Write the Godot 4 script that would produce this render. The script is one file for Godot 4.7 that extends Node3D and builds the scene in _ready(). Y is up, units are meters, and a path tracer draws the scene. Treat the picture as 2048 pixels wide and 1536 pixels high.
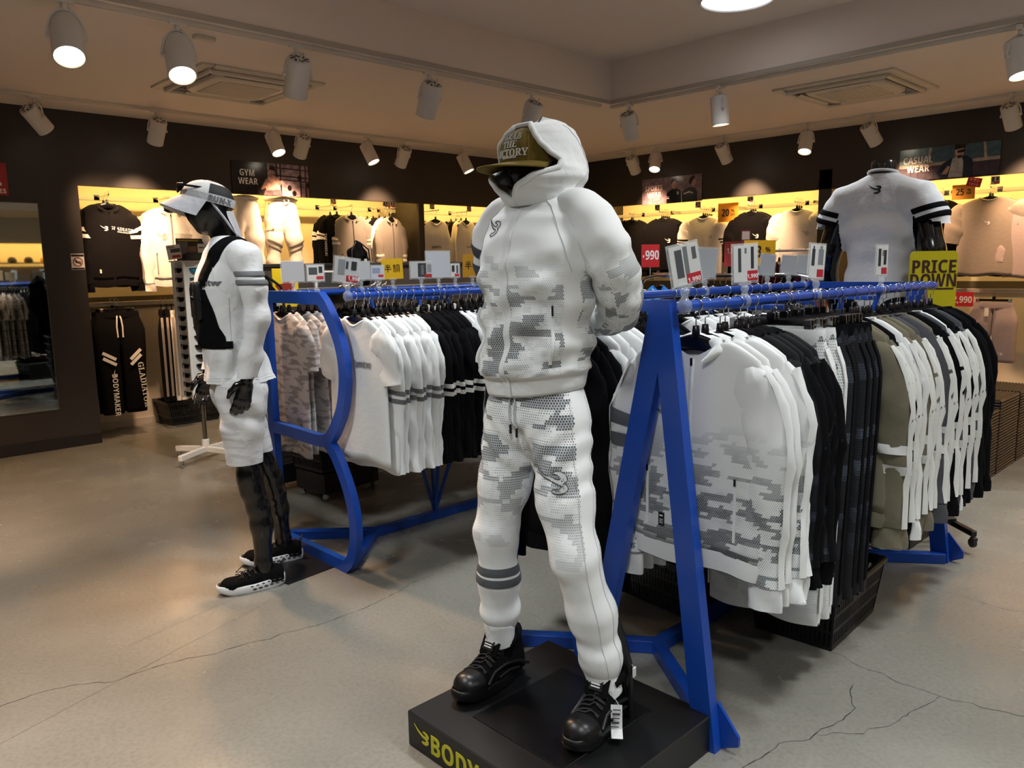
extends Node3D

# ---------------------------------------------------------------- mesh builder
class MB:
	var v := PackedVector3Array()
	var n := PackedVector3Array()
	var t := PackedVector2Array()
	var ix := PackedInt32Array()

	func poly(pts: Array, out: Vector3, uvs: Array = []) -> void:
		var nn := Vector3.ZERO
		for i in range(1, pts.size() - 1):
			nn += (pts[i + 1] - pts[0]).cross(pts[i] - pts[0])
		var turn := nn.dot(out) < 0.0
		nn = nn.normalized() * (-1.0 if turn else 1.0)
		var b := v.size()
		for i in pts.size():
			v.append(pts[i]); n.append(nn)
			t.append(uvs[i] if uvs.size() else Vector2(pts[i].x, pts[i].y))
		for i in range(1, pts.size() - 1):
			ix.append(b)
			ix.append(b + (i + 1 if turn else i))
			ix.append(b + (i if turn else i + 1))

	func box(c: Vector3, s: Vector3, e := 0.0, bs := Basis()) -> void:
		var h := s * 0.5
		e = minf(e, minf(h.x, minf(h.y, h.z)) * 0.9)
		for ax in 3:
			var a1 := (ax + 1) % 3
			var a2 := (ax + 2) % 3
			for sg in [-1.0, 1.0]:
				var q := []
				for k in [[-1, -1], [1, -1], [1, 1], [-1, 1]]:
					var w := Vector3.ZERO
					w[ax] = sg * h[ax]; w[a1] = k[0] * (h[a1] - e); w[a2] = k[1] * (h[a2] - e)
					q.append(c + bs * w)
				var o := Vector3.ZERO
				o[ax] = sg
				poly(q, bs * o)
				if e > 0.0:
					for s1 in [-1.0, 1.0]:
						var p0 := Vector3.ZERO
						p0[ax] = sg * h[ax]; p0[a1] = s1 * (h[a1] - e); p0[a2] = -(h[a2] - e)
						var p1 := p0
						p1[a2] = h[a2] - e
						var p2 := p1
						p2[ax] = sg * (h[ax] - e); p2[a1] = s1 * h[a1]
						var p3 := p2
						p3[a2] = -(h[a2] - e)
						var oo := Vector3.ZERO
						oo[ax] = sg; oo[a1] = s1
						poly([c + bs * p0, c + bs * p1, c + bs * p2, c + bs * p3], bs * oo)
		if e > 0.0:
			for sx in [-1.0, 1.0]:
				for sy in [-1.0, 1.0]:
					for sz in [-1.0, 1.0]:
						poly([c + bs * Vector3(sx * h.x, sy * (h.y - e), sz * (h.z - e)), c + bs * Vector3(sx * (h.x - e), sy * h.y, sz * (h.z - e)), c + bs * Vector3(sx * (h.x - e), sy * (h.y - e), sz * h.z)], bs * Vector3(sx, sy, sz))

	# a box from one point to another, w wide along «side» and d deep across
	func beam(a: Vector3, b: Vector3, w: float, d: float, side: Vector3, e := 0.002) -> void:
		var y := (b - a).normalized()
		var x := (side - y * side.dot(y)).normalized()
		box((a + b) * 0.5, Vector3(w, (b - a).length(), d), e, Basis(x, y, x.cross(y)))

	func grid(rows: Array, wrap := false, uvs: Array = [], flip := 0) -> void:
		var nr := rows.size()
		var nc: int = rows[0].size()
		var b := v.size()
		var cen := Vector3.ZERO
		for r in rows:
			for q in r:
				cen += q
		cen /= nr * nc
		var score := 0.0
		var nn := PackedVector3Array()
		nn.resize(nr * nc)
		var last := nc - 1
		for i in nr:
			var up: PackedVector3Array = rows[maxi(i - 1, 0)]
			var dn: PackedVector3Array = rows[mini(i + 1, nr - 1)]
			var r: PackedVector3Array = rows[i]
			for j in nc:
				var l := j - 1
				var g := j + 1
				if l < 0: l = last - 1 if wrap else 0
				if g > last: g = 1 if wrap else last
				var across := r[g] - r[l]
				if across.length_squared() < 1e-12:
					across = (dn[g] - dn[l]) + (up[g] - up[l])
				var q := (dn[j] - up[j]).cross(across)
				nn[i * nc + j] = q.normalized()
				score += q.dot(r[j] - cen)
		var turn := score < 0.0 if flip == 0 else flip < 0
		for i in nr:
			var r: PackedVector3Array = rows[i]
			v.append_array(r)
			for j in nc:
				n.append(-nn[i * nc + j] if turn else nn[i * nc + j])
				t.append(uvs[i][j] if uvs.size() else Vector2(r[j].x, r[j].y))
		for i in nr - 1:
			for j in nc - 1:
				var a := b + i * nc + j
				if turn:
					ix.append(a); ix.append(a + nc); ix.append(a + 1)
					ix.append(a + 1); ix.append(a + nc); ix.append(a + nc + 1)
				else:
					ix.append(a); ix.append(a + 1); ix.append(a + nc)
					ix.append(a + 1); ix.append(a + nc + 1); ix.append(a + nc)

	func tube(path: Array, rad, seg := 8, caps := true) -> void:
		var rows := []
		var k := path.size()
		var ref := Vector3.ZERO
		for i in k:
			var tg: Vector3 = (path[mini(i + 1, k - 1)] - path[maxi(i - 1, 0)]).normalized()
			if i == 0:
				ref = tg.cross(Vector3.UP if absf(tg.y) < 0.9 else Vector3.RIGHT).normalized()
			else:
				ref = (ref - tg * ref.dot(tg)).normalized()
			var bi := tg.cross(ref)
			var rr: float = rad[i] if rad is Array else rad
			var row := PackedVector3Array()
			for j in seg + 1:
				var a := TAU * j / seg
				row.append(path[i] + (ref * cos(a) + bi * sin(a)) * rr)
			rows.append(row)
		grid(rows, true)
		if caps:
			for i in [0, k - 1]:
				var q := []
				for j in seg:
					q.append(rows[i][j])
				poly(q, path[0] - path[1] if i == 0 else path[k - 1] - path[k - 2])

	# flattened tube that runs in the XY plane: ra across the path, rb along «bin»; th0..th1 limits it to a sector
	func sleeve(path: Array, ra: Array, rb: Array, seg := 16, bin := Vector3(0, 0, 1), th0 := 0.0, th1 := TAU, wob = null) -> Array:
		var rows := []
		var k := path.size()
		for i in k:
			var tg: Vector3 = (path[mini(i + 1, k - 1)] - path[maxi(i - 1, 0)]).normalized()
			var sd := tg.cross(bin).normalized()
			var b2 := sd.cross(tg).normalized()
			var row := PackedVector3Array()
			for j in seg + 1:
				var a := th0 + (th1 - th0) * j / seg
				var q: Vector3 = path[i] + sd * cos(a) * ra[i] + b2 * sin(a) * rb[i]
				if wob != null:
					q += wob.call(q, a, float(i) / (k - 1)) * (sd * cos(a) + b2 * sin(a))
				row.append(q)
			rows.append(row)
		grid(rows, th1 - th0 > 6.2)
		return rows

	func lathe(prof: Array, seg := 20, xf := Transform3D()) -> void:
		var rows := []
		for q in prof:
			var row := PackedVector3Array()
			for j in seg + 1:
				var a := TAU * j / seg
				row.append(xf * Vector3(q.x * cos(a), q.y, q.x * sin(a)))
			rows.append(row)
		grid(rows, true)

	func disc(c: Vector3, r: float, out: Vector3, seg := 20) -> void:
		var x := out.cross(Vector3.UP if absf(out.normalized().y) < 0.9 else Vector3.RIGHT).normalized()
		var y := out.cross(x).normalized()
		var q := []
		for j in seg:
			q.append(c + (x * cos(TAU * j / seg) + y * sin(TAU * j / seg)) * r)
		poly(q, out)

	func extrude(pg: PackedVector2Array, z0: float, z1: float, xf := Transform3D()) -> void:
		var tr := Geometry2D.triangulate_polygon(pg)
		for z in [z0, z1]:
			var o := xf.basis * Vector3(0, 0, 1 if z == maxf(z0, z1) else -1)
			for i in range(0, tr.size(), 3):
				poly([xf * Vector3(pg[tr[i]].x, pg[tr[i]].y, z), xf * Vector3(pg[tr[i + 1]].x, pg[tr[i + 1]].y, z), xf * Vector3(pg[tr[i + 2]].x, pg[tr[i + 2]].y, z)], o)
		var cw := Geometry2D.is_polygon_clockwise(pg)
		for i in pg.size():
			var a := pg[i]
			var b := pg[(i + 1) % pg.size()]
			var e := b - a
			var o2 := Vector2(-e.y, e.x) if cw else Vector2(e.y, -e.x)
			poly([xf * Vector3(a.x, a.y, z0), xf * Vector3(b.x, b.y, z0), xf * Vector3(b.x, b.y, z1), xf * Vector3(a.x, a.y, z1)], xf.basis * Vector3(o2.x, o2.y, 0))

	# a mitred flat bar that follows a 2D line, w wide, from z0 to z1
	func strip(path: Array, w: float, z0: float, z1: float, xf := Transform3D(), closed := false) -> void:
		var k := path.size()
		var L := []
		var R := []
		for i in k:
			var a: Vector2 = path[(i - 1 + k) % k] if closed or i > 0 else path[i]
			var b: Vector2 = path[(i + 1) % k] if closed or i < k - 1 else path[i]
			var d1: Vector2 = (path[i] - a).normalized()
			var d2: Vector2 = (b - path[i]).normalized()
			if d1 == Vector2.ZERO: d1 = d2
			if d2 == Vector2.ZERO: d2 = d1
			var n1 := Vector2(-d1.y, d1.x)
			var m := (n1 + Vector2(-d2.y, d2.x)).normalized()
			var s := w * 0.5 / maxf(m.dot(n1), 0.35)
			L.append(path[i] + m * s); R.append(path[i] - m * s)
		var cnt := k if closed else k - 1
		for i in cnt:
			var j := (i + 1) % k
			for z in [z0, z1]:
				poly([xf * Vector3(L[i].x, L[i].y, z), xf * Vector3(L[j].x, L[j].y, z), xf * Vector3(R[j].x, R[j].y, z), xf * Vector3(R[i].x, R[i].y, z)], xf.basis * Vector3(0, 0, 1 if z == maxf(z0, z1) else -1))
			for s in [[L, 1.0], [R, -1.0]]:
				var p: Vector2 = s[0][i]
				var q: Vector2 = s[0][j]
				var e := q - p
				poly([xf * Vector3(p.x, p.y, z0), xf * Vector3(q.x, q.y, z0), xf * Vector3(q.x, q.y, z1), xf * Vector3(p.x, p.y, z1)], xf.basis * (Vector3(-e.y, e.x, 0) * s[1]))
		if not closed:
			for i in [0, k - 1]:
				var d: Vector2 = path[i] - path[1 if i == 0 else k - 2]
				poly([xf * Vector3(L[i].x, L[i].y, z0), xf * Vector3(R[i].x, R[i].y, z0), xf * Vector3(R[i].x, R[i].y, z1), xf * Vector3(L[i].x, L[i].y, z1)], xf.basis * Vector3(d.x, d.y, 0))

	func add(m: MB, xf := Transform3D()) -> void:
		var b := v.size()
		for q in m.v: v.append(xf * q)
		for q in m.n: n.append((xf.basis * q).normalized())
		t.append_array(m.t)
		for i in m.ix: ix.append(i + b)

	func done() -> ArrayMesh:
		var a := []
		a.resize(Mesh.ARRAY_MAX)
		a[Mesh.ARRAY_VERTEX] = v; a[Mesh.ARRAY_NORMAL] = n; a[Mesh.ARRAY_TEX_UV] = t; a[Mesh.ARRAY_INDEX] = ix
		var m := ArrayMesh.new()
		if v.size(): m.add_surface_from_arrays(Mesh.PRIMITIVE_TRIANGLES, a)
		return m

# ---------------------------------------------------------------- nodes, names, materials
var counts := {}
var mats := {}

func numbered(s: String) -> String:
	counts[s] = counts.get(s, -1) + 1
	return s if counts[s] == 0 else "%s_%03d" % [s, counts[s]]

func meta(o: Node, label := "", category := "", group := "", kind := "") -> Node:
	if label: o.set_meta("label", label)
	if category: o.set_meta("category", category)
	if group: o.set_meta("group", group)
	if kind: o.set_meta("kind", kind)
	return o

func thing(called: String, label: String, category: String, at := Vector3.ZERO, turn := 0.0, group := "") -> Node3D:
	var o := Node3D.new()
	o.name = numbered(called)
	add_child(o, true)
	o.position = at
	o.rotation.y = turn
	meta(o, label, category, group)
	return o

func part(called: String, mb, m: Material, parent: Node, label := "") -> MeshInstance3D:
	var o := MeshInstance3D.new()
	var ms: Mesh = mb.done() if mb is MB else mb
	o.mesh = ms
	o.material_override = m
	o.name = called
	if parent == self:
		o.name = numbered(called)
	add_to(o, parent)
	if label: o.set_meta("label", label)
	return o

func add_to(o: Node, parent: Node) -> void:
	if parent != self:
		var nm := String(o.name)
		var k := 0
		while parent.has_node(NodePath(String(o.name))):
			k += 1
			o.name = "%s_%03d" % [nm, k]
	parent.add_child(o, true)

func struct(called: String, mb, m: Material, label: String, category: String, parent: Node = self) -> MeshInstance3D:
	var o := part(called, mb, m, parent)
	if parent == self:
		meta(o, label, category, "", "structure")
	return o

func copy_of(src: Node3D, called: String, label: String, at: Vector3, turn: float, group := "") -> Node3D:
	var r: Node3D = src.duplicate()
	r.name = numbered(called)
	add_child(r, true)
	r.position = at
	r.rotation = Vector3(0, turn, 0)
	r.set_meta("label", label)
	if group: r.set_meta("group", group)
	return r

func mat(hex: String, rough := 0.7, metal := 0.0, extra := {}) -> StandardMaterial3D:
	var key := hex + str(rough) + str(metal) + str(extra)
	if not mats.has(key):
		var m := StandardMaterial3D.new()
		m.albedo_color = Color(hex)
		m.roughness = rough
		m.metallic = metal
		for k in extra: m.set(k, extra[k])
		mats[key] = m
	return mats[key]

var weave: Texture2D
func cloth(hex: String, bump := 0.1) -> StandardMaterial3D:
	return mat(hex, 0.92, 0.0, {"metallic_specular": 0.25, "heightmap_enabled": true, "heightmap_texture": weave, "heightmap_scale": bump, "uv1_triplanar": true, "uv1_scale": Vector3.ONE * 2.3})

func clear_plastic() -> StandardMaterial3D:
	return mat("eef4f6", 0.08, 0.0, {"transparency": BaseMaterial3D.TRANSPARENCY_ALPHA, "albedo_color": Color(0.93, 0.96, 0.97, 0.22)})

func glow(hex: String, e: float) -> StandardMaterial3D:
	return mat(hex, 0.5, 0.0, {"emission_enabled": true, "emission": Color(hex), "emission_energy_multiplier": e})

func text_mesh(s: String, size: float, depth := 0.002, bold := true, serif := false) -> TextMesh:
	var f := SystemFont.new()
	f.font_names = PackedStringArray(["Droid Serif" if serif else "Droid Sans"])
	f.font_weight = 700 if bold else 400
	var tm := TextMesh.new()
	tm.font = f
	tm.text = s
	tm.font_size = 64
	tm.pixel_size = size / 46.0
	tm.depth = depth
	tm.curve_step = 4.0
	return tm

func lettering(s: String, size: float, m: Material, parent: Node, at: Vector3, bs := Basis(), called := "lettering", bold := true, serif := false, depth := 0.002) -> MeshInstance3D:
	var o := part(called, text_mesh(s, size, depth, bold, serif), m, parent)
	o.transform = Transform3D(bs, at)
	return o

# the winged emblem: a long curved wing that runs into a rounded three
func emblem_outline() -> PackedVector2Array:
	var c := Curve2D.new()
	var P := [[-1.0, 0.62], [-0.62, 0.22], [-0.2, -0.02], [0.12, -0.14], [0.3, -0.16], [0.42, -0.26], [0.28, -0.38], [0.0, -0.42], [-0.12, -0.52], [0.1, -0.62], [0.42, -0.6], [0.68, -0.44], [0.72, -0.22], [0.6, -0.08], [0.74, 0.04], [0.72, 0.26], [0.5, 0.4], [0.18, 0.42], [0.02, 0.34], [0.24, 0.26], [0.4, 0.16], [0.34, 0.06], [0.12, 0.06], [-0.3, 0.2], [-0.7, 0.42]]
	var q := PackedVector2Array()
	var k := P.size()
	for i in k:
		for s in 3:
			var u := s / 3.0
			var p0 := Vector2(P[(i - 1 + k) % k][0], P[(i - 1 + k) % k][1])
			var p1 := Vector2(P[i][0], P[i][1])
			var p2 := Vector2(P[(i + 1) % k][0], P[(i + 1) % k][1])
			var p3 := Vector2(P[(i + 2) % k][0], P[(i + 2) % k][1])
			var sharp := i == 0 or i == k - 1
			q.append(p1.lerp(p2, u) if sharp else p1.cubic_interpolate(p2, p0, p3, u))
	return q

func emblem(size: float, m: Material, parent: Node, at: Vector3, bs := Basis(), outline := 0.0) -> MeshInstance3D:
	var mb := MB.new()
	var q := emblem_outline()
	var sc := PackedVector2Array()
	for p in q: sc.append(p * size)
	if outline > 0.0:
		mb.strip(Array(sc), outline, 0, 0.0015, Transform3D(), true)
	else:
		mb.extrude(sc, 0, 0.0015)
	var o := part("emblem", mb, m, parent)
	o.transform = Transform3D(bs, at)
	return o

func noise_tex(size: int, freq: float, octaves: int, ramp: Array, seed_ := 1, kind := FastNoiseLite.TYPE_SIMPLEX_SMOOTH) -> NoiseTexture2D:
	var nz := FastNoiseLite.new()
	nz.noise_type = kind
	nz.seed = seed_
	nz.frequency = freq
	nz.fractal_octaves = octaves
	var tx := NoiseTexture2D.new()
	tx.width = size; tx.height = size
	tx.seamless = true
	tx.noise = nz
	if ramp.size():
		var g := Gradient.new()
		var offs := PackedFloat32Array()
		var cols := PackedColorArray()
		for r in ramp:
			offs.append(r[0]); cols.append(Color(r[1]))
		g.offsets = offs; g.colors = cols
		tx.color_ramp = g
	return tx

func yaw_basis(a: float) -> Basis:
	return Basis(Vector3.UP, a)

# ---------------------------------------------------------------- the scene
const CEIL := 2.893
const COFFER := 3.245
const WALLZ := -7.586
const WALLX := 8.375
const LINTEL := 2.276
const RAILY := 1.39

var white_paint: StandardMaterial3D
var dark_paint: StandardMaterial3D
var blue: StandardMaterial3D
var chrome: StandardMaterial3D
var black_plastic: StandardMaterial3D
var camo: StandardMaterial3D
var camo_dark: StandardMaterial3D
var camo_soft: StandardMaterial3D
var niche_paint: StandardMaterial3D

func _ready() -> void:
	var cam := Camera3D.new()
	cam.name = "camera"
	add_child(cam)
	cam.transform = Transform3D(Basis(Vector3(0.716954, -0.016861, 0.696917), Vector3(0.115918, 0.988673, -0.095332), Vector3(-0.687415, 0.149134, 0.710788)), Vector3(0, 1.52, 0))
	cam.fov = 52.314
	cam.near = 0.05
	cam.far = 60.0
	cam.current = true
	var env := Environment.new()
	env.background_mode = Environment.BG_COLOR
	env.background_color = Color(0.02, 0.02, 0.022)
	env.tonemap_mode = Environment.TONE_MAPPER_LINEAR
	env.tonemap_exposure = 1.14
	env.sdfgi_enabled = true
	env.ssao_enabled = true
	env.ssil_enabled = true
	var we := WorldEnvironment.new()
	we.name = "environment"
	we.environment = env
	add_child(we)
	# the coffer's round high-output lamps light the middle of the shop: a cool soft white
	for x in [4.87, 2.3, 0.0]:
		for z in [-2.85, -0.3, 2.1]:
			coffer_lamp(Vector3(x, COFFER, z))
	materials()
	room()
	track_lights()
	racks()
	rail_clothes()
	figures()
	wall_clothes()
	furnishings()
	signs()

func coffer_lamp(at: Vector3) -> void:
	var o := thing("ceiling_lamp", "round glowing white lamp set in the raised ceiling at the top edge of the photo" if at.z < -2.0 and at.x > 4.0 else "round white ceiling lamp of the raised ceiling grid, outside the picture", "lamp", at, 0.0, "" if at.z < -2.0 and at.x > 4.0 else "ceiling lamps outside the picture")
	var rim := MB.new()
	rim.lathe([Vector2(0.24, 0.0), Vector2(0.25, -0.012), Vector2(0.246, -0.03), Vector2(0.235, -0.034), Vector2(0.23, -0.02)], 32)
	part("rim", rim, mat("e8e8e6", 0.4), o)
	var d := MB.new()
	d.disc(Vector3(0, -0.022, 0), 0.232, Vector3.DOWN, 32)
	part("lamp_diffuser", d, glow("f6f8ff", 3.0), o)
	# a deep reflector: the light leaves in a wide cone
	var l := SpotLight3D.new()
	l.name = "lamp_light"
	l.light_size = 0.2
	l.spot_angle = 64.0
	l.spot_angle_attenuation = 0.6
	l.spot_attenuation = 2.0
	l.light_color = Color(0.97, 0.99, 1.0)
	l.light_energy = 4.7
	l.spot_range = 14.0
	l.shadow_enabled = true
	o.add_child(l)
	l.position = Vector3(0, -0.045, 0)
	l.rotation.x = -PI / 2

func materials() -> void:
	weave = noise_tex(256, 0.035, 3, [], 5)
	white_paint = mat("ecdfd4", 0.7)
	dark_paint = mat("2f2b2a", 0.5)
	niche_paint = mat("e6dccb", 0.7)
	blue = mat("1447a9", 0.33)
	chrome = mat("d4d4d4", 0.16, 1.0)
	black_plastic = mat("0b0b0d", 0.2)
	camo = camo_material(1, false, false)
	camo_soft = camo_material(2, true, false)
	camo_dark = camo_material(3, false, true)

# a printed cloth of six-sided dot rows; dots grow where the camouflage blots are. 0.9 m a side: dye stops a third of the way from the top
func camo_material(seed_: int, soft: bool, night: bool) -> StandardMaterial3D:
	var N := 1800
	var base := Color("eceeed") if not night else Color("0e0f14")
	if soft: base = Color("c9c8c8")
	var im := Image.create(N, N, false, Image.FORMAT_RGB8)
	im.fill(base)
	var nz := FastNoiseLite.new()
	nz.seed = seed_
	nz.frequency = 0.02
	nz.fractal_octaves = 2
	if soft:
		for y in range(0, N, 4):
			for x in range(0, N, 4):
				var s := nz.get_noise_2d(x * 0.2, y * 0.63)
				if s > 0.02:
					im.fill_rect(Rect2i(x, y, 4, 4), Color("aeadae") if s < 0.22 else Color("989799"))
	else:
		var pitch := 12.5
		var row := 0
		var yy := 0.0
		while yy < N:
			var xx := pitch * 0.5 * (row % 2)
			while xx < N:
				var fade := clampf((yy / N - 0.30) / 0.28, 0.0, 1.0)
				# the blots are stepped, so look the noise up on a coarse raster
				var s := nz.get_noise_2d(snappedf(xx, 25.0) * 0.17, snappedf(yy, 21.6) * 0.46)
				var big := s > 0.06
				var r := (5.3 if big else 2.1 + 2.2 * absf(nz.get_noise_2d(xx * 0.22, yy * 0.22 + 900)))
				if fade > 0.0:
					var ink := Color("5f6669") if not night else Color("39414d")
					if s > 0.3: ink = Color("474d50") if not night else Color("4d5563")
					var dot := base.lerp(ink, fade * (1.0 if big else 0.75))
					if big:
						im.fill_rect(Rect2i(int(xx - 6), int(yy - 5), 13, 11), base.lerp(ink, fade * 0.22))
					var ri := int(ceil(r))
					for dy in range(-ri, ri + 1):
						var hw := sqrt(maxf(0.0, r * r - dy * dy))
						if hw > 0.4:
							im.fill_rect(Rect2i(int(xx - hw), int(yy + dy), int(hw * 2 + 0.5), 1), dot)
				xx += pitch
			yy += pitch * 0.866
			row += 1
	var m := StandardMaterial3D.new()
	m.albedo_texture = ImageTexture.create_from_image(im)
	m.roughness = 0.9
	m.heightmap_enabled = true
	m.heightmap_texture = weave
	m.heightmap_scale = 0.05
	return m

func floor_material() -> StandardMaterial3D:
	var m := StandardMaterial3D.new()
	m.albedo_color = Color("d6d4cd")
	m.albedo_texture = noise_tex(1024, 0.004, 6, [[0.0, "9b9a96"], [0.4, "a6a5a0"], [0.6, "abaaa5"], [1.0, "b3b2ac"]], 11)
	m.uv1_triplanar = true
	m.uv1_world_triplanar = true
	m.uv1_scale = Vector3.ONE * 0.21
	m.detail_enabled = true
	m.detail_blend_mode = BaseMaterial3D.BLEND_MODE_MUL
	m.detail_uv_layer = BaseMaterial3D.DETAIL_UV_2
	m.detail_albedo = noise_tex(1024, 0.06, 5, [[0.0, "e4e3df"], [0.3, "f0efed"], [0.5, "f6f5f3"], [1.0, "ffffff"]], 23)
	m.uv2_triplanar = true
	m.uv2_world_triplanar = true
	m.uv2_scale = Vector3.ONE * 0.7
	m.roughness = 1.0
	m.roughness_texture = noise_tex(512, 0.02, 4, [[0.0, "2c2c2c"], [0.5, "3e3e3e"], [1.0, "565656"]], 31)
	m.roughness_texture_channel = BaseMaterial3D.TEXTURE_CHANNEL_RED
	m.metallic_specular = 0.5
	return m

func slab(a: Vector3, b: Vector3) -> MB:
	var mb := MB.new()
	mb.box((a + b) * 0.5, (b - a).abs())
	return mb

# a slab with a square opening for an air conditioner
func holed(a: Vector3, b: Vector3, m: Vector3, h: float) -> MB:
	var mb := slab(a, Vector3(m.x - h, b.y, b.z))
	mb.add(slab(Vector3(m.x + h, a.y, a.z), b))
	mb.add(slab(Vector3(m.x - h, a.y, a.z), Vector3(m.x + h, b.y, m.z - h)))
	mb.add(slab(Vector3(m.x - h, a.y, m.z + h), Vector3(m.x + h, b.y, b.z)))
	return mb

func cracks(parent: Node) -> void:
	var rng := RandomNumberGenerator.new()
	rng.seed = 4
	var lines := [
		[0.0032, true, [[0.0, -3.12], [0.25, -3.15], [0.474, -3.140], [0.600, -3.143], [0.715, -3.104], [0.814, -3.028], [0.908, -3.030], [1.001, -3.022], [1.101, -2.998], [1.163, -2.963], [1.248, -2.958], [1.332, -2.945], [1.390, -2.916], [1.448, -2.927], [1.535, -2.902], [1.647, -2.882], [1.768, -2.884], [1.898, -2.892], [2.053, -2.923], [2.164, -2.961], [2.294, -2.960]]],
		[0.0042, true, [[1.95, -1.09], [2.00, -1.09], [2.06, -1.08], [2.13, -1.07], [2.19, -1.07], [2.24, -1.04], [2.28, -1.01], [2.33, -1.01], [2.36, -1.01], [2.41, -0.99], [2.46, -0.98], [2.52, -0.98], [2.56, -0.98], [2.60, -1.01], [2.66, -1.04], [2.71, -1.05]]],
		[0.0028, true, [[2.32, -1.00], [2.38, -0.96], [2.43, -0.90], [2.47, -0.90], [2.51, -0.87], [2.57, -0.85], [2.66, -0.84], [2.73, -0.82], [2.77, -0.81], [2.84, -0.80]]],
		[0.0028, true, [[2.88, -1.21], [2.89, -1.16], [2.86, -1.11], [2.85, -1.05], [2.86, -1.00], [2.83, -0.94], [2.84, -0.89], [2.84, -0.84], [2.84, -0.80], [2.84, -0.76], [2.87, -0.71], [2.86, -0.68], [2.88, -0.63], [2.90, -0.56], [2.93, -0.45]]],
		[0.002, true, [[3.82, -1.16], [3.80, -1.02], [3.79, -0.93], [3.78, -0.83], [3.80, -0.77]]],
		[0.0022, false, [[-0.5, -5.7], [0.969, -5.640], [2.382, -5.545], [4.2, -5.42]]],
		[0.0016, false, [[0.947, -3.283], [1.275, -3.371], [2.0, -3.55]]],
		[0.0016, false, [[0.2, -2.8], [0.904, -3.045], [1.797, -3.348]]]]
	for q in lines:
		var mb := MB.new()
		var pts := []
		for i in q[2].size():
			var a := Vector2(q[2][i][0], q[2][i][1])
			pts.append(a)
			if q[1] and i < q[2].size() - 1:
				var b := Vector2(q[2][i + 1][0], q[2][i + 1][1])
				var k := int((b - a).length() / 0.022)
				for s in range(1, k):
					pts.append(a.lerp(b, float(s) / k) + Vector2(rng.randf_range(-1, 1), rng.randf_range(-1, 1)) * 0.0045)
		for i in pts.size() - 1:
			var a: Vector2 = pts[i]
			var b: Vector2 = pts[i + 1]
			var w: float = q[0] * (rng.randf_range(0.3, 1.0) if q[1] else 0.8)
			var nrm := (b - a).orthogonal().normalized() * w * 0.5
			mb.poly([Vector3(a.x + nrm.x, 0.0006, a.y + nrm.y), Vector3(b.x + nrm.x, 0.0006, b.y + nrm.y), Vector3(b.x - nrm.x, 0.0006, b.y - nrm.y), Vector3(a.x - nrm.x, 0.0006, a.y - nrm.y)], Vector3.UP)
		part("crack" if q[1] else "saw_joint", mb, mat("2c2926", 1.0) if q[1] else mat("5c5851", 1.0), parent)

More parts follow.
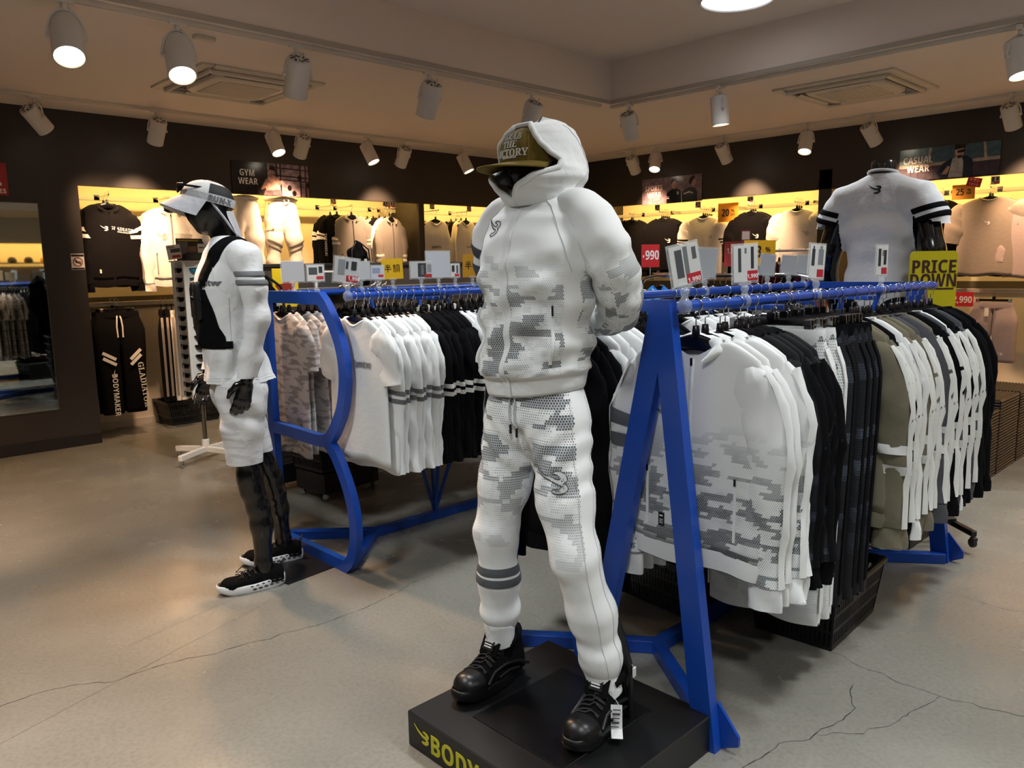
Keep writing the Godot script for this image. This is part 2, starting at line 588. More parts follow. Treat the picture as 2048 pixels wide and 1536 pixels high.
func room() -> void:
	var x0 := -5.0
	var z1 := 7.4
	var fl := struct("floor", slab(Vector3(x0 - 0.2, -0.15, -8.5), Vector3(9.3, 0, z1 + 0.9)), floor_material(), "polished grey concrete floor with hairline cracks", "floor")
	cracks(fl)
	# low ceiling ring round a raised middle
	var cx0 := -2.2
	var cx1 := 5.555
	var cz0 := -4.455
	var cz1 := 4.5
	var c := holed(Vector3(x0 - 0.2, CEIL, -8.5), Vector3(9.3, COFFER + 0.1, cz0), Vector3(2.80, 0, -5.78), 0.40)
	c.add(slab(Vector3(x0 - 0.2, CEIL, cz1), Vector3(9.3, COFFER + 0.1, z1 + 0.9)))
	c.add(holed(Vector3(cx1, CEIL, cz0), Vector3(9.3, COFFER + 0.1, cz1), Vector3(6.60, 0, -2.78), 0.40))
	c.add(slab(Vector3(x0 - 0.2, CEIL, cz0), Vector3(cx0, COFFER + 0.1, cz1)))
	struct("ceiling", c, white_paint, "cream plaster ceiling, low along the walls", "ceiling")
	struct("ceiling", slab(Vector3(cx0 - 0.3, COFFER, cz0 - 0.3), Vector3(cx1 + 0.3, COFFER + 0.2, cz1 + 0.3)), white_paint, "raised plaster ceiling over the middle of the shop", "ceiling")
	# shadow-gap bead where the low ceiling turns up
	var bead := MB.new()
	bead.box(Vector3((cx0 + cx1) / 2, CEIL + 0.012, cz0 + 0.006), Vector3(cx1 - cx0, 0.03, 0.012), 0.002)
	bead.box(Vector3(cx1 - 0.006, CEIL + 0.012, (cz0 + cz1) / 2), Vector3(0.012, 0.03, cz1 - cz0), 0.002)
	struct("trim_1", bead, mat("b3aa9e", 0.6), "slim bead along the edge of the raised ceiling", "trim")
	# left wall: dark wall with lit clothing niches
	var w := slab(Vector3(x0, 0, -8.4), Vector3(2.153, CEIL, WALLZ))                     # dark pier with the mirror
	w.add(slab(Vector3(2.153, LINTEL, WALLZ - 0.06), Vector3(WALLX + 0.1, CEIL, WALLZ)))  # bulkhead over the niches
	w.add(slab(Vector3(5.84, 0, -8.2), Vector3(5.92, LINTEL + 0.2, WALLZ)))
	w.add(slab(Vector3(8.0, 0, -8.2), Vector3(8.45, LINTEL + 0.2, WALLZ)))
	struct("wall_left", w, dark_paint, "dark brown wall with lit clothing niches", "wall")
	var nb := slab(Vector3(2.153, 0, -8.4), Vector3(8.45, CEIL, -8.2))
	nb.add(slab(Vector3(2.153, 2.46, -8.2), Vector3(8.45, CEIL, WALLZ - 0.06)))
	struct("wall_left", nb, niche_paint, "cream back panel of the left niches", "wall")
	var band := slab(Vector3(2.153, 1.17, -8.2), Vector3(5.84, 1.29, -8.185))
	band.add(slab(Vector3(5.92, 1.17, -8.2), Vector3(8.0, 1.29, -8.185)))
	struct("trim_2", band, mat("5a544e", 0.6), "dark band across the left niches at hip height", "trim")
	var bb := slab(Vector3(2.153, 0, -8.2), Vector3(5.84, 0.07, -8.186))
	struct("baseboard_left", bb, mat("d9d2c6", 0.6), "pale baseboard at the foot of the left niche", "baseboard")
	# right wall
	var r := slab(Vector3(WALLX, LINTEL, -7.5), Vector3(WALLX + 0.06, CEIL, z1 + 0.9))
	r.add(slab(Vector3(WALLX, 0, -3.87), Vector3(8.95, LINTEL + 0.2, -3.73)))
	r.add(slab(Vector3(WALLX, 0, -7.586), Vector3(8.95, LINTEL + 0.2, -6.95)))
	r.add(slab(Vector3(WALLX, 0, 1.4), Vector3(8.95, LINTEL + 0.2, z1)))
	struct("wall_right", r, dark_paint, "dark wall with lit clothing niches on the right", "wall")
	var rb := slab(Vector3(8.95, 0, -8.4), Vector3(9.15, CEIL, z1 + 0.9))
	rb.add(slab(Vector3(WALLX + 0.06, 2.46, -7.5), Vector3(8.95, CEIL, z1)))
	struct("wall_right", rb, niche_paint, "cream back panel of the right niches", "wall")
	var rband := slab(Vector3(8.935, 1.17, -6.95), Vector3(8.95, 1.29, -3.87))
	rband.add(slab(Vector3(8.935, 1.17, -3.73), Vector3(8.95, 1.29, 1.4)))
	struct("trim_3", rband, mat("5a544e", 0.6), "dark band across the right niches at hip height", "trim")
	# behind the camera
	struct("wall_back", slab(Vector3(x0 - 0.2, 0, z1), Vector3(3.4, CEIL, z1 + 0.9)), dark_paint, "dark wall behind the camera", "wall")
	var bw := slab(Vector3(3.4, LINTEL, z1), Vector3(9.1, CEIL, z1 + 0.06))
	bw.add(slab(Vector3(3.4, 0, z1 + 0.62), Vector3(9.1, CEIL, z1 + 0.8)))
	struct("wall_back", bw, niche_paint, "cream niche on the far wall, seen in the mirror", "wall")
	struct("wall_front", slab(Vector3(x0 - 0.2, 0, -8.4), Vector3(x0, CEIL, z1 + 0.9)), mat("8d857b", 0.8), "plain wall on the side the camera looks away from", "wall")
	# warm light strips tucked behind the bulkheads
	cove(Vector3((2.16 + 5.83) / 2, 2.40, -7.70), 3.66, true, "left niche beside the mirror pier")
	cove(Vector3((5.93 + 7.99) / 2, 2.40, -7.70), 2.04, true, "left niche nearest the corner")
	cove(Vector3(8.49, 2.40, (-6.94 - 3.88) / 2), 3.04, false, "right niche nearest the corner")
	cove(Vector3(8.49, 2.40, (-3.72 + 1.39) / 2), 5.08, false, "right niche behind the wicker benches")
	cove(Vector3(6.2, 2.40, z1 + 0.13), 5.2, true, "far wall behind the camera", true)

func cove(at: Vector3, length: float, along_x: bool, where: String, turned := false) -> void:
	var o := thing("light_strip", "warm light strip hidden behind the bulkhead of the " + where, "light", at, 0.0 if along_x else PI / 2)
	var h := MB.new()
	h.box(Vector3(0, 0.02, 0), Vector3(length, 0.016, 0.05), 0.003)
	part("channel", h, mat("d8d8d8", 0.5), o)
	var s := MB.new()
	s.box(Vector3(0, 0.006, 0), Vector3(length - 0.02, 0.012, 0.03), 0.003)
	part("light_tube", s, glow("ffcf6a", 2.0), o)
	var l := AreaLight3D.new()
	l.name = "strip_light"
	l.area_size = Vector2(length - 0.04, 0.03)
	l.light_color = Color(1.0, 0.79, 0.42)
	l.light_energy = 0.85 * length
	l.area_range = 14.0
	l.shadow_enabled = true
	o.add_child(l)
	l.position = Vector3(0, -0.006, 0)
	# down and back onto the niche wall
	var back := -1.0 if along_x and not turned else 1.0
	var dirn := Vector3(0, -0.85, 0.52 * back)
	l.basis = Basis.looking_at(dirn, Vector3(0, 0.52, 0.85 * back) if true else Vector3.UP)

# ---------------------------------------------------------------- track lights
func track(called: String, a: Vector3, b: Vector3, label: String) -> void:
	var mb := MB.new()
	var al := absf(a.x - b.x) > absf(a.z - b.z)
	var L := (b - a).length()
	for s in [-1.0, 1.0]:
		mb.box((a + b) / 2 + Vector3(0 if al else s * 0.013, -0.012, s * 0.013 if al else 0), Vector3(L if al else 0.009, 0.024, 0.009 if al else L), 0.002)
	mb.box((a + b) / 2 + Vector3(0, -0.004, 0), Vector3(L if al else 0.026, 0.008, 0.026 if al else L))
	meta(part(called, mb, mat("d9d2c8", 0.5), self), label, "track")

var lamp_lens := {}
func spot(at: Vector3, aim: Vector3, lit: float, label: String, col := Color(1.0, 0.86, 0.70), sz := 1.0, cone := 30.0, group := "") -> void:
	var o := thing("track_spotlight", label, "spotlight", at, 0.0, group)
	var housing := mat("dedad6", 0.35)
	var drop := 0.075 * sz
	var ad := MB.new()
	ad.box(Vector3(0, -0.020, 0), Vector3(0.09, 0.03, 0.034), 0.004)
	ad.lathe([Vector2(0, -0.034), Vector2(0.014, -0.034), Vector2(0.014, -0.062), Vector2(0, -0.062)], 12)
	part("adapter", ad, housing, o)
	var d := (aim - (at + Vector3(0, -0.16 * sz, 0))).normalized()
	var side := d.cross(Vector3.UP)
	side = side.normalized() if side.length() > 0.05 else Vector3.RIGHT
	var hub := Vector3(0, -0.062 - drop - 0.045 * sz, 0)
	var R := 0.066 * sz
	var yk := MB.new()
	var pth := []
	for i in 13:
		var a := PI * i / 12.0
		pth.append(hub + side * cos(a) * (R + 0.012) + Vector3.UP * sin(a) * (drop + 0.045 * sz))
	yk.tube(pth, 0.006, 6)
	for s in [-1.0, 1.0]:
		yk.lathe([Vector2(0, -0.01), Vector2(0.011, -0.01), Vector2(0.011, 0.012), Vector2(0, 0.012)], 10, Transform3D(Basis(d, side * s, d.cross(side * s)), hub + side * s * (R + 0.006)))
	part("yoke", yk, housing, o)
	# can: local y along -d
	var yv := -d
	var xf := Transform3D(Basis(side, yv, side.cross(yv)), hub)
	var can := MB.new()
	var lo := -0.115 * sz
	var hi := 0.095 * sz
	can.lathe([Vector2(R * 0.86, lo + 0.014), Vector2(R * 0.92, lo), Vector2(R, lo), Vector2(R, lo + 0.05 * sz), Vector2(R * 0.965, lo + 0.053 * sz), Vector2(R, lo + 0.056 * sz), Vector2(R, lo + 0.10 * sz), Vector2(R * 0.965, lo + 0.103 * sz), Vector2(R, lo + 0.106 * sz), Vector2(R, hi - 0.012), Vector2(R * 0.93, hi), Vector2(0.0, hi)], 24, xf)
	part("housing", can, housing, o)
	var vents := MB.new()
	for k in 8:
		var a := TAU * k / 8
		var c := Vector3(cos(a), 0, sin(a)) * R * 0.58 + Vector3(0, hi + 0.0006, 0)
		vents.box(xf * c, Vector3(R * 0.5, 0.0012, R * 0.16), 0.0, xf.basis * Basis(Vector3.UP, -a + 0.5))
	part("vent_slots", vents, mat("1a1a1a", 0.9), o)
	var cord := MB.new()
	var c0 := Vector3(0.02, -0.05, 0)
	var c1: Vector3 = xf * Vector3(0, hi, R * 0.5)
	cord.tube([c0, c0 + Vector3(0.03, -0.03, 0.01), c1 + Vector3(0.02, 0.05, 0.0), c1], 0.0035, 6)
	part("cord", cord, housing, o)
	var lens := MB.new()
	lens.disc(Vector3.ZERO, R * 0.87, Vector3.DOWN, 24)
	var ls := part("lamp_lens", lens, glow("fff1d8", 6.0) if lit > 0.0 else mat("8d8a84", 0.25), o)
	ls.transform = Transform3D(xf.basis, xf * Vector3(0, lo + 0.012, 0))
	if lit > 0.0:
		var l := SpotLight3D.new()
		l.name = "spot_beam"
		l.light_color = col
		l.light_energy = lit
		l.light_size = R * 0.8
		l.spot_angle = cone
		l.spot_angle_attenuation = 0.8
		l.spot_range = 14.0
		l.spot_attenuation = 2.0
		l.shadow_enabled = true
		o.add_child(l)
		l.transform = Transform3D(Basis.looking_at(d, Vector3.UP if absf(d.y) < 0.95 else Vector3.RIGHT), xf * Vector3(0, lo - 0.012, 0))

func track_lights() -> void:
	track("ceiling_track", Vector3(-4.9, CEIL, -7.04), Vector3(7.9, CEIL, -7.04), "long white lighting track parallel to the left wall")
	track("ceiling_track", Vector3(7.85, CEIL, -7.3), Vector3(7.85, CEIL, 6.0), "long white lighting track parallel to the right wall")
	track("ceiling_track", Vector3(-2.1, CEIL, -4.52), Vector3(5.5, CEIL, -4.52), "white lighting track beside the raised ceiling on the left")
	track("ceiling_track", Vector3(5.62, CEIL, -4.5), Vector3(5.62, CEIL, 4.4), "white lighting track beside the raised ceiling on the right")
	var W := Color(1.0, 0.80, 0.62)
	var N := Color(1.0, 0.95, 0.88)
	# along the left wall
	var zl := -7.04
	spot(Vector3(1.75, CEIL, zl), Vector3(3.4, 1.0, -7.9), 3.5, "tilted white spotlight left of the lit niche, in front of the dark pier", W)
	spot(Vector3(2.66, CEIL, zl), Vector3(2.6, 1.2, -8.1), 3.8, "spotlight seen from behind above the black hooded top", W)
	spot(Vector3(3.74, CEIL, zl), Vector3(3.9, 1.0, -6.1), 2.2, "glowing spotlight directly above the gym poster", W)
	spot(Vector3(4.03, CEIL, zl), Vector3(4.1, 1.4, -8.1), 3.8, "spotlight with dark face beside the glowing one over the gym poster", W)
	spot(Vector3(4.8, CEIL, zl), Vector3(5.2, 0.9, -6.2), 2.2, "glowing spotlight right of the gym poster, left of its dark-faced neighbour", W)
	spot(Vector3(5.24, CEIL, zl), Vector3(5.3, 1.4, -8.1), 3.8, "spotlight with a small grey sticker, above the end of the left niche", W)
	spot(Vector3(6.11, CEIL, zl), Vector3(6.6, 0.9, -6.3), 2.2, "glowing spotlight left of the tan cap", W)
	# along the right wall
	var xr := 7.85
	spot(Vector3(xr, CEIL, -5.95), Vector3(8.95, 1.4, -6.1), 3.8, "dark-faced spotlight left of the glowing one above the sports poster", W)
	spot(Vector3(xr, CEIL, -5.62), Vector3(6.9, 0.9, -5.2), 2.2, "glowing spotlight above the sports poster", W)
	spot(Vector3(xr, CEIL, -4.72), Vector3(8.95, 1.4, -4.6), 3.8, "spotlight seen from behind on the wall track between the sports poster and the glowing lamp", W)
	spot(Vector3(xr, CEIL, -3.78), Vector3(7.0, 0.9, -3.6), 2.2, "glowing spotlight right of centre on the right wall track", W)
	spot(Vector3(xr, CEIL, -3.14), Vector3(8.95, 1.4, -2.7), 3.8, "spotlight above the neck of the white T-shirt mannequin", W)
	spot(Vector3(xr, CEIL, -1.98), Vector3(8.95, 1.2, -1.8), 3.8, "spotlight above the right end of the casual wear poster", W)
	# round the raised ceiling
	spot(Vector3(1.30, CEIL, -4.52), Vector3(0.9, 0.2, -2.9), 4.2, "big glowing spotlight in the upper left corner of the photo", W, 1.15, 34)
	spot(Vector3(1.86, CEIL, -4.52), Vector3(1.5, 0.2, -3.1), 4.2, "second big glowing spotlight from the upper left corner", W, 1.15, 34)
	spot(Vector3(2.58, CEIL, -4.52), Vector3(2.95, 0.0, -6.2), 3.0, "spotlight tilted in front of the left air conditioner's right end", N, 1.1)
	spot(Vector3(3.61, CEIL, -4.52), Vector3(3.85, 0.0, -6.2), 3.0, "hanging spotlight in mid ceiling, left of the hooded mannequin", N, 1.1)
	spot(Vector3(4.64, CEIL, -4.52), Vector3(4.9, 0.0, -6.1), 3.0, "spotlight whose lower end hides behind the white hood", N, 1.05)
	spot(Vector3(5.62, CEIL, -4.30), Vector3(7.2, 0.0, -4.7), 3.0, "spotlight just right of the raised ceiling's corner", N, 1.05)
	spot(Vector3(5.62, CEIL, -3.42), Vector3(5.75, 0.9, -3.3), 2.0, "spotlight with a looped cord between the hood and the right air conditioner", N, 1.05)
	spot(Vector3(5.62, CEIL, -1.40), Vector3(5.2, 0.2, -0.8), 2.0, "spotlight cut by the right edge of the photo", N, 1.05)
	# the same rows go on outside the picture
	var g := "spotlights outside the picture"
	var lb := "white ceiling track spotlight outside the picture"
	spot(Vector3(0.2, CEIL, -4.52), Vector3(0.9, 0.0, -5.8), 5.0, lb, W, 1.15, 34, g)
	spot(Vector3(-1.2, CEIL, -4.52), Vector3(0.2, 0.0, -6.2), 5.0, lb, W, 1.15, 34, g)
	spot(Vector3(5.62, CEIL, 0.3), Vector3(5.0, 0.3, 0.2), 2.2, lb, W, 1.05, 34, g)
	spot(Vector3(xr, CEIL, -0.6), Vector3(7.0, 0.1, -0.8), 2.6, lb, W, 1.0, 34, g)
	spot(Vector3(xr, CEIL, 0.8), Vector3(8.9, 1.1, 0.9), 2.6, lb, W, 1.0, 30, g)

# ---------------------------------------------------------------- blue letter racks
func rail(called: String, z: float, x0: float, x1: float, parent: Node) -> void:
	var mb := MB.new()
	mb.lathe([Vector2(0, x0), Vector2(0.0155, x0), Vector2(0.0175, x0 + 0.003), Vector2(0.0175, x1 - 0.003), Vector2(0.0155, x1), Vector2(0, x1)], 14, Transform3D(Basis(Vector3.DOWN, Vector3.RIGHT, Vector3.BACK), Vector3(0, RAILY, z)))
	part(called, mb, blue, parent)

# more points along the curved stretch of an outline; keeps straight ends
func fine2(p: Array, stop: int) -> Array:
	var r := [p[0]]
	for i in range(0, p.size() - 1):
		var straight: bool = (p[i + 1] - p[i]).length() > 0.16
		for s in ([1.0] if straight else [0.25, 0.5, 0.75, 1.0]):
			var a: Vector2 = p[maxi(i - 1, 0)]
			var b: Vector2 = p[mini(i + 2, p.size() - 1)]
			if (p[i] - a).length() > 0.16: a = p[i] * 2.0 - p[i + 1]
			if (b - p[i + 1]).length() > 0.16: b = p[i + 1] * 2.0 - p[i]
			r.append(p[i + 1] if s == 1.0 else p[i].cubic_interpolate(p[i + 1], a, b, s))
	return r

func letter_b(x: float, zc: float, parent: Node) -> void:
	# local 2D: first axis along +z, second up; extruded along x
	var xf := Transform3D(Basis(Vector3(0, 0, 1), Vector3(0, 1, 0), Vector3(-1, 0, 0)), Vector3(x, 0, zc))
	var w := 0.062
	var st := MB.new()
	st.strip([Vector2(-0.35, 0.0), Vector2(-0.35, 1.41)], w, -0.02, 0.02, xf)
	part("upright", st, blue, parent)
	var up := MB.new()
	var a := []
	a.append(Vector2(-0.33, 1.379))
	for q in [[0.22, 1.379], [0.268, 1.34], [0.33, 1.26], [0.385, 1.16], [0.408, 1.06], [0.405, 0.96], [0.375, 0.85], [0.33, 0.775], [0.27, 0.70], [0.215, 0.665], [0.13, 0.655], [-0.02, 0.657], [-0.33, 0.662]]:
		a.append(Vector2(q[0], q[1]))
	up.strip(fine2(a, 0), w, -0.0195, 0.0195, xf)
	part("upper_bow", up, blue, parent)
	var lo := MB.new()
	var b := []
	for q in [[0.225, 0.655], [0.29, 0.60], [0.355, 0.51], [0.41, 0.40], [0.437, 0.28], [0.43, 0.17], [0.395, 0.08], [0.345, 0.031], [0.1, 0.031], [-0.33, 0.031]]:
		b.append(Vector2(q[0], q[1]))
	lo.strip(fine2(b, 8), w, -0.019, 0.019, xf)
	part("lower_bow", lo, blue, parent)

func letter_m(x: float, zc: float, parent: Node) -> void:
	var xf := Transform3D(Basis(Vector3(0, 0, 1), Vector3(0, 1, 0), Vector3(-1, 0, 0)), Vector3(x, 0, zc))
	for s in [1.0, -1.0]:
		var leg := MB.new()
		leg.extrude(PackedVector2Array([Vector2(s * 0.258, 1.41), Vector2(s * 0.325, 1.41), Vector2(s * 0.518, 0.0), Vector2(s * 0.44, 0.0)]), -0.02, 0.02, xf)
		part("leg", leg, blue, parent)
		var dg := MB.new()
		dg.extrude(PackedVector2Array([Vector2(s * 0.258, 1.41), Vector2(s * 0.30, 1.25), Vector2(s * 0.035, 0.0), Vector2(s * -0.038, 0.0)] if s > 0 else [Vector2(s * 0.258, 1.41), Vector2(s * 0.30, 1.25), Vector2(s * 0.037, 0.0), Vector2(s * -0.036, 0.0)]), -0.0185, 0.0185, xf)
		part("diagonal", dg, blue, parent)
		var foot := MB.new()
		foot.extrude(PackedVector2Array([Vector2(s * 0.45, 0.002), Vector2(s * 0.52, 0.002), Vector2(s * 0.575, 0.03), Vector2(s * 0.575, 0.06), Vector2(s * 0.50, 0.15)]), -0.032, -0.021, xf)
		part("foot_gusset", foot, blue, parent)
	var tb := MB.new()
	tb.strip([Vector2(-0.28, 1.39), Vector2(0.28, 1.39)], 0.035, -0.018, 0.018, xf)
	part("top_bar", tb, blue, parent)

func base_bars(x0: float, x1: float, zc: float, hw: float, parent: Node) -> void:
	var spine := MB.new()
	spine.box(Vector3((x0 + x1) / 2, 0.025, zc), Vector3(x1 - x0 - 0.76, 0.05, 0.05), 0.003)
	part("base_spine", spine, blue, parent)
	for e in [[x0, 1.0], [x1, -1.0]]:
		for s in [-1.0, 1.0]:
			var d := MB.new()
			d.beam(Vector3(e[0] + e[1] * 0.02, 0.026, zc + s * hw), Vector3(e[0] + e[1] * 0.40, 0.026, zc), 0.05, 0.048, Vector3.UP)
			part("base_brace", d, blue, parent)

func struts(xm: float, zc: float, zr: Array, parent: Node) -> void:
	for z in zr:
		for dx in [-0.19, 0.19]:
			var s := MB.new()
			s.tube([Vector3(xm, 0.045, zc), Vector3(xm + dx, RAILY - 0.01, z)], 0.011, 8)
			part("strut", s, blue, parent)

const BX0 := 2.02
const BX1 := 4.2
func racks() -> void:
	var b := thing("clothes_rack", "long blue clothes rack whose end frame is a big letter B", "clothes rack")
	letter_b(BX0, -3.652, b)
	letter_b(BX1, -3.652, b)
	rail("hanging_rail", -3.235, BX0 + 0.02, BX1 + 0.05, b)
	rail("hanging_rail", -3.985, BX0 + 0.02, BX1 + 0.05, b)
	base_bars(BX0, BX1, -3.652, 0.34, b)
	struts(2.86, -3.652, [-3.235, -3.985], b)
	struts(3.8, -3.652, [-3.235, -3.985], b)
	for x in [2.62, 3.6]:
		var cb := MB.new()
		cb.box(Vector3(x, RAILY - 0.03, -3.61), Vector3(0.03, 0.02, 0.75), 0.003)
		part("cross_bar", cb, blue, b)
	var m := thing("clothes_rack", "blue clothes rack whose end frame is a big letter M, behind the hooded mannequin", "clothes rack")
	letter_m(BX0, -1.703, m)
	letter_m(BX1, -1.703, m)
	rail("hanging_rail", -1.345, BX0 - 0.0, BX1 + 0.04, m)
	rail("hanging_rail", -1.975, BX0 + 0.02, BX1 + 0.04, m)
	base_bars(BX0, BX1, -1.703, 0.5, m)
	struts(3.35, -1.703, [-1.345, -1.975], m)
	for x in [2.7, 3.55]:
		var c2 := MB.new()
		c2.box(Vector3(x, RAILY - 0.035, -1.66), Vector3(0.03, 0.02, 0.62), 0.003)
		part("cross_bar", c2, blue, m)

# ---------------------------------------------------------------- hangers
var hanger_src: Node3D
var clip_src: Node3D

func hook_path(neck: float) -> Array:
	var p := [Vector3(0, neck, 0), Vector3(0, neck + 0.03, 0), Vector3(0.012, -0.038, 0)]
	for i in 11:
		var a := deg_to_rad(-60.0 + 235.0 * i / 10.0)
		p.append(Vector3(cos(a), sin(a), 0) * 0.0215 + Vector3(0, 0, 0))
	return p

func make_hangers() -> void:
	hanger_src = Node3D.new()
	hanger_src.name = "hanger"
	var mb := MB.new()
	# shouldered body, thick at the tips, front face broad like the moulded hangers of the photo
	var rows := []
	for i in 19:
		var u := -1.0 + 2.0 * i / 18.0
		var x := u * 0.198
		var yc := -0.112 - 0.060 * pow(absf(u), 1.3)
		var h := 0.027 - 0.013 * absf(u)
		var d := 0.0075 - 0.0025 * u * u
		if absf(u) > 0.99: h *= 0.5; d *= 0.5
		var zc := 0.004 * u * u
		var row := PackedVector3Array()
		for j in 11:
			var a := TAU * j / 10
			row.append(Vector3(x, yc + sin(a) * h, zc + cos(a) * d))
		rows.append(row)
	mb.grid(rows, true)
	mb.lathe([Vector2(0, -0.062), Vector2(0.010, -0.062), Vector2(0.013, -0.09), Vector2(0.013, -0.10)], 10)
	part("shoulders", mb, black_plastic, hanger_src)
	var hk := MB.new()
	hk.tube(hook_path(-0.07), 0.0021, 6)
	part("hook", hk, chrome, hanger_src)
	clip_src = Node3D.new()
	clip_src.name = "clip_hanger"
	var bar := MB.new()
	bar.box(Vector3(0, -0.078, 0), Vector3(0.30, 0.022, 0.012), 0.004)
	bar.box(Vector3(0, -0.058, 0), Vector3(0.03, 0.03, 0.014), 0.004)
	part("bar", bar, black_plastic, clip_src)
	var hk2 := MB.new()
	hk2.tube(hook_path(-0.05), 0.0021, 6)
	part("hook", hk2, chrome, clip_src)
	for s in [-1.0, 1.0]:
		var cl := MB.new()
		cl.box(Vector3(s * 0.135, -0.098, 0.012), Vector3(0.026, 0.062, 0.003), 0.001, Basis(Vector3.RIGHT, 0.12))
		cl.box(Vector3(s * 0.135, -0.098, -0.012), Vector3(0.026, 0.062, 0.003), 0.001, Basis(Vector3.RIGHT, -0.12))
		cl.box(Vector3(s * 0.135, -0.088, 0), Vector3(0.02, 0.004, 0.02), 0.001)
		part("clip", cl, chrome, clip_src)

func hang(src: Node3D, at: Vector3, turn: float, label: String, group: String) -> Node3D:
	var r := copy_of(src, String(src.name), label, at, turn, group)
	r.set_meta("category", "hanger")
	return r

# ---------------------------------------------------------------- garments on hangers (origin: middle of the rail the hook rests on; +z is the chest)
var cache := {}
const TOPY := -0.100

func fold(x: float, d: float, sd: float, amp: float) -> float:
	var g := clampf(d / 0.55, 0.0, 1.0)
	return amp * (0.25 + 0.75 * g) * (sin(x * 27.0 + sd * 1.7 + d * 2.0) * 0.6 + sin(x * 48.0 + sd * 3.1 - d * 3.0) * 0.35 + sin(x * 11.0 + d * 7.0 + sd) * 0.5)

func half_width(o: Dictionary, d: float) -> float:
	var drop: float = o.drop
	if d < drop:
		return lerpf(o.nw, o.sh, pow(d / drop, 0.72))
	if d < 0.27:
		return lerpf(o.sh, o.cw, smoothstep(drop, 0.27, d))
	return lerpf(o.cw, o.hw, smoothstep(0.27, o.len, d))

func depth_at(o: Dictionary, d: float) -> float:
	return lerpf(0.015, o.th, smoothstep(0.0, 0.22, d))

func front_z(o: Dictionary, x: float, d: float) -> float:
	var w := half_width(o, d)
	return depth_at(o, d) * pow(maxf(1.0 - pow(absf(x) / w, 2.0), 0.0), 0.4) + fold(x, d, o.seed, o.amp)

func body_mesh(o: Dictionary, key: String) -> ArrayMesh:
	if cache.has(key): return cache[key]
	var mb := MB.new()
	var ds := [0.0, 0.008, 0.02, 0.04, 0.06, 0.08, 0.11, 0.15, 0.19]
	var k := 14
	for i in range(1, k + 1):
		ds.append(lerpf(0.19, o.len - (0.06 if o.get("rib", false) else 0.0), float(i) / k))
	var rows := []
	var uvs := []
	for d in ds:
		var w := half_width(o, d)
		var T := depth_at(o, d)
		var row := PackedVector3Array()
		var uv := PackedVector2Array()
		for j in 41:
			var a := TAU * j / 40.0
			var cx := cos(a)
			var sx := sin(a)
			var x: float = w * signf(cx) * pow(absf(cx), 0.85)
			var z := T * signf(sx) * pow(absf(sx), 0.7) + fold(x, d, o.seed, o.amp)
			var y: float = TOPY - d
			# neckline: lower in front, and the hem waves a little
			if d < 0.1: y -= (o.dip if sx > 0.0 else 0.01) * exp(-pow(x / 0.075, 2.0)) * (1.0 - d / 0.1)
			if d > o.len * 0.7: y += 0.008 * sin(x * 19.0 + o.seed * 2.0) * smoothstep(o.len * 0.7, o.len, d)
			row.append(Vector3(x, y, z))
			uv.append(Vector2(x / 0.9 + 0.5 + (0.37 if sx < 0 else 0.0), (d + 0.02) / 0.9))
		rows.append(row)
		uvs.append(uv)
	# turned-in hem
	var inr := PackedVector3Array()
	for q in rows[-1]: inr.append(Vector3(q.x * 0.97, q.y + 0.03, q.z * 0.6))
	rows.append(inr); uvs.append(uvs[-1])
	mb.grid(rows, true, uvs, 0)
	cache[key] = mb.done()
	return cache[key]

func rib_mesh(o: Dictionary, key: String) -> ArrayMesh:
	if cache.has(key): return cache[key]
	var mb := MB.new()
	var rows := []
	for q in [[-0.064, 1.0], [-0.058, 1.02], [-0.03, 0.985], [-0.004, 0.95], [0.0, 0.92], [-0.02, 0.85]]:
		var d: float = o.len + q[0]
		var w: float = half_width(o, o.len) * q[1]
		var row := PackedVector3Array()
		for j in 41:
			var a := TAU * j / 40.0
			var x: float = w * signf(cos(a)) * pow(absf(cos(a)), 0.85)
			row.append(Vector3(x, TOPY - d + 0.008 * sin(x * 19.0 + o.seed * 2.0), (o.th * signf(sin(a)) * pow(absf(sin(a)), 0.7) + fold(x, d, o.seed, o.amp)) * q[1] + 0.001 * sin(j * 8.0)))
		rows.append(row)
	mb.grid(rows, true)
	cache[key] = mb.done()
	return cache[key]

func sleeve_path(o: Dictionary, s: float, n := 15) -> Array:
	var p := []
	for i in n:
		var u := float(i) / (n - 1)
		var L: float = o.sl
		var x: float = o.sh - 0.055 + 0.06 * smoothstep(0.0, 0.28, u) + o.get("out", 0.0) * u + 0.012 * sin(u * 5.0 + o.seed)
		var y: float = TOPY - o.drop - 0.02 - L * u * (1.0 - 0.10 * (1.0 - u))
		var z: float = 0.010 * sin(u * 4.0 + o.seed * 1.3 + s) - 0.004
		p.append(Vector3(s * x, y, z))
	return p

func sleeve_radii(o: Dictionary, n := 15) -> Array:
	var ra := []
	var rb := []
	for i in n:
		var u := float(i) / (n - 1)
		ra.append(lerpf(0.082, o.sr, smoothstep(0.0, 1.0, u)) * (0.55 if i == 0 else 1.0))
		rb.append((lerpf(0.020, o.th * 1.05, smoothstep(0.0, 0.35, u))) * (0.5 if i == 0 else 1.0))
	return [ra, rb]

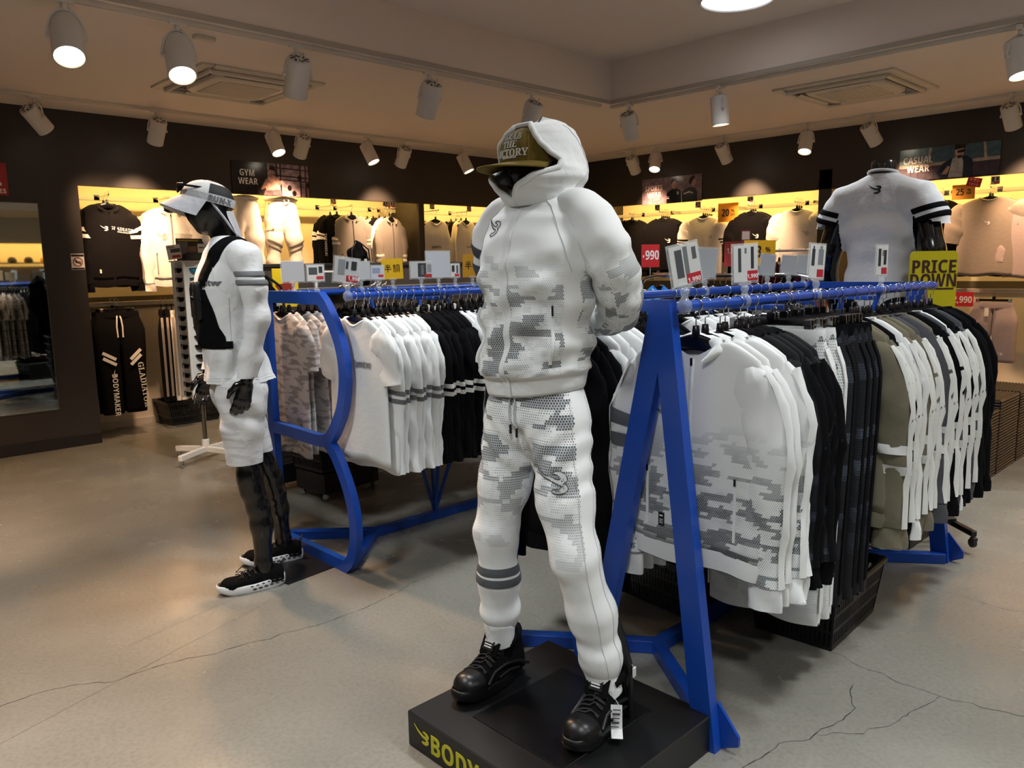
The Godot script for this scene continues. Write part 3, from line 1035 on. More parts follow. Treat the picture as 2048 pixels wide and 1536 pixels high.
func sleeve_part(o: Dictionary, s: float, u0: float, u1: float, grow: float, th0: float, th1: float, key: String) -> ArrayMesh:
	if cache.has(key): return cache[key]
	var n := 19
	var fp := sleeve_path(o, s, n)
	var fr := sleeve_radii(o, n)
	var p := []
	var ra := []
	var rb := []
	var m := 12 if u1 - u0 > 0.4 else 4
	if u1 - u0 > 0.9: m = 18
	for i in m + 1:
		var u := lerpf(u0, u1, float(i) / m) * (n - 1)
		var a := int(minf(floor(u), n - 2))
		var f := u - a
		p.append(fp[a].lerp(fp[a + 1], f))
		ra.append(lerpf(fr[0][a], fr[0][a + 1], f) + grow)
		rb.append(lerpf(fr[1][a], fr[1][a + 1], f) + grow)
	var mb := MB.new()
	var sd: float = o.seed
	var wob := func(q: Vector3, a: float, _u: float) -> float:
		return 0.0045 * sin(q.y * 31.0 + sd * 2.0 + a) + 0.003 * sin(q.y * 57.0 + a * 3.0 + sd)
	var rows: Array = mb.sleeve(p, ra, rb, 16, Vector3(0, 0, 1), th0, th1, wob)
	for i in mb.t.size():
		mb.t[i] = Vector2(mb.v[i].x / 0.9 + 0.8, (TOPY - mb.v[i].y) / 0.9)
	if u1 >= 1.0 and th1 - th0 > 6.0:
		var lid := []
		for j in 16: lid.append(rows[-1][j] + Vector3(0, 0.006, 0))
		mb.poly(lid, Vector3.DOWN)
	cache[key] = mb.done()
	return cache[key]

func collar_mesh(o: Dictionary, hood: bool, key: String) -> ArrayMesh:
	if cache.has(key): return cache[key]
	var mb := MB.new()
	if hood:
		# the hood lies folded round the neck and drops down the back
		var p := []
		var r := []
		for i in 17:
			var a := lerpf(-2.55, 2.55, i / 16.0)
			p.append(Vector3(sin(a) * 0.083, TOPY - 0.012 - 0.055 * pow(absf(a) / 2.55, 2.0) + 0.004 * sin(i * 1.9 + o.seed), -cos(a) * 0.034 + 0.010))
			r.append(0.025 - 0.019 * pow(absf(a) / 2.55, 2.0))
		mb.tube(p, r, 10)
		var rows := []
		for i in 9:
			var u := i / 8.0
			var row := PackedVector3Array()
			for j in 15:
				var v := -1.0 + 2.0 * j / 14.0
				row.append(Vector3(v * lerpf(0.105, 0.12, u) * (1.0 - 0.35 * u * u), TOPY - 0.01 - 0.20 * u - 0.03 * v * v * (1 - u), -0.022 - 0.022 * sin(u * PI * 0.9) * (1.0 - v * v * 0.8) - 0.004 * sin(v * 6.0 + o.seed)))
			rows.append(row)
		mb.grid(rows, false)
	else:
		var p := []
		for i in 25:
			var a := TAU * i / 24.0
			var x: float = sin(a) * (o.nw + 0.004)
			var front := cos(a) > 0.0
			p.append(Vector3(x, TOPY - 0.003 - (o.dip if front else 0.01) * exp(-pow(x / 0.075, 2.0)), cos(a) * 0.013 + fold(x, 0.0, o.seed, o.amp)))
		mb.tube(p, 0.0075, 7, false)
	cache[key] = mb.done()
	return cache[key]

# a garment with sleeves or without. look: body, sleeve, rib, collar, strip, band, zip (materials); the rest are sizes
func make_top(o: Dictionary, variant: int) -> Node3D:
	var d := {"len": 0.66, "sh": 0.215, "cw": 0.245, "hw": 0.25, "nw": 0.085, "drop": 0.065, "dip": 0.055, "th": 0.022, "amp": 0.0055, "sl": 0.60, "sr": 0.052, "seed": float(variant) * 1.37}
	d.merge(o, true)
	var shape := "%s%d" % [o.shape, variant]
	var root := Node3D.new()
	root.name = o.called
	part("body", body_mesh(d, shape + "body"), o.body, root)
	if o.has("rib"):
		part("hem_rib", rib_mesh(d, shape + "rib"), o.rib, root)
	if o.get("hood", false):
		part("hood", collar_mesh(d, true, shape + "hood"), o.get("hoodm", o.body), root)
	else:
		part("collar", collar_mesh(d, false, shape + "collar"), o.get("collarm", o.body), root)
	if d.sl > 0.0:
		for s in [1.0, -1.0]:
			var cuff: bool = o.has("rib")
			var sl := part("sleeve", sleeve_part(d, s, 0.0, 0.9 if cuff else 1.0, 0.0, 0.0, TAU, "%ssl%d" % [shape, s]), o.get("sleevem", o.body), root)
			if cuff:
				part("cuff", sleeve_part(d, s, 0.895, 1.0, -0.004, 0.0, TAU, "%scf%d" % [shape, s]), o.rib, sl)
			if o.has("strip"):
				# tangent x bin turns the ring so that angle 0 or PI faces outward, by side
				var mid := PI if s > 0 else 0.0
				part("side_stripe", sleeve_part(d, s, 0.05, 0.9, 0.0035, mid - 0.62, mid + 0.62, "%sst%d" % [shape, s]), o.strip, sl)
			if o.has("band"):
				for q in o.get("bands", [[0.34, 0.385], [0.42, 0.465]]):
					part("arm_band", sleeve_part(d, s, q[0], q[1], 0.0022, 0.0, TAU, "%sbd%d%.2f" % [shape, s, q[0]]), o.band, sl)
	if o.has("zip"):
		var mb := MB.new()
		var rows := []
		for i in 20:
			var dd := lerpf(d.dip + 0.01, d.len - 0.004, i / 19.0)
			var row := PackedVector3Array()
			for x in [-0.008, -0.003, 0.003, 0.008]:
				row.append(Vector3(x, TOPY - dd, front_z(d, x, dd) + (0.0035 if absf(x) < 0.005 else 0.0)))
			rows.append(row)
		mb.grid(rows, false, [], 0)
		part("zip", mb, o.zip, root)
		var pl := MB.new()
		pl.box(Vector3(0, TOPY - d.dip - 0.018, front_z(d, 0, d.dip + 0.02) + 0.007), Vector3(0.008, 0.024, 0.004), 0.001)
		part("zip_pull", pl, black_plastic, root)
	if o.has("pockets"):
		for s in [-1.0, 1.0]:
			var mb := MB.new()
			var x: float = s * 0.155
			for i in 6:
				var dd := lerpf(d.len * 0.60, d.len * 0.85, i / 5.0)
				if i < 5:
					var d2 := lerpf(d.len * 0.60, d.len * 0.85, (i + 1) / 5.0)
					mb.beam(Vector3(x, TOPY - dd, front_z(d, x, dd) + 0.003), Vector3(x, TOPY - d2, front_z(d, x, d2) + 0.003), 0.009, 0.003, Vector3.RIGHT, 0.0005)
			part("pocket_welt", mb, o.pockets, root)
			var pl := MB.new()
			pl.box(Vector3(x, TOPY - d.len * 0.59, front_z(d, x, d.len * 0.59) + 0.006), Vector3(0.007, 0.022, 0.004), 0.001)
			part("zip_pull", pl, black_plastic, root)
	root.set_meta("category", o.cat)
	root.set_meta("dims", d)
	return root

# put a flat print on the chest: local x, distance below the collar
func print_spot(root: Node3D, x: float, dd: float, lift := 0.0045) -> Vector3:
	var d: Dictionary = root.get_meta("dims")
	return Vector3(x, TOPY - dd, front_z(d, x, dd) + lift)

# trousers or shorts on a clip hanger, waist at the clips
func make_bottoms(o: Dictionary, variant: int) -> Node3D:
	var key := "%s%d" % [o.shape, variant]
	var root := Node3D.new()
	root.name = o.called
	var ww: float = o.get("ww", 0.19)
	var L: float = o.len
	var th: float = o.get("th", 0.024)
	var leg: float = o.get("leg", 0.07)
	var rise := 0.27
	var sd := variant * 1.9
	var y0 := -0.115
	for k in 2:
		var s := -1.0 if k == 0 else 1.0
		var kk := key + "leg%d" % k
		if not cache.has(kk):
			var mb := MB.new()
			var rows := []
			var uvs := []
			for i in 19:
				var u := i / 18.0
				var d := u * L
				var inner := lerpf(0.0, 0.012, smoothstep(rise, rise + 0.1, d))
				var outer := lerpf(ww, lerpf(ww + 0.045, 0.0 + inner + leg * 2.0 + 0.03, smoothstep(rise * 0.6, L, d)), smoothstep(0.0, 0.16, d))
				var row := PackedVector3Array()
				var uv := PackedVector2Array()
				for j in 25:
					var a := TAU * j / 24.0
					var c := (inner + outer) * 0.5
					var w := (outer - inner) * 0.5
					var x := c + w * cos(a)
					var z := th * signf(sin(a)) * pow(absf(sin(a)), 0.75) * (0.45 + 0.55 * smoothstep(0.0, 0.2, d)) + 0.006 * sin(x * 33.0 + sd + d * 4.0) * smoothstep(0.0, 0.3, d)
					row.append(Vector3(s * x, y0 - d, z))
					uv.append(Vector2(s * x / 0.9 + 0.5, 0.92 - d / L * 0.62))
				rows.append(row); uvs.append(uv)
			var inr := PackedVector3Array()
			for q in rows[-1]: inr.append(Vector3(q.x, q.y + 0.02, q.z * 0.5))
			rows.append(inr); uvs.append(uvs[-1])
			mb.grid(rows, true, uvs)
			cache[kk] = mb.done()
		var lg := part("leg", cache[kk], o.body, root)
		if o.has("strip"):
			var ks := key + "strip%d" % k
			if not cache.has(ks):
				var mb := MB.new()
				for i in 16:
					var d0 := lerpf(0.05, L - 0.05, i / 16.0)
					var d1 := lerpf(0.05, L - 0.05, (i + 1) / 16.0)
					var xs := []
					for d in [d0, d1]:
						xs.append(lerpf(ww, lerpf(ww + 0.045, 0.012 + leg * 2.0 + 0.03, smoothstep(rise * 0.6, L, d)), smoothstep(0.0, 0.16, d)))
					mb.beam(Vector3(s * (xs[0] + 0.001), y0 - d0, 0), Vector3(s * (xs[1] + 0.001), y0 - d1, 0), 0.004, 0.022, Vector3.RIGHT, 0.001)
				cache[ks] = mb.done()
			part("side_stripe", cache[ks], o.strip, lg)
		if o.has("cuffm"):
			var mb := MB.new()
			mb.box(Vector3(s * (0.012 + leg + 0.015), y0 - L - 0.02, 0), Vector3(leg * 1.7, 0.06, th * 1.7), 0.012)
			part("cuff", mb, o.cuffm, lg)
	var kw := key + "waist"
	if not cache.has(kw):
		var mb := MB.new()
		var rows := []
		for q in [[0.012, 0.97], [0.016, 1.0], [-0.012, 1.03], [-0.036, 1.02], [-0.04, 0.98]]:
			var row := PackedVector3Array()
			for j in 41:
				var a := TAU * j / 40.0
				row.append(Vector3(ww * cos(a) * q[1], y0 + q[0], (th * 0.55 + 0.004) * sin(a) * q[1] + 0.0014 * sin(j * 5.0)))
			rows.append(row)
		mb.grid(rows, true)
		cache[kw] = mb.done()
	part("waistband", cache[kw], o.get("waistm", o.body), root)
	if o.has("cordm"):
		for s in [-1.0, 1.0]:
			var mb := MB.new()
			mb.tube([Vector3(s * 0.012, y0 - 0.02, 0.02), Vector3(s * 0.018, y0 - 0.05, 0.032), Vector3(s * 0.025, y0 - 0.12, 0.034), Vector3(s * 0.022, y0 - 0.22, 0.036)], o.get("cordr", 0.004), 6)
			part("drawstring", mb, o.cordm, root)
	root.set_meta("category", o.cat)
	return root

func place_made(root: Node3D, label: String, at: Vector3, turn: float, group := "") -> Node3D:
	root.name = numbered(String(root.name))
	add_child(root, true)
	root.position = at
	root.rotation.y = turn
	root.set_meta("label", label)
	if group: root.set_meta("group", group)
	return root

const ORD := ["first", "second", "third", "fourth", "fifth", "sixth", "seventh", "eighth", "ninth", "tenth", "eleventh", "twelfth", "thirteenth", "fourteenth", "fifteenth", "sixteenth", "seventeenth", "eighteenth", "nineteenth", "twentieth"]

# a run of like garments along a rail that recedes in +x; every garment with its hanger
func run(o: Dictionary, bottoms: bool, xs: Array, z: float, noun: String, where: String, group: String, rng: RandomNumberGenerator) -> void:
	var src := []
	for v in 3:
		var w: Node3D = make_bottoms(o, v) if bottoms else make_top(o, v)
		src.append(w)
	for i in xs.size():
		var turn := -PI / 2 + rng.randf_range(-0.07, 0.07)
		var at := Vector3(xs[i], RAILY, z + rng.randf_range(-0.012, 0.012))
		var lab := "%s, %s %s" % [noun, ORD[i], where] if xs.size() > 1 else "%s, %s" % [noun, where]
		copy_of(src[i % 3], String(src[i % 3].name), lab, at, turn, group)
		var hl := "black hanger carrying the %s %s" % [ORD[i], noun]
		hang(clip_src if bottoms else hanger_src, at, turn, hl, "hangers on the blue racks")
	for w in src: w.free()

func spread(a: float, b: float, n: int, rng: RandomNumberGenerator) -> Array:
	var r := []
	for i in n:
		r.append(lerpf(a, b, (i + 0.5) / n) + rng.randf_range(-0.2, 0.2) * (b - a) / n)
	return r

const WHITE := "e9ebea"
const BLACK := "0c0c0f"
const KHAKI := "77715f"
const GREY := "55555a"

func rail_clothes() -> void:
	make_hangers()
	var rng := RandomNumberGenerator.new()
	rng.seed = 77
	var zb := -3.235
	var white := cloth(WHITE)
	var black := cloth(BLACK)
	var khaki := cloth(KHAKI)
	var lav := cloth("cfcfd9")
	var grey := cloth(GREY)
	var wr := "on the B rack's front rail"
	# B rack, front rail: white long sleeves, black long sleeves, white and lavender tees
	var tee := {"called": "t_shirt", "shape": "tee", "cat": "t-shirt", "len": 0.70, "sl": 0.23, "sr": 0.085, "out": 0.035, "cw": 0.24, "hw": 0.25, "dip": 0.04}
	var front_tee := tee.merged({"body": white, "amp": 0.003}, true)
	var ft := make_top(front_tee, 0)
	var l0 := lettering("bmtw", 0.034, mat("77787c", 0.8), ft, print_spot(ft, 0.085, 0.22, 0.007), Basis(), "print", true, false, 0.001)
	l0.rotation.y = 0.05
	place_made(ft, "white short-sleeved shirt with small grey lettering, nearest the letter B", Vector3(2.085, RAILY, zb), -PI / 2)
	hang(hanger_src, Vector3(2.085, RAILY, zb), -PI / 2, "black hanger carrying the white lettered shirt nearest the letter B", "hangers on the blue racks")
	var ls := {"called": "long_sleeve_shirt", "shape": "ls", "cat": "shirt", "len": 0.74, "sl": 0.66, "sr": 0.05, "th": 0.02, "bands": [[0.40, 0.435], [0.46, 0.495]]}
	run(ls.merged({"body": white, "band": cloth("6f7072"), "shape": "lsw"}, true), false, spread(2.11, 2.40, 8, rng), zb, "white long-sleeved shirt with grey arm bands", wr, "white long-sleeved shirts on the B rack", rng)
	run(ls.merged({"body": black, "band": cloth("e6e6e2"), "shape": "lsb"}, true), false, spread(2.40, 2.68, 8, rng), zb, "black long-sleeved shirt with white arm bands", wr, "black long-sleeved shirts on the B rack", rng)
	run(tee.merged({"body": white, "shape": "teew", "band": cloth("6f7072"), "bands": [[0.6, 0.7]]}, true), false, spread(2.69, 2.75, 2, rng), zb, "white short-sleeved shirt with grey band", wr, "white short-sleeved shirts on the B rack", rng)
	run(tee.merged({"body": lav, "shape": "teel"}, true), false, spread(2.77, 3.05, 7, rng), zb, "pale lavender T-shirt", wr, "lavender T-shirts on the B rack", rng)
	run(ls.merged({"body": black, "shape": "lsk", "len": 0.7}, true), false, spread(3.1, 4.1, 12, rng), zb, "plain black long-sleeved shirt", wr, "plain black shirts on the B rack", rng)
	# B rack, back rail
	var zk := -3.985
	run(tee.merged({"body": camo_soft, "shape": "teec", "len": 0.78}, true), false, spread(2.07, 2.40, 6, rng), zk, "grey camouflage T-shirt", "on the B rack's back rail", "grey camouflage T-shirts on the B rack", rng)
	run(ls.merged({"body": black, "shape": "lsc"}, true), false, spread(2.46, 2.9, 6, rng), zk, "black shirt", "on the B rack's back rail", "black shirts on the B rack's back rail", rng)
	run(tee.merged({"body": cloth("d6d2cc"), "shape": "tees"}, true), false, spread(2.95, 3.3, 5, rng), zk, "off-white T-shirt", "on the B rack's back rail", "off-white T-shirts on the B rack's back rail", rng)
	run(ls.merged({"body": black, "shape": "lsd"}, true), false, spread(3.35, 4.1, 8, rng), zk, "dark long shirt", "on the B rack's back rail", "dark shirts on the B rack's back rail", rng)
	# M rack, front rail
	var zm := -1.345
	var wm := "on the M rack's front rail"
	var hood := {"called": "hooded_jacket", "shape": "hood", "cat": "jacket", "len": 0.735, "sl": 0.74, "sr": 0.058, "th": 0.027, "hood": true, "out": 0.03, "cw": 0.255, "hw": 0.245, "sh": 0.222, "nw": 0.10}
	var first := make_top(hood.merged({"body": camo, "hoodm": white, "sleevem": camo, "strip": white, "rib": white, "zip": white, "pockets": white, "shape": "hoodcf", "amp": 0.004}, true), 0)
	emblem(0.045, mat("4c5054", 0.8), first, print_spot(first, -0.075, 0.245), Basis(Vector3.BACK, 0.25), 0.0022)
	var tag := MB.new()
	tag.box(print_spot(first, -0.10, 0.60), Vector3(0.022, 0.045, 0.002), 0.0005)
	part("woven_label", tag, mat("0a0a0a", 0.7), first)
	var lines := MB.new()
	for k in 3: lines.box(print_spot(first, -0.10, 0.613 - 0.006 * k, 0.006), Vector3(0.014, 0.0025, 0.0008))
	lines.box(print_spot(first, -0.10, 0.588, 0.006), Vector3(0.012, 0.005, 0.0008))
	part("label_print", lines, mat("e8e8e8", 0.7), first)
	part("arm_band", sleeve_part(first.get_meta("dims"), -1.0, 0.26, 0.32, 0.0022, 0.0, TAU, "hoodcf0b1"), cloth("5d6064"), first)
	part("arm_band", sleeve_part(first.get_meta("dims"), -1.0, 0.36, 0.42, 0.0022, 0.0, TAU, "hoodcf0b2"), cloth("5d6064"), first)
	place_made(first, "white hooded zip jacket with grey dot camouflage, directly behind the letter M", Vector3(2.10, RAILY, zm), -PI / 2 + 0.05)
	hang(hanger_src, Vector3(2.10, RAILY, zm), -PI / 2 + 0.05, "black hanger carrying the camouflage jacket directly behind the letter M", "hangers on the blue racks")
	run(hood.merged({"body": camo, "hoodm": white, "sleevem": camo, "strip": white, "rib": white, "shape": "hoodc"}, true), false, [2.165, 2.225, 2.285], zm, "white camouflage hooded jacket", wm, "white camouflage jackets on the M rack", rng)
	run(hood.merged({"body": camo_dark, "hoodm": black, "sleevem": camo_dark, "strip": black, "rib": black, "shape": "hoodb"}, true), false, [2.35, 2.405, 2.455, 2.505], zm, "black hooded jacket with faint dots", wm, "black hooded jackets on the M rack", rng)
	var jog := {"called": "joggers", "cat": "joggers", "len": 1.03, "ww": 0.185, "leg": 0.085, "th": 0.03}
	run(jog.merged({"body": camo, "waistm": white, "strip": white, "shape": "jogw"}, true), true, [2.56, 2.61, 2.655, 2.70], zm, "white camouflage joggers", wm, "white camouflage joggers on the M rack", rng)
	run(jog.merged({"body": camo_dark, "waistm": black, "strip": black, "shape": "jogb"}, true), true, [2.76, 2.815, 2.87, 2.925, 2.975], zm, "black joggers with faint dots", wm, "black joggers on the M rack", rng)
	var tj := {"called": "track_jacket", "cat": "jacket", "len": 0.80, "sl": 0.80, "sr": 0.062, "th": 0.026, "out": 0.045, "nw": 0.095, "bands": [[0.50, 0.545], [0.60, 0.645]]}
	var wh := cloth("dfe0dc")
	var order := ["k", "k", "b", "w", "k", "k", "g", "g", "k", "b", "g", "w", "b", "b", "g", "b", "b", "b"]
	var nm := {"k": "khaki track jacket with white stripes", "b": "black track jacket with white stripes", "w": "white track jacket", "g": "grey track jacket with white stripes"}
	var cm := {"k": khaki, "b": black, "w": white, "g": grey}
	var seen := {}
	var src := {}
	for i in order.size():
		var c: String = order[i]
		if i >= 15: c = "p"
		if not src.has(c):
			var col: Material = cm.get(c, black)
			var o := tj.merged({"body": col, "sleevem": col, "rib": col, "shape": "tj" + c}, true)
			if c != "p": o.merge({"strip": wh, "band": wh}, true)
			src[c] = [make_top(o, 0), make_top(o, 1)]
		seen[c] = seen.get(c, -1) + 1
		var at := Vector3(lerpf(3.06, 4.18, float(i) / (order.size() - 1)), RAILY, zm + rng.randf_range(-0.012, 0.012))
		var turn := -PI / 2 + rng.randf_range(-0.08, 0.08)
		var noun: String = nm.get(c, "plain black jacket")
		copy_of(src[c][i % 2], "track_jacket", "%s, %s of its colour on the M rack's front rail" % [noun, ORD[seen[c]]], at, turn, "track jackets on the M rack")
		hang(hanger_src, at, turn, "black hanger carrying the %s %s" % [ORD[seen[c]], noun], "hangers on the blue racks")
	for c in src:
		for w in src[c]: w.free()
	# M rack, back rail
	var zn := -1.975
	var wn := "on the M rack's back rail"
	run(hood.merged({"body": black, "rib": black, "shape": "hoodk", "len": 0.84, "sl": 0.86, "hood": false}, true), false, [2.08, 2.13, 2.17], zn, "long black top", wn, "long black tops on the M rack", rng)
	run(hood.merged({"body": white, "rib": white, "shape": "hoodw", "hood": false}, true), false, [2.25, 2.31, 2.37, 2.43], zn, "white sweat top", wn, "white sweat tops on the M rack", rng)
	run(hood.merged({"body": black, "rib": black, "shape": "hoodm"}, true), false, [2.52, 2.58, 2.64, 2.70, 2.76], zn, "black hooded top", wn, "black hooded tops on the M rack", rng)
	run(hood.merged({"body": white, "rib": white, "shape": "hoodn", "hood": false}, true), false, spread(2.85, 3.35, 6, rng), zn, "white cotton top", wn, "white cotton tops on the M rack", rng)
	run(hood.merged({"body": grey, "rib": grey, "shape": "hoodo", "hood": false}, true), false, spread(3.4, 4.1, 8, rng), zn, "dark grey top", wn, "dark grey tops on the M rack", rng)
	hanger_src.set_meta("keep", true)

# ---------------------------------------------------------------- smooth bodies: tapered capsules joined by a smooth minimum, meshed as surface nets
class Field:
	var a := PackedVector3Array()
	var ab := PackedVector3Array()
	var il := PackedFloat32Array()
	var r0 := PackedFloat32Array()
	var dr := PackedFloat32Array()
	var sc := PackedVector3Array()
	var ms := PackedFloat32Array()
	var k := 0.03
	var ripple = null

	func bone(p: Vector3, q: Vector3, rp: float, rq: float, s := Vector3.ONE) -> void:
		var pp := p / s
		var qq := q / s
		a.append(pp); ab.append(qq - pp)
		il.append(1.0 / maxf((qq - pp).length_squared(), 1e-8))
		r0.append(rp); dr.append(rq - rp)
		sc.append(Vector3.ONE / s)
		ms.append(minf(s.x, minf(s.y, s.z)))

	func limb(pts: Array, rs: Array) -> void:
		for i in pts.size() - 1:
			bone(pts[i], pts[i + 1], rs[i], rs[i + 1])

	func at(p: Vector3) -> float:
		var d := 9.0
		for i in a.size():
			var q := p * sc[i] - a[i]
			var e := ab[i]
			var h := clampf(q.dot(e) * il[i], 0.0, 1.0)
			var f := ((q - e * h).length() - r0[i] - dr[i] * h) * ms[i]
			if f < d + k:
				if d < f + k:
					var m := 0.5 + 0.5 * (f - d) / k
					d = f + (d - f) * m - k * m * (1.0 - m)
				else:
					d = f
		if ripple != null and absf(d) < 0.05:
			d += ripple.call(p)
		return d

	# from a point outside, along dirn, to the surface
	func hit(p: Vector3, dirn: Vector3, lift := 0.0) -> Vector3:
		var q := p
		for i in 60:
			var d := at(q) - lift
			if absf(d) < 0.0004: break
			q += dirn * d * 0.8
			if (q - p).length_squared() > 0.36: return p + dirn * 0.1
		return q

	func normal(p: Vector3) -> Vector3:
		var e := 0.004
		return Vector3(at(p + Vector3(e, 0, 0)) - at(p - Vector3(e, 0, 0)), at(p + Vector3(0, e, 0)) - at(p - Vector3(0, e, 0)), at(p + Vector3(0, 0, e)) - at(p - Vector3(0, 0, e))).normalized()

	func mesh_into(mb: MB, lo: Vector3, hi: Vector3, cell: float, keep = null, uvf = null) -> void:
		var B := 6
		var nb := Vector3i(((hi - lo) / (cell * B)).ceil())
		var nx := nb.x * B + 1
		var ny := nb.y * B + 1
		var nz := nb.z * B + 1
		var val := PackedFloat32Array()
		val.resize(nx * ny * nz)
		val.fill(1.0)
		var vid := PackedInt32Array()
		vid.resize(nx * ny * nz)
		vid.fill(-1)
		var known := PackedByteArray()
		known.resize(nx * ny * nz)
		var reach := cell * B * 0.87 + cell * 1.5
		var blocks := []
		for bx in nb.x:
			for by in nb.y:
				for bz in nb.z:
					var c := lo + (Vector3(bx, by, bz) + Vector3.ONE * 0.5) * (cell * B)
					var d := at(c)
					if absf(d) < reach * 1.15:
						blocks.append(Vector3i(bx, by, bz))
					elif d < 0.0:
						for x in range(bx * B, bx * B + B + 1):
							for y in range(by * B, by * B + B + 1):
								for z in range(bz * B, bz * B + B + 1):
									var q := (x * ny + y) * nz + z
									if known[q] == 0: val[q] = -1.0
		for b in blocks:
			for x in range(b.x * B, b.x * B + B + 1):
				for y in range(b.y * B, b.y * B + B + 1):
					for z in range(b.z * B, b.z * B + B + 1):
						var q := (x * ny + y) * nz + z
						if known[q] == 0:
							known[q] = 1
							val[q] = at(lo + Vector3(x, y, z) * cell)
		var sy := nz
		var sx := ny * nz
		var base := mb.v.size()
		var offs := [0, 1, sy, sy + 1, sx, sx + 1, sx + sy, sx + sy + 1]
		var pos := [Vector3(0, 0, 0), Vector3(0, 0, 1), Vector3(0, 1, 0), Vector3(0, 1, 1), Vector3(1, 0, 0), Vector3(1, 0, 1), Vector3(1, 1, 0), Vector3(1, 1, 1)]
		var edges := [[0, 1], [2, 3], [4, 5], [6, 7], [0, 2], [1, 3], [4, 6], [5, 7], [0, 4], [1, 5], [2, 6], [3, 7]]
		for b in blocks:
			for x in range(b.x * B, b.x * B + B):
				for y in range(b.y * B, b.y * B + B):
					for z in range(b.z * B, b.z * B + B):
						var q := (x * ny + y) * nz + z
						var neg := 0
						for o in offs:
							if val[q + o] < 0.0: neg += 1
						if neg == 0 or neg == 8: continue
						var s := Vector3.ZERO
						var m := 0
						for e in edges:
							var v0 := val[q + offs[e[0]]]
							var v1 := val[q + offs[e[1]]]
							if (v0 < 0.0) != (v1 < 0.0):
								s += pos[e[0]].lerp(pos[e[1]], v0 / (v0 - v1))
								m += 1
						var p := lo + (Vector3(x, y, z) + s / m) * cell
						vid[q] = mb.v.size()
						mb.v.append(p)
						var v := val
						mb.n.append(Vector3(v[q + sx] + v[q + sx + 1] + v[q + sx + sy] + v[q + sx + sy + 1] - v[q] - v[q + 1] - v[q + sy] - v[q + sy + 1], v[q + sy] + v[q + sy + 1] + v[q + sx + sy] + v[q + sx + sy + 1] - v[q] - v[q + 1] - v[q + sx] - v[q + sx + 1], v[q + 1] + v[q + sy + 1] + v[q + sx + 1] + v[q + sx + sy + 1] - v[q] - v[q + sy] - v[q + sx] - v[q + sx + sy]).normalized())
						mb.t.append(uvf.call(p) if uvf != null else Vector2(p.x, p.y))
		var first := mb.ix.size()
		for b in blocks:
			for x in range(b.x * B, b.x * B + B):
				for y in range(b.y * B, b.y * B + B):
					for z in range(b.z * B, b.z * B + B):
						var q := (x * ny + y) * nz + z
						var in0 := val[q] < 0.0
						if y > 0 and z > 0 and in0 != (val[q + sx] < 0.0):
							face(mb, vid, q, q - sy, q - sy - 1, q - 1, in0, keep)
						if x > 0 and z > 0 and in0 != (val[q + sy] < 0.0):
							face(mb, vid, q, q - 1, q - 1 - sx, q - sx, in0, keep)
						if x > 0 and y > 0 and in0 != (val[q + 1] < 0.0):
							face(mb, vid, q, q - sx, q - sx - sy, q - sy, in0, keep)

		# even the normals out over the neighbours
		var soft := PackedVector3Array()
		soft.resize(mb.v.size() - base)
		for i in range(first, mb.ix.size(), 3):
			var s := mb.n[mb.ix[i]] + mb.n[mb.ix[i + 1]] + mb.n[mb.ix[i + 2]]
			for e in 3: soft[mb.ix[i + e] - base] += s
		for i in soft.size():
			if soft[i] != Vector3.ZERO: mb.n[base + i] = soft[i].normalized()

	func face(mb: MB, vid: PackedInt32Array, a0: int, a1: int, a2: int, a3: int, out: bool, keep) -> void:
		var i := vid[a0]
		var j := vid[a1]
		var l := vid[a2]
		var m := vid[a3]
		if i < 0 or j < 0 or l < 0 or m < 0: return
		if keep != null and not keep.call((mb.v[i] + mb.v[l]) * 0.5): return
		var g := (mb.v[l] - mb.v[i]).cross(mb.v[j] - mb.v[i])
		if g.dot(mb.n[i] + mb.n[l]) > 0.0:
			mb.ix.append_array(PackedInt32Array([i, j, l, i, l, m]))
		else:
			mb.ix.append_array(PackedInt32Array([i, l, j, i, m, l]))

# a ribbon laid on a field: points outside it and the way inward; w wide along «across»
func ribbon(f: Field, pts: Array, inward: Array, across: Array, w: float, lift: float, thick := 0.004) -> MB:
	var mb := MB.new()
	var rows := []
	for i in pts.size():
		var row := PackedVector3Array()
		for j in 7:
			var u := (j / 6.0 - 0.5) * w
			var e := lift * (0.1 if j == 0 or j == 6 else 1.0) + (thick if j > 0 and j < 6 else 0.0)
			row.append(f.hit(pts[i] + across[i] * u, inward[i], e))
		rows.append(row)
	mb.grid(rows, false, [], 0)
	return mb

# lettering wrapped onto a surface: where.call(x, y, height above the surface) gives the point
func wrapped_text(s: String, size: float, where, m: Material, parent: Node, called := "lettering", bold := true, serif := false) -> MeshInstance3D:
	var tm := text_mesh(s, size, 0.002, bold, serif)
	var ar := tm.get_mesh_arrays()
	var mb := MB.new()
	var src: PackedVector3Array = ar[Mesh.ARRAY_VERTEX]
	var nn: PackedVector3Array = ar[Mesh.ARRAY_NORMAL]
	for i in src.size():
		mb.v.append(where.call(src[i].x, src[i].y, 0.0012 + src[i].z))
		var e: Vector3 = where.call(src[i].x, src[i].y, 0.02) - where.call(src[i].x, src[i].y, 0.0)
		mb.n.append(e.normalized() if nn[i].z > 0.5 else (e.normalized() if nn[i].z > -0.5 else -e.normalized()))
		mb.t.append(Vector2.ZERO)
	if ar[Mesh.ARRAY_INDEX] != null and ar[Mesh.ARRAY_INDEX].size():
		mb.ix = ar[Mesh.ARRAY_INDEX]
	else:
		for i in src.size(): mb.ix.append(i)
	return part(called, mb, m, parent)

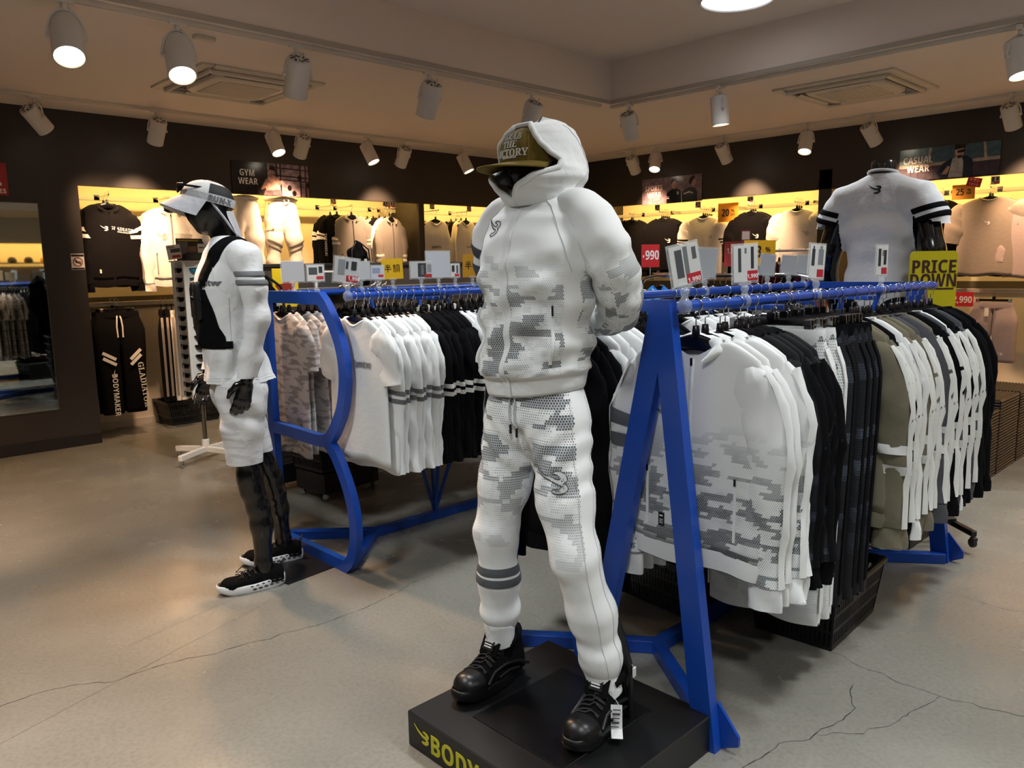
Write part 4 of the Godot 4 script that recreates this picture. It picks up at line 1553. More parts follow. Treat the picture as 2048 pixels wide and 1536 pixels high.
func wrapped_emblem(size: float, where, m: Material, parent: Node, outline := 0.0) -> MeshInstance3D:
	var mb := MB.new()
	var sc := PackedVector2Array()
	for p in emblem_outline(): sc.append(p * size)
	if outline > 0.0:
		mb.strip(Array(sc), outline, 0, 0.001, Transform3D(), true)
	else:
		mb.extrude(sc, 0, 0.001)
	for i in mb.v.size():
		var q := mb.v[i]
		mb.v[i] = where.call(q.x, q.y, 0.0012 + q.z)
		mb.n[i] = (where.call(q.x, q.y, 0.02) - where.call(q.x, q.y, 0.0)).normalized()
	return part("emblem", mb, m, parent)

# a hand: palm and five fingers of their own lengths, curled; u runs to the fingertips, pv out of the palm, tv to the thumb side
func hand_field(w: Vector3, u: Vector3, pv: Vector3, tv: Vector3, curl: float) -> Field:
	var f := Field.new()
	f.k = 0.010
	f.bone(w - u * 0.05, w + u * 0.01, 0.027, 0.025)
	for i in 4:
		var s := 0.027 - 0.018 * i
		var kn := w + u * (0.088 - 0.004 * absf(i - 1.2)) + tv * s
		f.bone(w + u * 0.015 + tv * s * 0.6, kn, 0.017, 0.0115)
		var L: float = [0.072, 0.082, 0.076, 0.058][i]
		var c: float = curl + 0.10 * i
		var d1 := (u * cos(c * 0.5) + pv * sin(c * 0.5) + tv * (0.10 - 0.07 * i)).normalized()
		var d2 := (u * cos(c * 1.1) + pv * sin(c * 1.1) + tv * (0.08 - 0.06 * i)).normalized()
		var d3 := (u * cos(c * 1.6) + pv * sin(c * 1.6) + tv * (0.05 - 0.05 * i)).normalized()
		var p1 := kn + d1 * L * 0.48
		var p2 := p1 + d2 * L * 0.32
		f.limb([kn, p1, p2, p2 + d3 * L * 0.24], [0.0105, 0.0095, 0.0085, 0.0068])
	var tb := w + u * 0.022 + tv * 0.026
	f.limb([w + u * 0.005 + tv * 0.012, tb + tv * 0.012 + pv * 0.008, tb + tv * 0.030 + u * 0.032 + pv * 0.016, tb + tv * 0.034 + u * 0.062 + pv * 0.022], [0.018, 0.0145, 0.0115, 0.008])
	return f

func shoe_rows(L: float, W: float, ankle: float, toe_h: float) -> Array:
	# rows from heel to toe; each a half-loop from sole edge over the top
	var rows := []
	for i in 23:
		var u := i / 22.0
		var z := lerpf(-0.085, L - 0.085, u)
		var w := W * (0.78 + 0.22 * sin(clampf((u - 0.05) / 0.62, 0, 1) * PI * 0.5)) * pow(maxf(1.0 - pow(clampf((u - 0.72) / 0.28, 0.0, 1.0), 2.4), 0.0), 0.5) * pow(clampf(u / 0.05 + 0.35, 0, 1), 0.5)
		var h := lerpf(ankle, toe_h, smoothstep(0.26, 0.74, u))
		if u > 0.86: h = lerpf(toe_h, 0.012, pow((u - 0.86) / 0.14, 2.0))
		if u < 0.06: h *= 0.9 + u
		var row := PackedVector3Array()
		for j in 17:
			var a := PI * j / 16.0
			var nrw := 1.0 - 0.25 * smoothstep(0.06, 0.12, h) * sin(a)
			row.append(Vector3(cos(a) * maxf(w, 0.004) * nrw, 0.03 + pow(sin(a), 0.62) * h, z))
		rows.append(row)
	return rows

func shoe(parent: Node, called: String, at: Vector3, turn: float, runner: bool) -> Node3D:
	var o := Node3D.new()
	o.name = called
	add_to(o, parent)
	o.position = at
	o.rotation.y = turn
	var L := 0.30
	var W := 0.052
	var ankle := 0.075 if runner else 0.125
	var up := MB.new()
	var rows := shoe_rows(L, W, ankle, 0.045 if runner else 0.055)
	# the collar stays open: cut the top between heel and tongue
	up.grid(rows, false, [], 0)
	part("upper", up, cloth("0a0a0b", 0.6), o)
	# sole, thick with a wavy side
	var so := MB.new()
	var srows := []
	for q in [[0.000, 0.93], [0.004, 1.0], [0.016, 1.07], [0.030, 1.09], [0.040, 1.05], [0.042, 0.98]]:
		var row := PackedVector3Array()
		for j in 49:
			var a := TAU * j / 48.0
			var z := -cos(a)
			var u := (z + 1.0) * 0.5
			var w := W * (0.80 + 0.22 * sin(clampf((u - 0.05) / 0.62, 0, 1) * PI * 0.5))
			var lift := 0.016 * smoothstep(0.80, 1.0, u) + (0.006 * (1.0 - smoothstep(0.0, 0.14, u)))
			var kick := (0.012 if runner else 0.02) * (1.0 - smoothstep(0.1, 0.5, u)) if q[0] > 0.02 else 0.0
			var nub := 1.0 + (0.025 * sin(u * 46.0) if not runner and q[0] > 0.002 and q[0] < 0.035 else 0.0)
			row.append(Vector3(signf(sin(a)) * pow(absf(sin(a)), 0.7) * w * q[1] * nub, q[0] + lift * (1.0 if q[0] < 0.03 else 0.6) + kick, lerpf(-0.092, L - 0.078, u) * (1.0 + (q[1] - 1.0) * 0.3)))
		srows.append(row)
	so.grid(srows, true)
	so.disc(Vector3(0, 0.004, L * 0.5 - 0.085), 0.04, Vector3.DOWN, 12)
	var sole := part("sole", so, mat("eeeeee", 0.5) if runner else mat("0c0c0d", 0.42), o)
	if runner:
		# oval windows along the white sole
		for s in [1.0, -1.0]:
			for k in 12:
				var u: float = 0.06 + (k / 2) * 0.085
				var big := k % 2 == 0
				var hole := MB.new()
				var w := W * (0.80 + 0.22 * sin(clampf((u - 0.05) / 0.62, 0, 1) * PI * 0.5))
				var yy := (0.018 if big else 0.034) + 0.010 * (1.0 - smoothstep(0.1, 0.5, u))
				var c := Vector3(s * w * (1.075 if big else 1.085), yy, lerpf(-0.092, L - 0.078, u + (0.0 if big else 0.04)))
				var ring := []
				for j in 12:
					var a := TAU * j / 12
					ring.append(c + Vector3(s * 0.0012 + cos(a) * 0.0, sin(a) * (0.0055 if big else 0.0035), cos(a) * (0.0105 if big else 0.008)))
				hole.poly(ring, Vector3(s, 0, 0))
				part("sole_window", hole, mat("4b4b4d", 0.8), o)
	else:
		var cap := MB.new()
		var cr := []
		for i in range(16, 23):
			var row := PackedVector3Array()
			for p in rows[i]: row.append(Vector3(p.x * 1.05, p.y * 1.03 + 0.001, p.z + 0.003))
			cr.append(row)
		cap.grid(cr, false, [], 0)
		part("toe_cap", cap, mat("101011", 0.35), o)
		for s in [1.0, -1.0]:
			var ov := MB.new()
			ov.tube([Vector3(s * 0.054, 0.045, -0.07), Vector3(s * 0.055, 0.075, -0.02), Vector3(s * 0.05, 0.085, 0.04), Vector3(s * 0.046, 0.075, 0.09), Vector3(s * 0.053, 0.05, 0.13)], 0.006, 6)
			ov.tube([Vector3(s * 0.055, 0.05, -0.02), Vector3(s * 0.056, 0.062, 0.03), Vector3(s * 0.056, 0.055, 0.08)], 0.005, 6)
			part("overlay", ov, mat("141415", 0.4), o)
	# laces across the throat
	var n := 6 if not runner else 4
	for k in n:
		var u := 0.40 + 0.34 * k / n
		var i := int(u * 22)
		var la := MB.new()
		var pth := []
		for j in range(4, 13):
			var p: Vector3 = rows[i][j]
			pth.append(p + Vector3(0, 0.004, 0.006 * sin(j * 0.8 + k)))
		la.tube(pth, 0.0028, 6)
		var lb := []
		for j in range(4, 13):
			var p: Vector3 = rows[mini(i + (j - 4) / 4, 22)][j]
			lb.append(p + Vector3(0, 0.006, 0))
		la.tube(lb, 0.0026, 6)
		part("lace", la, mat("17171a", 0.7), o)
	var tg := MB.new()
	if runner:
		tg.tube([Vector3(-0.01, 0.098, 0.075), Vector3(-0.03, 0.11, 0.10), Vector3(-0.035, 0.085, 0.13), Vector3(-0.015, 0.09, 0.10)], 0.003, 6)
		tg.tube([Vector3(0.01, 0.098, 0.075), Vector3(0.03, 0.112, 0.095), Vector3(0.04, 0.08, 0.125)], 0.003, 6)
		part("lace_bow", tg, mat("17171a", 0.7), o)
		var pt := MB.new()
		pt.tube([Vector3(-0.012, 0.10, -0.08), Vector3(0, 0.125, -0.095), Vector3(0.012, 0.10, -0.08)], 0.004, 6)
		part("pull_tab", pt, mat("121212", 0.6), o)
	else:
		var bt := Basis(Vector3.RIGHT, -0.5)
		tg.box(Vector3(0, 0.150, 0.050), Vector3(0.072, 0.095, 0.012), 0.005, bt)
		var tongue := part("tongue", tg, cloth("0a0a0b", 0.6), o)
		var patch := MB.new()
		patch.box(Vector3(0, 0.160, 0.058), Vector3(0.042, 0.066, 0.002), 0.0006, bt)
		part("tongue_patch", patch, mat("050506", 0.6), o)
		var w := mat("e6e6e6", 0.6)
		var f := bt * Vector3(0, 0, 0.003)
		var ln := MB.new()
		for k in 2:
			ln.box(Vector3(0, 0.160, 0.058) + f + bt * Vector3(0, -0.014 - 0.008 * k, 0), Vector3(0.028, 0.004, 0.001), 0, bt)
		part("patch_lines", ln, w, o)
		emblem(0.013, w, o, Vector3(0, 0.160, 0.058) + f + bt * Vector3(0, 0.018, 0), bt)
		lettering("bmtw", 0.009, w, o, Vector3(0, 0.160, 0.058) + f + bt * Vector3(0, -0.003, 0), bt, "print", true, false, 0.001)
		var cl := MB.new()
		var cp := []
		for j in 13:
			var a := PI * 0.30 + TAU * 0.70 * j / 12.0
			cp.append(Vector3(sin(a) * 0.044, 0.150 + 0.022 * cos(a) * -1.0, -0.01 + cos(a) * 0.055))
		cl.tube(cp, 0.013, 8)
		part("collar", cl, cloth("0b0b0c", 0.6), o)
	return o

# dot camouflage printed round a garment: size in metres, where the dye sets in (v0) and is full (v1), undyed columns
func print_material(mw: float, mh: float, v0: float, v1: float, whites: Array, seed_: int) -> StandardMaterial3D:
	var ppm := 1900.0
	var W := int(mw * ppm)
	var H := int(mh * ppm)
	var base := Color("eff1f0")
	var im := Image.create(W, H, false, Image.FORMAT_RGB8)
	im.fill(base)
	var nz := FastNoiseLite.new()
	nz.seed = seed_
	nz.frequency = 0.019
	nz.fractal_octaves = 2
	var pitch := 11.6
	var row := 0
	var yy := 4.0
	while yy < H - 6:
		var xx := pitch * (0.5 + 0.5 * (row % 2))
		while xx < W - 6:
			var u := xx / W
			var plain := false
			for q in whites:
				if u > q[0] and u < q[1]: plain = true
			var fade := clampf((yy / H - v0) / (v1 - v0), 0.0, 1.0)
			if not plain and fade > 0.02:
				var s := nz.get_noise_2d(snappedf(xx, 23.2) * 0.155, snappedf(yy, 20.1) * 0.42)
				var big := s > 0.14
				var mid := nz.get_noise_2d(snappedf(xx, 24.0) * 0.5 + 500.0, snappedf(yy, 24.0) * 1.0)
				var r := 4.9 if big else (3.0 if mid > 0.12 else (2.0 if mid > -0.25 else 0.9))
				var ink := Color("5c6366")
				if s > 0.36: ink = Color("4a5053")
				if big:
					im.fill_rect(Rect2i(int(xx - 6), int(yy - 5), 12, 10), base.lerp(ink, fade * 0.20))
				var dot := base.lerp(ink, (0.15 + 0.85 * fade) * (1.0 if big else 0.8))
				var ri := int(ceil(r))
				for dy in range(-ri, ri + 1):
					var hw := sqrt(maxf(0.0, r * r - dy * dy))
					if hw > 0.35:
						im.fill_rect(Rect2i(int(xx - hw + 0.5), int(yy + dy), maxi(int(hw * 2), 1), 1), dot)
			xx += pitch
		yy += pitch * 0.866
		row += 1
	var m := StandardMaterial3D.new()
	m.albedo_texture = ImageTexture.create_from_image(im)
	m.roughness = 0.88
	m.texture_repeat = true
	return m

# ---------------------------------------------------------------- the hooded mannequin. local: +x its left, +z forward
func lerp_keys(keys: Array, y: float, col: int) -> float:
	var k := keys.size()
	if y <= keys[0][0]: return keys[0][col]
	for i in k - 1:
		if y <= keys[i + 1][0]:
			var t: float = (y - keys[i][0]) / (keys[i + 1][0] - keys[i][0])
			t = t * t * (3.0 - 2.0 * t) * 0.5 + t * 0.5
			return lerpf(keys[i][col], keys[i + 1][col], t)
	return keys[k - 1][col]

# y, half width, front depth, back depth, middle x, middle z
const JACKET := [
	[1.135, 0.168, 0.118, 0.105, -0.083, -0.012], [1.150, 0.176, 0.122, 0.110, -0.083, -0.012], [1.190, 0.182, 0.128, 0.118, -0.082, -0.010], [1.205, 0.196, 0.142, 0.128, -0.082, -0.008], [1.235, 0.198, 0.140, 0.130, -0.078, -0.006], [1.30, 0.186, 0.130, 0.118, -0.068, -0.004],
	[1.38, 0.182, 0.132, 0.118, -0.060, 0.0], [1.46, 0.192, 0.145, 0.125, -0.056, 0.0], [1.53, 0.200, 0.150, 0.130, -0.055, -0.004], [1.59, 0.200, 0.142, 0.130, -0.055, -0.012], [1.655, 0.186, 0.122, 0.118, -0.055, -0.022], [1.688, 0.158, 0.102, 0.105, -0.055, -0.028], [1.710, 0.124, 0.092, 0.095, -0.055, -0.026], [1.728, 0.108, 0.090, 0.094, -0.055, -0.022], [1.742, 0.100, 0.088, 0.090, -0.055, -0.018]]

func jacket_point(th: float, y: float, lift := 0.0) -> Vector3:
	# th: 0 faces forward, +PI/2 its left
	var w := lerp_keys(JACKET, y, 1) + lift
	var d := lerp_keys(JACKET, y, 2 if cos(th) > 0 else 3) + lift
	var sx := sin(th)
	var cz := cos(th)
	var x := w * signf(sx) * pow(absf(sx), 0.86)
	var z := d * signf(cz) * pow(absf(cz), 0.86)
	var g := smoothstep(1.20, 1.23, y) * (1.0 - smoothstep(1.50, 1.62, y))
	# slack cloth: soft diagonal folds over the belly and a blouse above the rib
	var f := g * (0.0065 * sin(x * 30.0 + y * 46.0) * smoothstep(0.0, 0.4, absf(sx)) + 0.005 * sin(y * 62.0 - x * 24.0 + 1.0) + 0.004 * sin(x * 55.0 - y * 20.0))
	f += (1.0 - smoothstep(1.19, 1.28, y)) * smoothstep(1.2, 1.21, y) * 0.004 * sin(th * 11.0)
	f += 0.004 * smoothstep(1.50, 1.58, y) * sin(x * 26.0 - y * 30.0) * (1.0 - smoothstep(1.62, 1.66, y))
	# front edge of the hem rides a little lower than the side seams
	return Vector3(lerp_keys(JACKET, y, 4) + x + f * sx, y - 0.010 * maxf(cz, 0.0) * (1.0 - smoothstep(1.2, 1.3, y)) + 0.018 * (1.0 - smoothstep(1.15, 1.34, y)) * sx, lerp_keys(JACKET, y, 5) + z + f * cz)

func jacket_rows(y0: float, y1: float, n: int, cols: int, lift := 0.0) -> Array:
	var rows := []
	var uvs := []
	for i in n + 1:
		var y := lerpf(y0, y1, float(i) / n)
		var row := PackedVector3Array()
		var uv := PackedVector2Array()
		for j in cols + 1:
			var th := -PI + TAU * j / cols
			row.append(jacket_point(th, y, lift))
			uv.append(Vector2(float(j) / cols, (1.735 - y) / 0.535))
		rows.append(row)
		uvs.append(uv)
	return [rows, uvs]

func bend_sleeve(pts: Array, rs: Array, n: int) -> Array:
	var c := Curve3D.new()
	c.bake_interval = 0.01
	for i in pts.size():
		var a: Vector3 = pts[maxi(i - 1, 0)]
		var b: Vector3 = pts[mini(i + 1, pts.size() - 1)]
		var tg := (b - a) * 0.17
		c.add_point(pts[i], -tg, tg)
	var L := c.get_baked_length()
	var out := []
	var rad := []
	for i in n + 1:
		var o := L * i / n
		var p := c.sample_baked(o, true)
		out.append(p)
		var u := float(i) / n * (rs.size() - 1)
		var k := int(minf(floor(u), rs.size() - 2))
		rad.append(lerpf(rs[k], rs[k + 1], smoothstep(0.0, 1.0, u - k) * 0.5 + (u - k) * 0.5))
	return [out, rad, L]

func sleeve_tube(pts: Array, rs: Array, n: int, seg: int, ref0: Vector3, amp: float, lift := 0.0, u0 := 0.0, u1 := 1.0) -> MB:
	var bs := bend_sleeve(pts, rs, n)
	var path: Array = bs[0]
	var rad: Array = bs[1]
	var mb := MB.new()
	var rows := []
	var uvs := []
	var ref := ref0
	for i in n + 1:
		var tg: Vector3 = (path[mini(i + 1, n)] - path[maxi(i - 1, 0)]).normalized()
		ref = (ref - tg * ref.dot(tg)).normalized()
		var bi := tg.cross(ref)
		var u := float(i) / n
		if u < u0 - 0.5 / n or u > u1 + 0.5 / n: continue
		var row := PackedVector3Array()
		var uv := PackedVector2Array()
		for j in seg + 1:
			var a := TAU * j / seg
			var f := amp * (sin(u * 46.0 + sin(a) * 2.2) * 0.55 + sin(u * 83.0 - a * 2.0) * 0.3 + 0.4 * sin(a * 3.0 + u * 14.0)) * smoothstep(0.12, 0.3, u)
			var R: float = rad[i] + f + lift
			if i == n: R *= 0.96
			row.append(path[i] + (ref * cos(a) + bi * sin(a)) * R)
			uv.append(Vector2(float(j) / seg, u))
		rows.append(row)
		uvs.append(uv)
	mb.grid(rows, true, uvs)
	return mb

const HX := -0.055
const HIP_L := Vector3(0.020, 0.985, -0.005)
const KNEE_L := Vector3(0.128, 0.665, 0.050)
const ANK_L := Vector3(0.172, 0.235, -0.035)
const HIP_R := Vector3(-0.172, 0.985, -0.005)
const KNEE_R := Vector3(-0.214, 0.655, 0.050)
const ANK_R := Vector3(-0.235, 0.235, 0.020)

func leg_axis(y: float, left: bool) -> Vector3:
	var h := HIP_L if left else HIP_R
	var k := KNEE_L if left else KNEE_R
	var a := ANK_L if left else ANK_R
	if y > k.y: return h.lerp(k, clampf((h.y - y) / (h.y - k.y), -0.4, 1.0))
	return k.lerp(a, clampf((k.y - y) / (k.y - a.y), 0.0, 1.2))

func trousers_uv(p: Vector3) -> Vector2:
	var left := p.x > -0.075
	var c := leg_axis(p.y, left)
	var th := atan2((p.x - c.x) * (1.0 if left else -1.0), p.z - c.z)   # 0 front, PI/2 outer side
	return Vector2(th / TAU + 0.5, minf((1.20 - p.y) / 0.6, 1.34))

func hero() -> void:
	var P := Vector3(1.72, 0.0, -1.60)
	var o := thing("mannequin", "black mannequin in a white dot-camouflage tracksuit, hood up over a tan cap", "mannequin", P, -PI / 2)
	var gloss := mat("08080a", 0.2, 0.0, {"clearcoat_enabled": true, "clearcoat": 0.4, "clearcoat_roughness": 0.1})
	# body: one continuous surface under the clothes
	var f := Field.new()
	f.k = 0.035
	f.bone(Vector3(HX / 0.88, 1.845, -0.012) * Vector3(0.88, 1, 1), Vector3(HX, 1.80, 0.018), 0.088, 0.070, Vector3(0.88, 1.0, 1.0))
	f.bone(Vector3(HX, 1.80, 0.03), Vector3(HX, 1.752, 0.068), 0.055, 0.026, Vector3(1.0, 1, 1))
	f.bone(Vector3(HX, 1.815, 0.06), Vector3(HX, 1.79, 0.098), 0.010, 0.012)
	f.bone(Vector3(HX, 1.80, -0.02), Vector3(HX, 1.66, -0.04), 0.056, 0.062)
	f.bone(Vector3(HX, 1.60, -0.02), Vector3(-0.08, 1.10, 0.0), 0.125, 0.08, Vector3(1.15, 1, 0.75))
	for s in [1.0, -1.0]:
		f.limb([Vector3(HX + s * 0.18, 1.63, -0.02), Vector3(HX + s * 0.235, 1.46, -0.085), Vector3(HX + s * 0.10, 1.335, -0.205)], [0.052, 0.042, 0.030])
	f.limb([HIP_L, KNEE_L, ANK_L, Vector3(0.174, 0.17, -0.045)], [0.055, 0.046, 0.034, 0.038])
	f.limb([HIP_R, KNEE_R, ANK_R, Vector3(-0.236, 0.17, 0.012)], [0.055, 0.046, 0.034, 0.038])
	var bm := MB.new()
	f.mesh_into(bm, Vector3(-0.42, 0.14, -0.32), Vector3(0.32, 1.96, 0.2), 0.011)
	part("body", bm, gloss, o)
	# ---- joggers
	var t := Field.new()
	t.k = 0.04
	t.bone(Vector3(-0.135, 1.12, -0.012), Vector3(-0.025, 1.12, -0.012), 0.108, 0.108, Vector3(1, 1, 0.95))
	t.bone(Vector3(-0.075, 1.04, -0.012), Vector3(-0.078, 0.955, -0.015), 0.10, 0.052)
	t.limb([HIP_L + Vector3(0.0, 0.06, 0), Vector3(0.072, 0.82, 0.03), KNEE_L, Vector3(0.152, 0.48, 0.0), Vector3(0.166, 0.33, -0.025), Vector3(0.170, 0.275, -0.035)], [0.098, 0.082, 0.068, 0.068, 0.060, 0.044])
	t.limb([HIP_R + Vector3(0.0, 0.06, 0), Vector3(-0.196, 0.82, 0.025), KNEE_R, Vector3(-0.226, 0.49, 0.03), Vector3(-0.234, 0.37, 0.02), Vector3(-0.235, 0.315, 0.018)], [0.098, 0.080, 0.066, 0.064, 0.059, 0.044])
	t.ripple = func(p: Vector3) -> float:
		var s := smoothstep(0.30, 0.36, p.y)
		var left := 1.0 if p.x > -0.075 else -1.0
		# creases: drawn diagonally from the crotch, slack above the cuffs, a few at the knee
		var low := 1.0 - smoothstep(0.36, 0.52, p.y)
		var kn := exp(-pow((p.y - 0.68) / 0.09, 2.0))
		var cr := smoothstep(0.80, 0.90, p.y) * (1.0 - smoothstep(1.0, 1.08, p.y))
		return s * (low * 0.0022 * sin(p.y * 88.0 + p.z * 34.0 + p.x * 20.0) + kn * 0.0016 * sin(p.y * 70.0 + p.z * 40.0 * left) + cr * 0.004 * sin((p.y - 0.9) * 70.0 - absf(p.x + 0.075) * 75.0 + p.z * 12.0) + 0.0016 * sin(p.y * 21.0 + p.x * 50.0 + p.z * 33.0))
	var tm := MB.new()
	t.mesh_into(tm, Vector3(-0.36, 0.24, -0.2), Vector3(0.28, 1.2, 0.22), 0.0085, func(p: Vector3) -> bool: return p.y < 1.19, trousers_uv)
	# the print fades out towards the knees: its texture runs upside down
	var jm := print_material(0.56, 0.6, 0.30, 0.72, [[0.69, 0.815], [0.0, 0.17]], 8)
	jm.uv1_scale = Vector3(1, -0.72, 1)
	jm.uv1_offset = Vector3(0, 0.99, 0)
	var jog := part("joggers", tm, jm, o, "white joggers with fading grey dot camouflage")
	var white := cloth("eceeed", 0.3)
	for s in [true, false]:
		var c := MB.new()
		var rows := []
		for q in [[0.0, 0.046], [0.004, 0.049], [0.03, 0.0485], [0.06, 0.050], [0.085, 0.054], [0.09, 0.05]]:
			var y: float = (0.200 if s else 0.250) + q[0]
			var cx := leg_axis(y, s)
			var row := PackedVector3Array()
			for j in 61:
				var a := TAU * j / 60.0
				var R: float = q[1] + (0.0006 if j % 2 else 0.0)
				row.append(cx + Vector3(cos(a) * R, (0.02 if s else 0.006) * cos(a + 0.6) * (1.0 if q[0] < 0.05 else 0.0), sin(a) * R))
			rows.append(row)
		c.grid(rows, true)
		part("ankle_cuff", c, white, jog)
	for y in [0.535, 0.497]:
		var b := MB.new()
		var rows := []
		for dy in [0.0145, 0.013, 0.0, -0.013, -0.0145]:
			var row := PackedVector3Array()
			for j in 41:
				var a := TAU * j / 40.0
				var cx := leg_axis(y, false)
				var dirn := Vector3(cos(a), 0, sin(a))
				row.append(t.hit(Vector3(cx.x, y + dy, cx.z) + dirn * 0.13, -dirn, 0.0003 if absf(dy) > 0.014 else 0.0022))
			rows.append(row)
		b.grid(rows, true)
		part("leg_band", b, cloth("5d6064", 0.3), jog)
	# seams, pocket welt and emblem on the thigh
	var fz := func(x: float, y: float, h: float) -> Vector3:
		return t.hit(Vector3(x, y, 0.25), Vector3(0, 0, -1), h)
	var em_at := func(x: float, y: float, h: float) -> Vector3:
		var c := leg_axis(0.90 + y, true)
		var th := 0.42 - x / 0.10
		var dirn := Vector3(sin(th), 0, cos(th))
		return t.hit(Vector3(c.x, 0.90 + y, c.z) + dirn * 0.2, -dirn, h)
	var fe := func(x: float, y: float, h: float) -> Vector3: return em_at.call(-x, y, h)
	wrapped_emblem(0.058, fe, mat("eceeed", 0.85), jog)
	wrapped_emblem(0.058, fe, mat("50565a", 0.85), jog, 0.0032)
	var seam := MB.new()
	for q in [[0.62, 1.13, 0.20], [1.32, 1.13, 0.28], [1.95, 1.13, 0.30]]:
		var pth := []
		for i in 40:
			var y := lerpf(q[1], q[2], i / 39.0)
			var c := leg_axis(y, true)
			var dirn := Vector3(sin(q[0] + 0.5), 0, cos(q[0] + 0.5))
			pth.append(t.hit(Vector3(c.x, y, c.z) + dirn * 0.2, -dirn, 0.0003))
		seam.tube(pth, 0.0011, 4, false)
	part("seam", seam, mat("c6c9c9", 0.9), jog)
	for q in [[0.012, 0.115], [0.035, 0.125]]:
		var dc := MB.new()
		var pth := []
		for i in 9:
			pth.append(fz.call(q[0] - 0.105 + 0.003 * sin(i * 0.9), 1.155 - q[1] * i / 8.0, 0.004))
		dc.tube(pth, 0.0032, 6)
		part("drawstring", dc, mat("c9cccd", 0.8), jog)
		var tip := MB.new()
		var e: Vector3 = pth[8]
		tip.box(e - Vector3(0, 0.012, -0.001), Vector3(0.008, 0.03, 0.007), 0.002)
		part("drawstring_tip", tip, mat("101012", 0.4), jog)
	# ---- jacket
	var jr := jacket_rows(1.742, 1.20, 60, 96)
	var jb := MB.new()
	jb.grid(jr[0], true, jr[1])
	var tm2 := print_material(1.05, 0.535, 0.34, 0.66, [[0.672, 0.735], [0.265, 0.328]], 3)
	var jk := part("hooded_jacket", jb, tm2, o, "white zip jacket with grey dot camouflage fading in below the chest")
	var rr := jacket_rows(1.203, 1.136, 8, 96, -0.002)
	var last := PackedVector3Array()
	for q in rr[0][-1]: last.append(Vector3(q.x * 0.94 - 0.002, q.y + 0.012, q.z * 0.94))
	rr[0].append(last); rr[1].append(rr[1][-1])
	var rb := MB.new()
	rb.grid(rr[0], true, rr[1])
	part("hem_rib", rb, white, jk)
	# sleeves bend back behind the waist
	var sp := [Vector3(0.075, 1.698, -0.02), Vector3(0.160, 1.668, -0.018), Vector3(0.212, 1.612, -0.022), Vector3(0.236, 1.535, -0.045), Vector3(0.234, 1.462, -0.085), Vector3(0.20, 1.398, -0.140), Vector3(0.13, 1.360, -0.185), Vector3(0.04, 1.338, -0.205)]
	var sr := [0.048, 0.066, 0.074, 0.071, 0.070, 0.065, 0.057, 0.046]
	var sm := print_material(0.48, 0.70, 0.36, 0.62, [[0.10, 0.22]], 21)
	for s in [1.0, -1.0]:
		var pts := []
		for q in sp: pts.append(Vector3(HX + q.x * s, q.y, q.z))
		var sl := part("sleeve", sleeve_tube(pts, sr, 56, 40, Vector3(0, 0.3, 1), 0.0055), sm, jk)
		var cu := sleeve_tube([pts[6].lerp(pts[7], 0.75), pts[7], pts[7] + (pts[7] - pts[6]) * 0.5], [0.047, 0.044, 0.042], 8, 30, Vector3(0, 0.3, 1), 0.0)
		part("cuff", cu, white, jk)
		if s < 0.0:
			for q in [[0.30, 0.355], [0.40, 0.455]]:
				part("arm_band", sleeve_tube(pts, sr, 56, 40, Vector3(0, 0.3, 1), 0.0055, 0.0018, q[0], q[1]), cloth("4c4f56", 0.3), jk)
	# zip, raglan seams, pockets
	var zp := MB.new()
	var rows := []
	for i in 60:
		var y := lerpf(1.728, 1.14, i / 59.0)
		var row := PackedVector3Array()
		for q in [[-0.048, 0.0008], [-0.034, 0.003], [-0.012, 0.003], [0.0, 0.0008], [0.012, 0.003], [0.034, 0.003], [0.048, 0.0008]]:
			row.append(jacket_point(q[0], y, q[1]))
		rows.append(row)
	zp.grid(rows, false, [], 0)
	part("zip", zp, cloth("e6e8e8", 0.3), jk)
	var pull := MB.new()
	var p0 := jacket_point(0.0, 1.728, 0.006)
	pull.box(p0, Vector3(0.012, 0.022, 0.008), 0.002)
	pull.beam(p0 + Vector3(0, 0.004, 0.004), p0 + Vector3(-0.034, 0.022, 0.016), 0.007, 0.004, Vector3.BACK, 0.001)
	part("zip_pull", pull, mat("17181c", 0.35), jk)
	for s in [1.0, -1.0]:
		var rg := MB.new()
		var pth := []
		for i in 24:
			var u := i / 23.0
			pth.append(jacket_point(s * lerpf(0.62, 1.22, u), lerpf(1.715, 1.50, pow(u, 0.85)), 0.0012))
		rg.tube(pth, 0.0012, 4, false)
		part("raglan_seam", rg, mat("c9cccc", 0.9), jk)
		var pk := MB.new()
		var pp := []
		for i in 14:
			pp.append(jacket_point(s * (0.86 + 0.015 * sin(i * 0.4)), lerpf(1.395, 1.235, i / 13.0), 0.004))
		pk.tube(pp, 0.0055, 6)
		var welt := part("pocket_welt", pk, white, jk)
		var zt := MB.new()
		zt.beam(jacket_point(s * 0.86, 1.408, 0.009), jacket_point(s * 0.87, 1.378, 0.010), 0.010, 0.006, Vector3(1, 0, 1), 0.002)
		part("pocket_zip_pull", zt, mat("17181c", 0.35), jk)
	var chest := func(x: float, y: float, h: float) -> Vector3:
		return jacket_point(-0.42 + x / 0.18, 1.635 + y, h)
	wrapped_emblem(0.042, chest, mat("43464c", 0.85), jk, 0.0022)
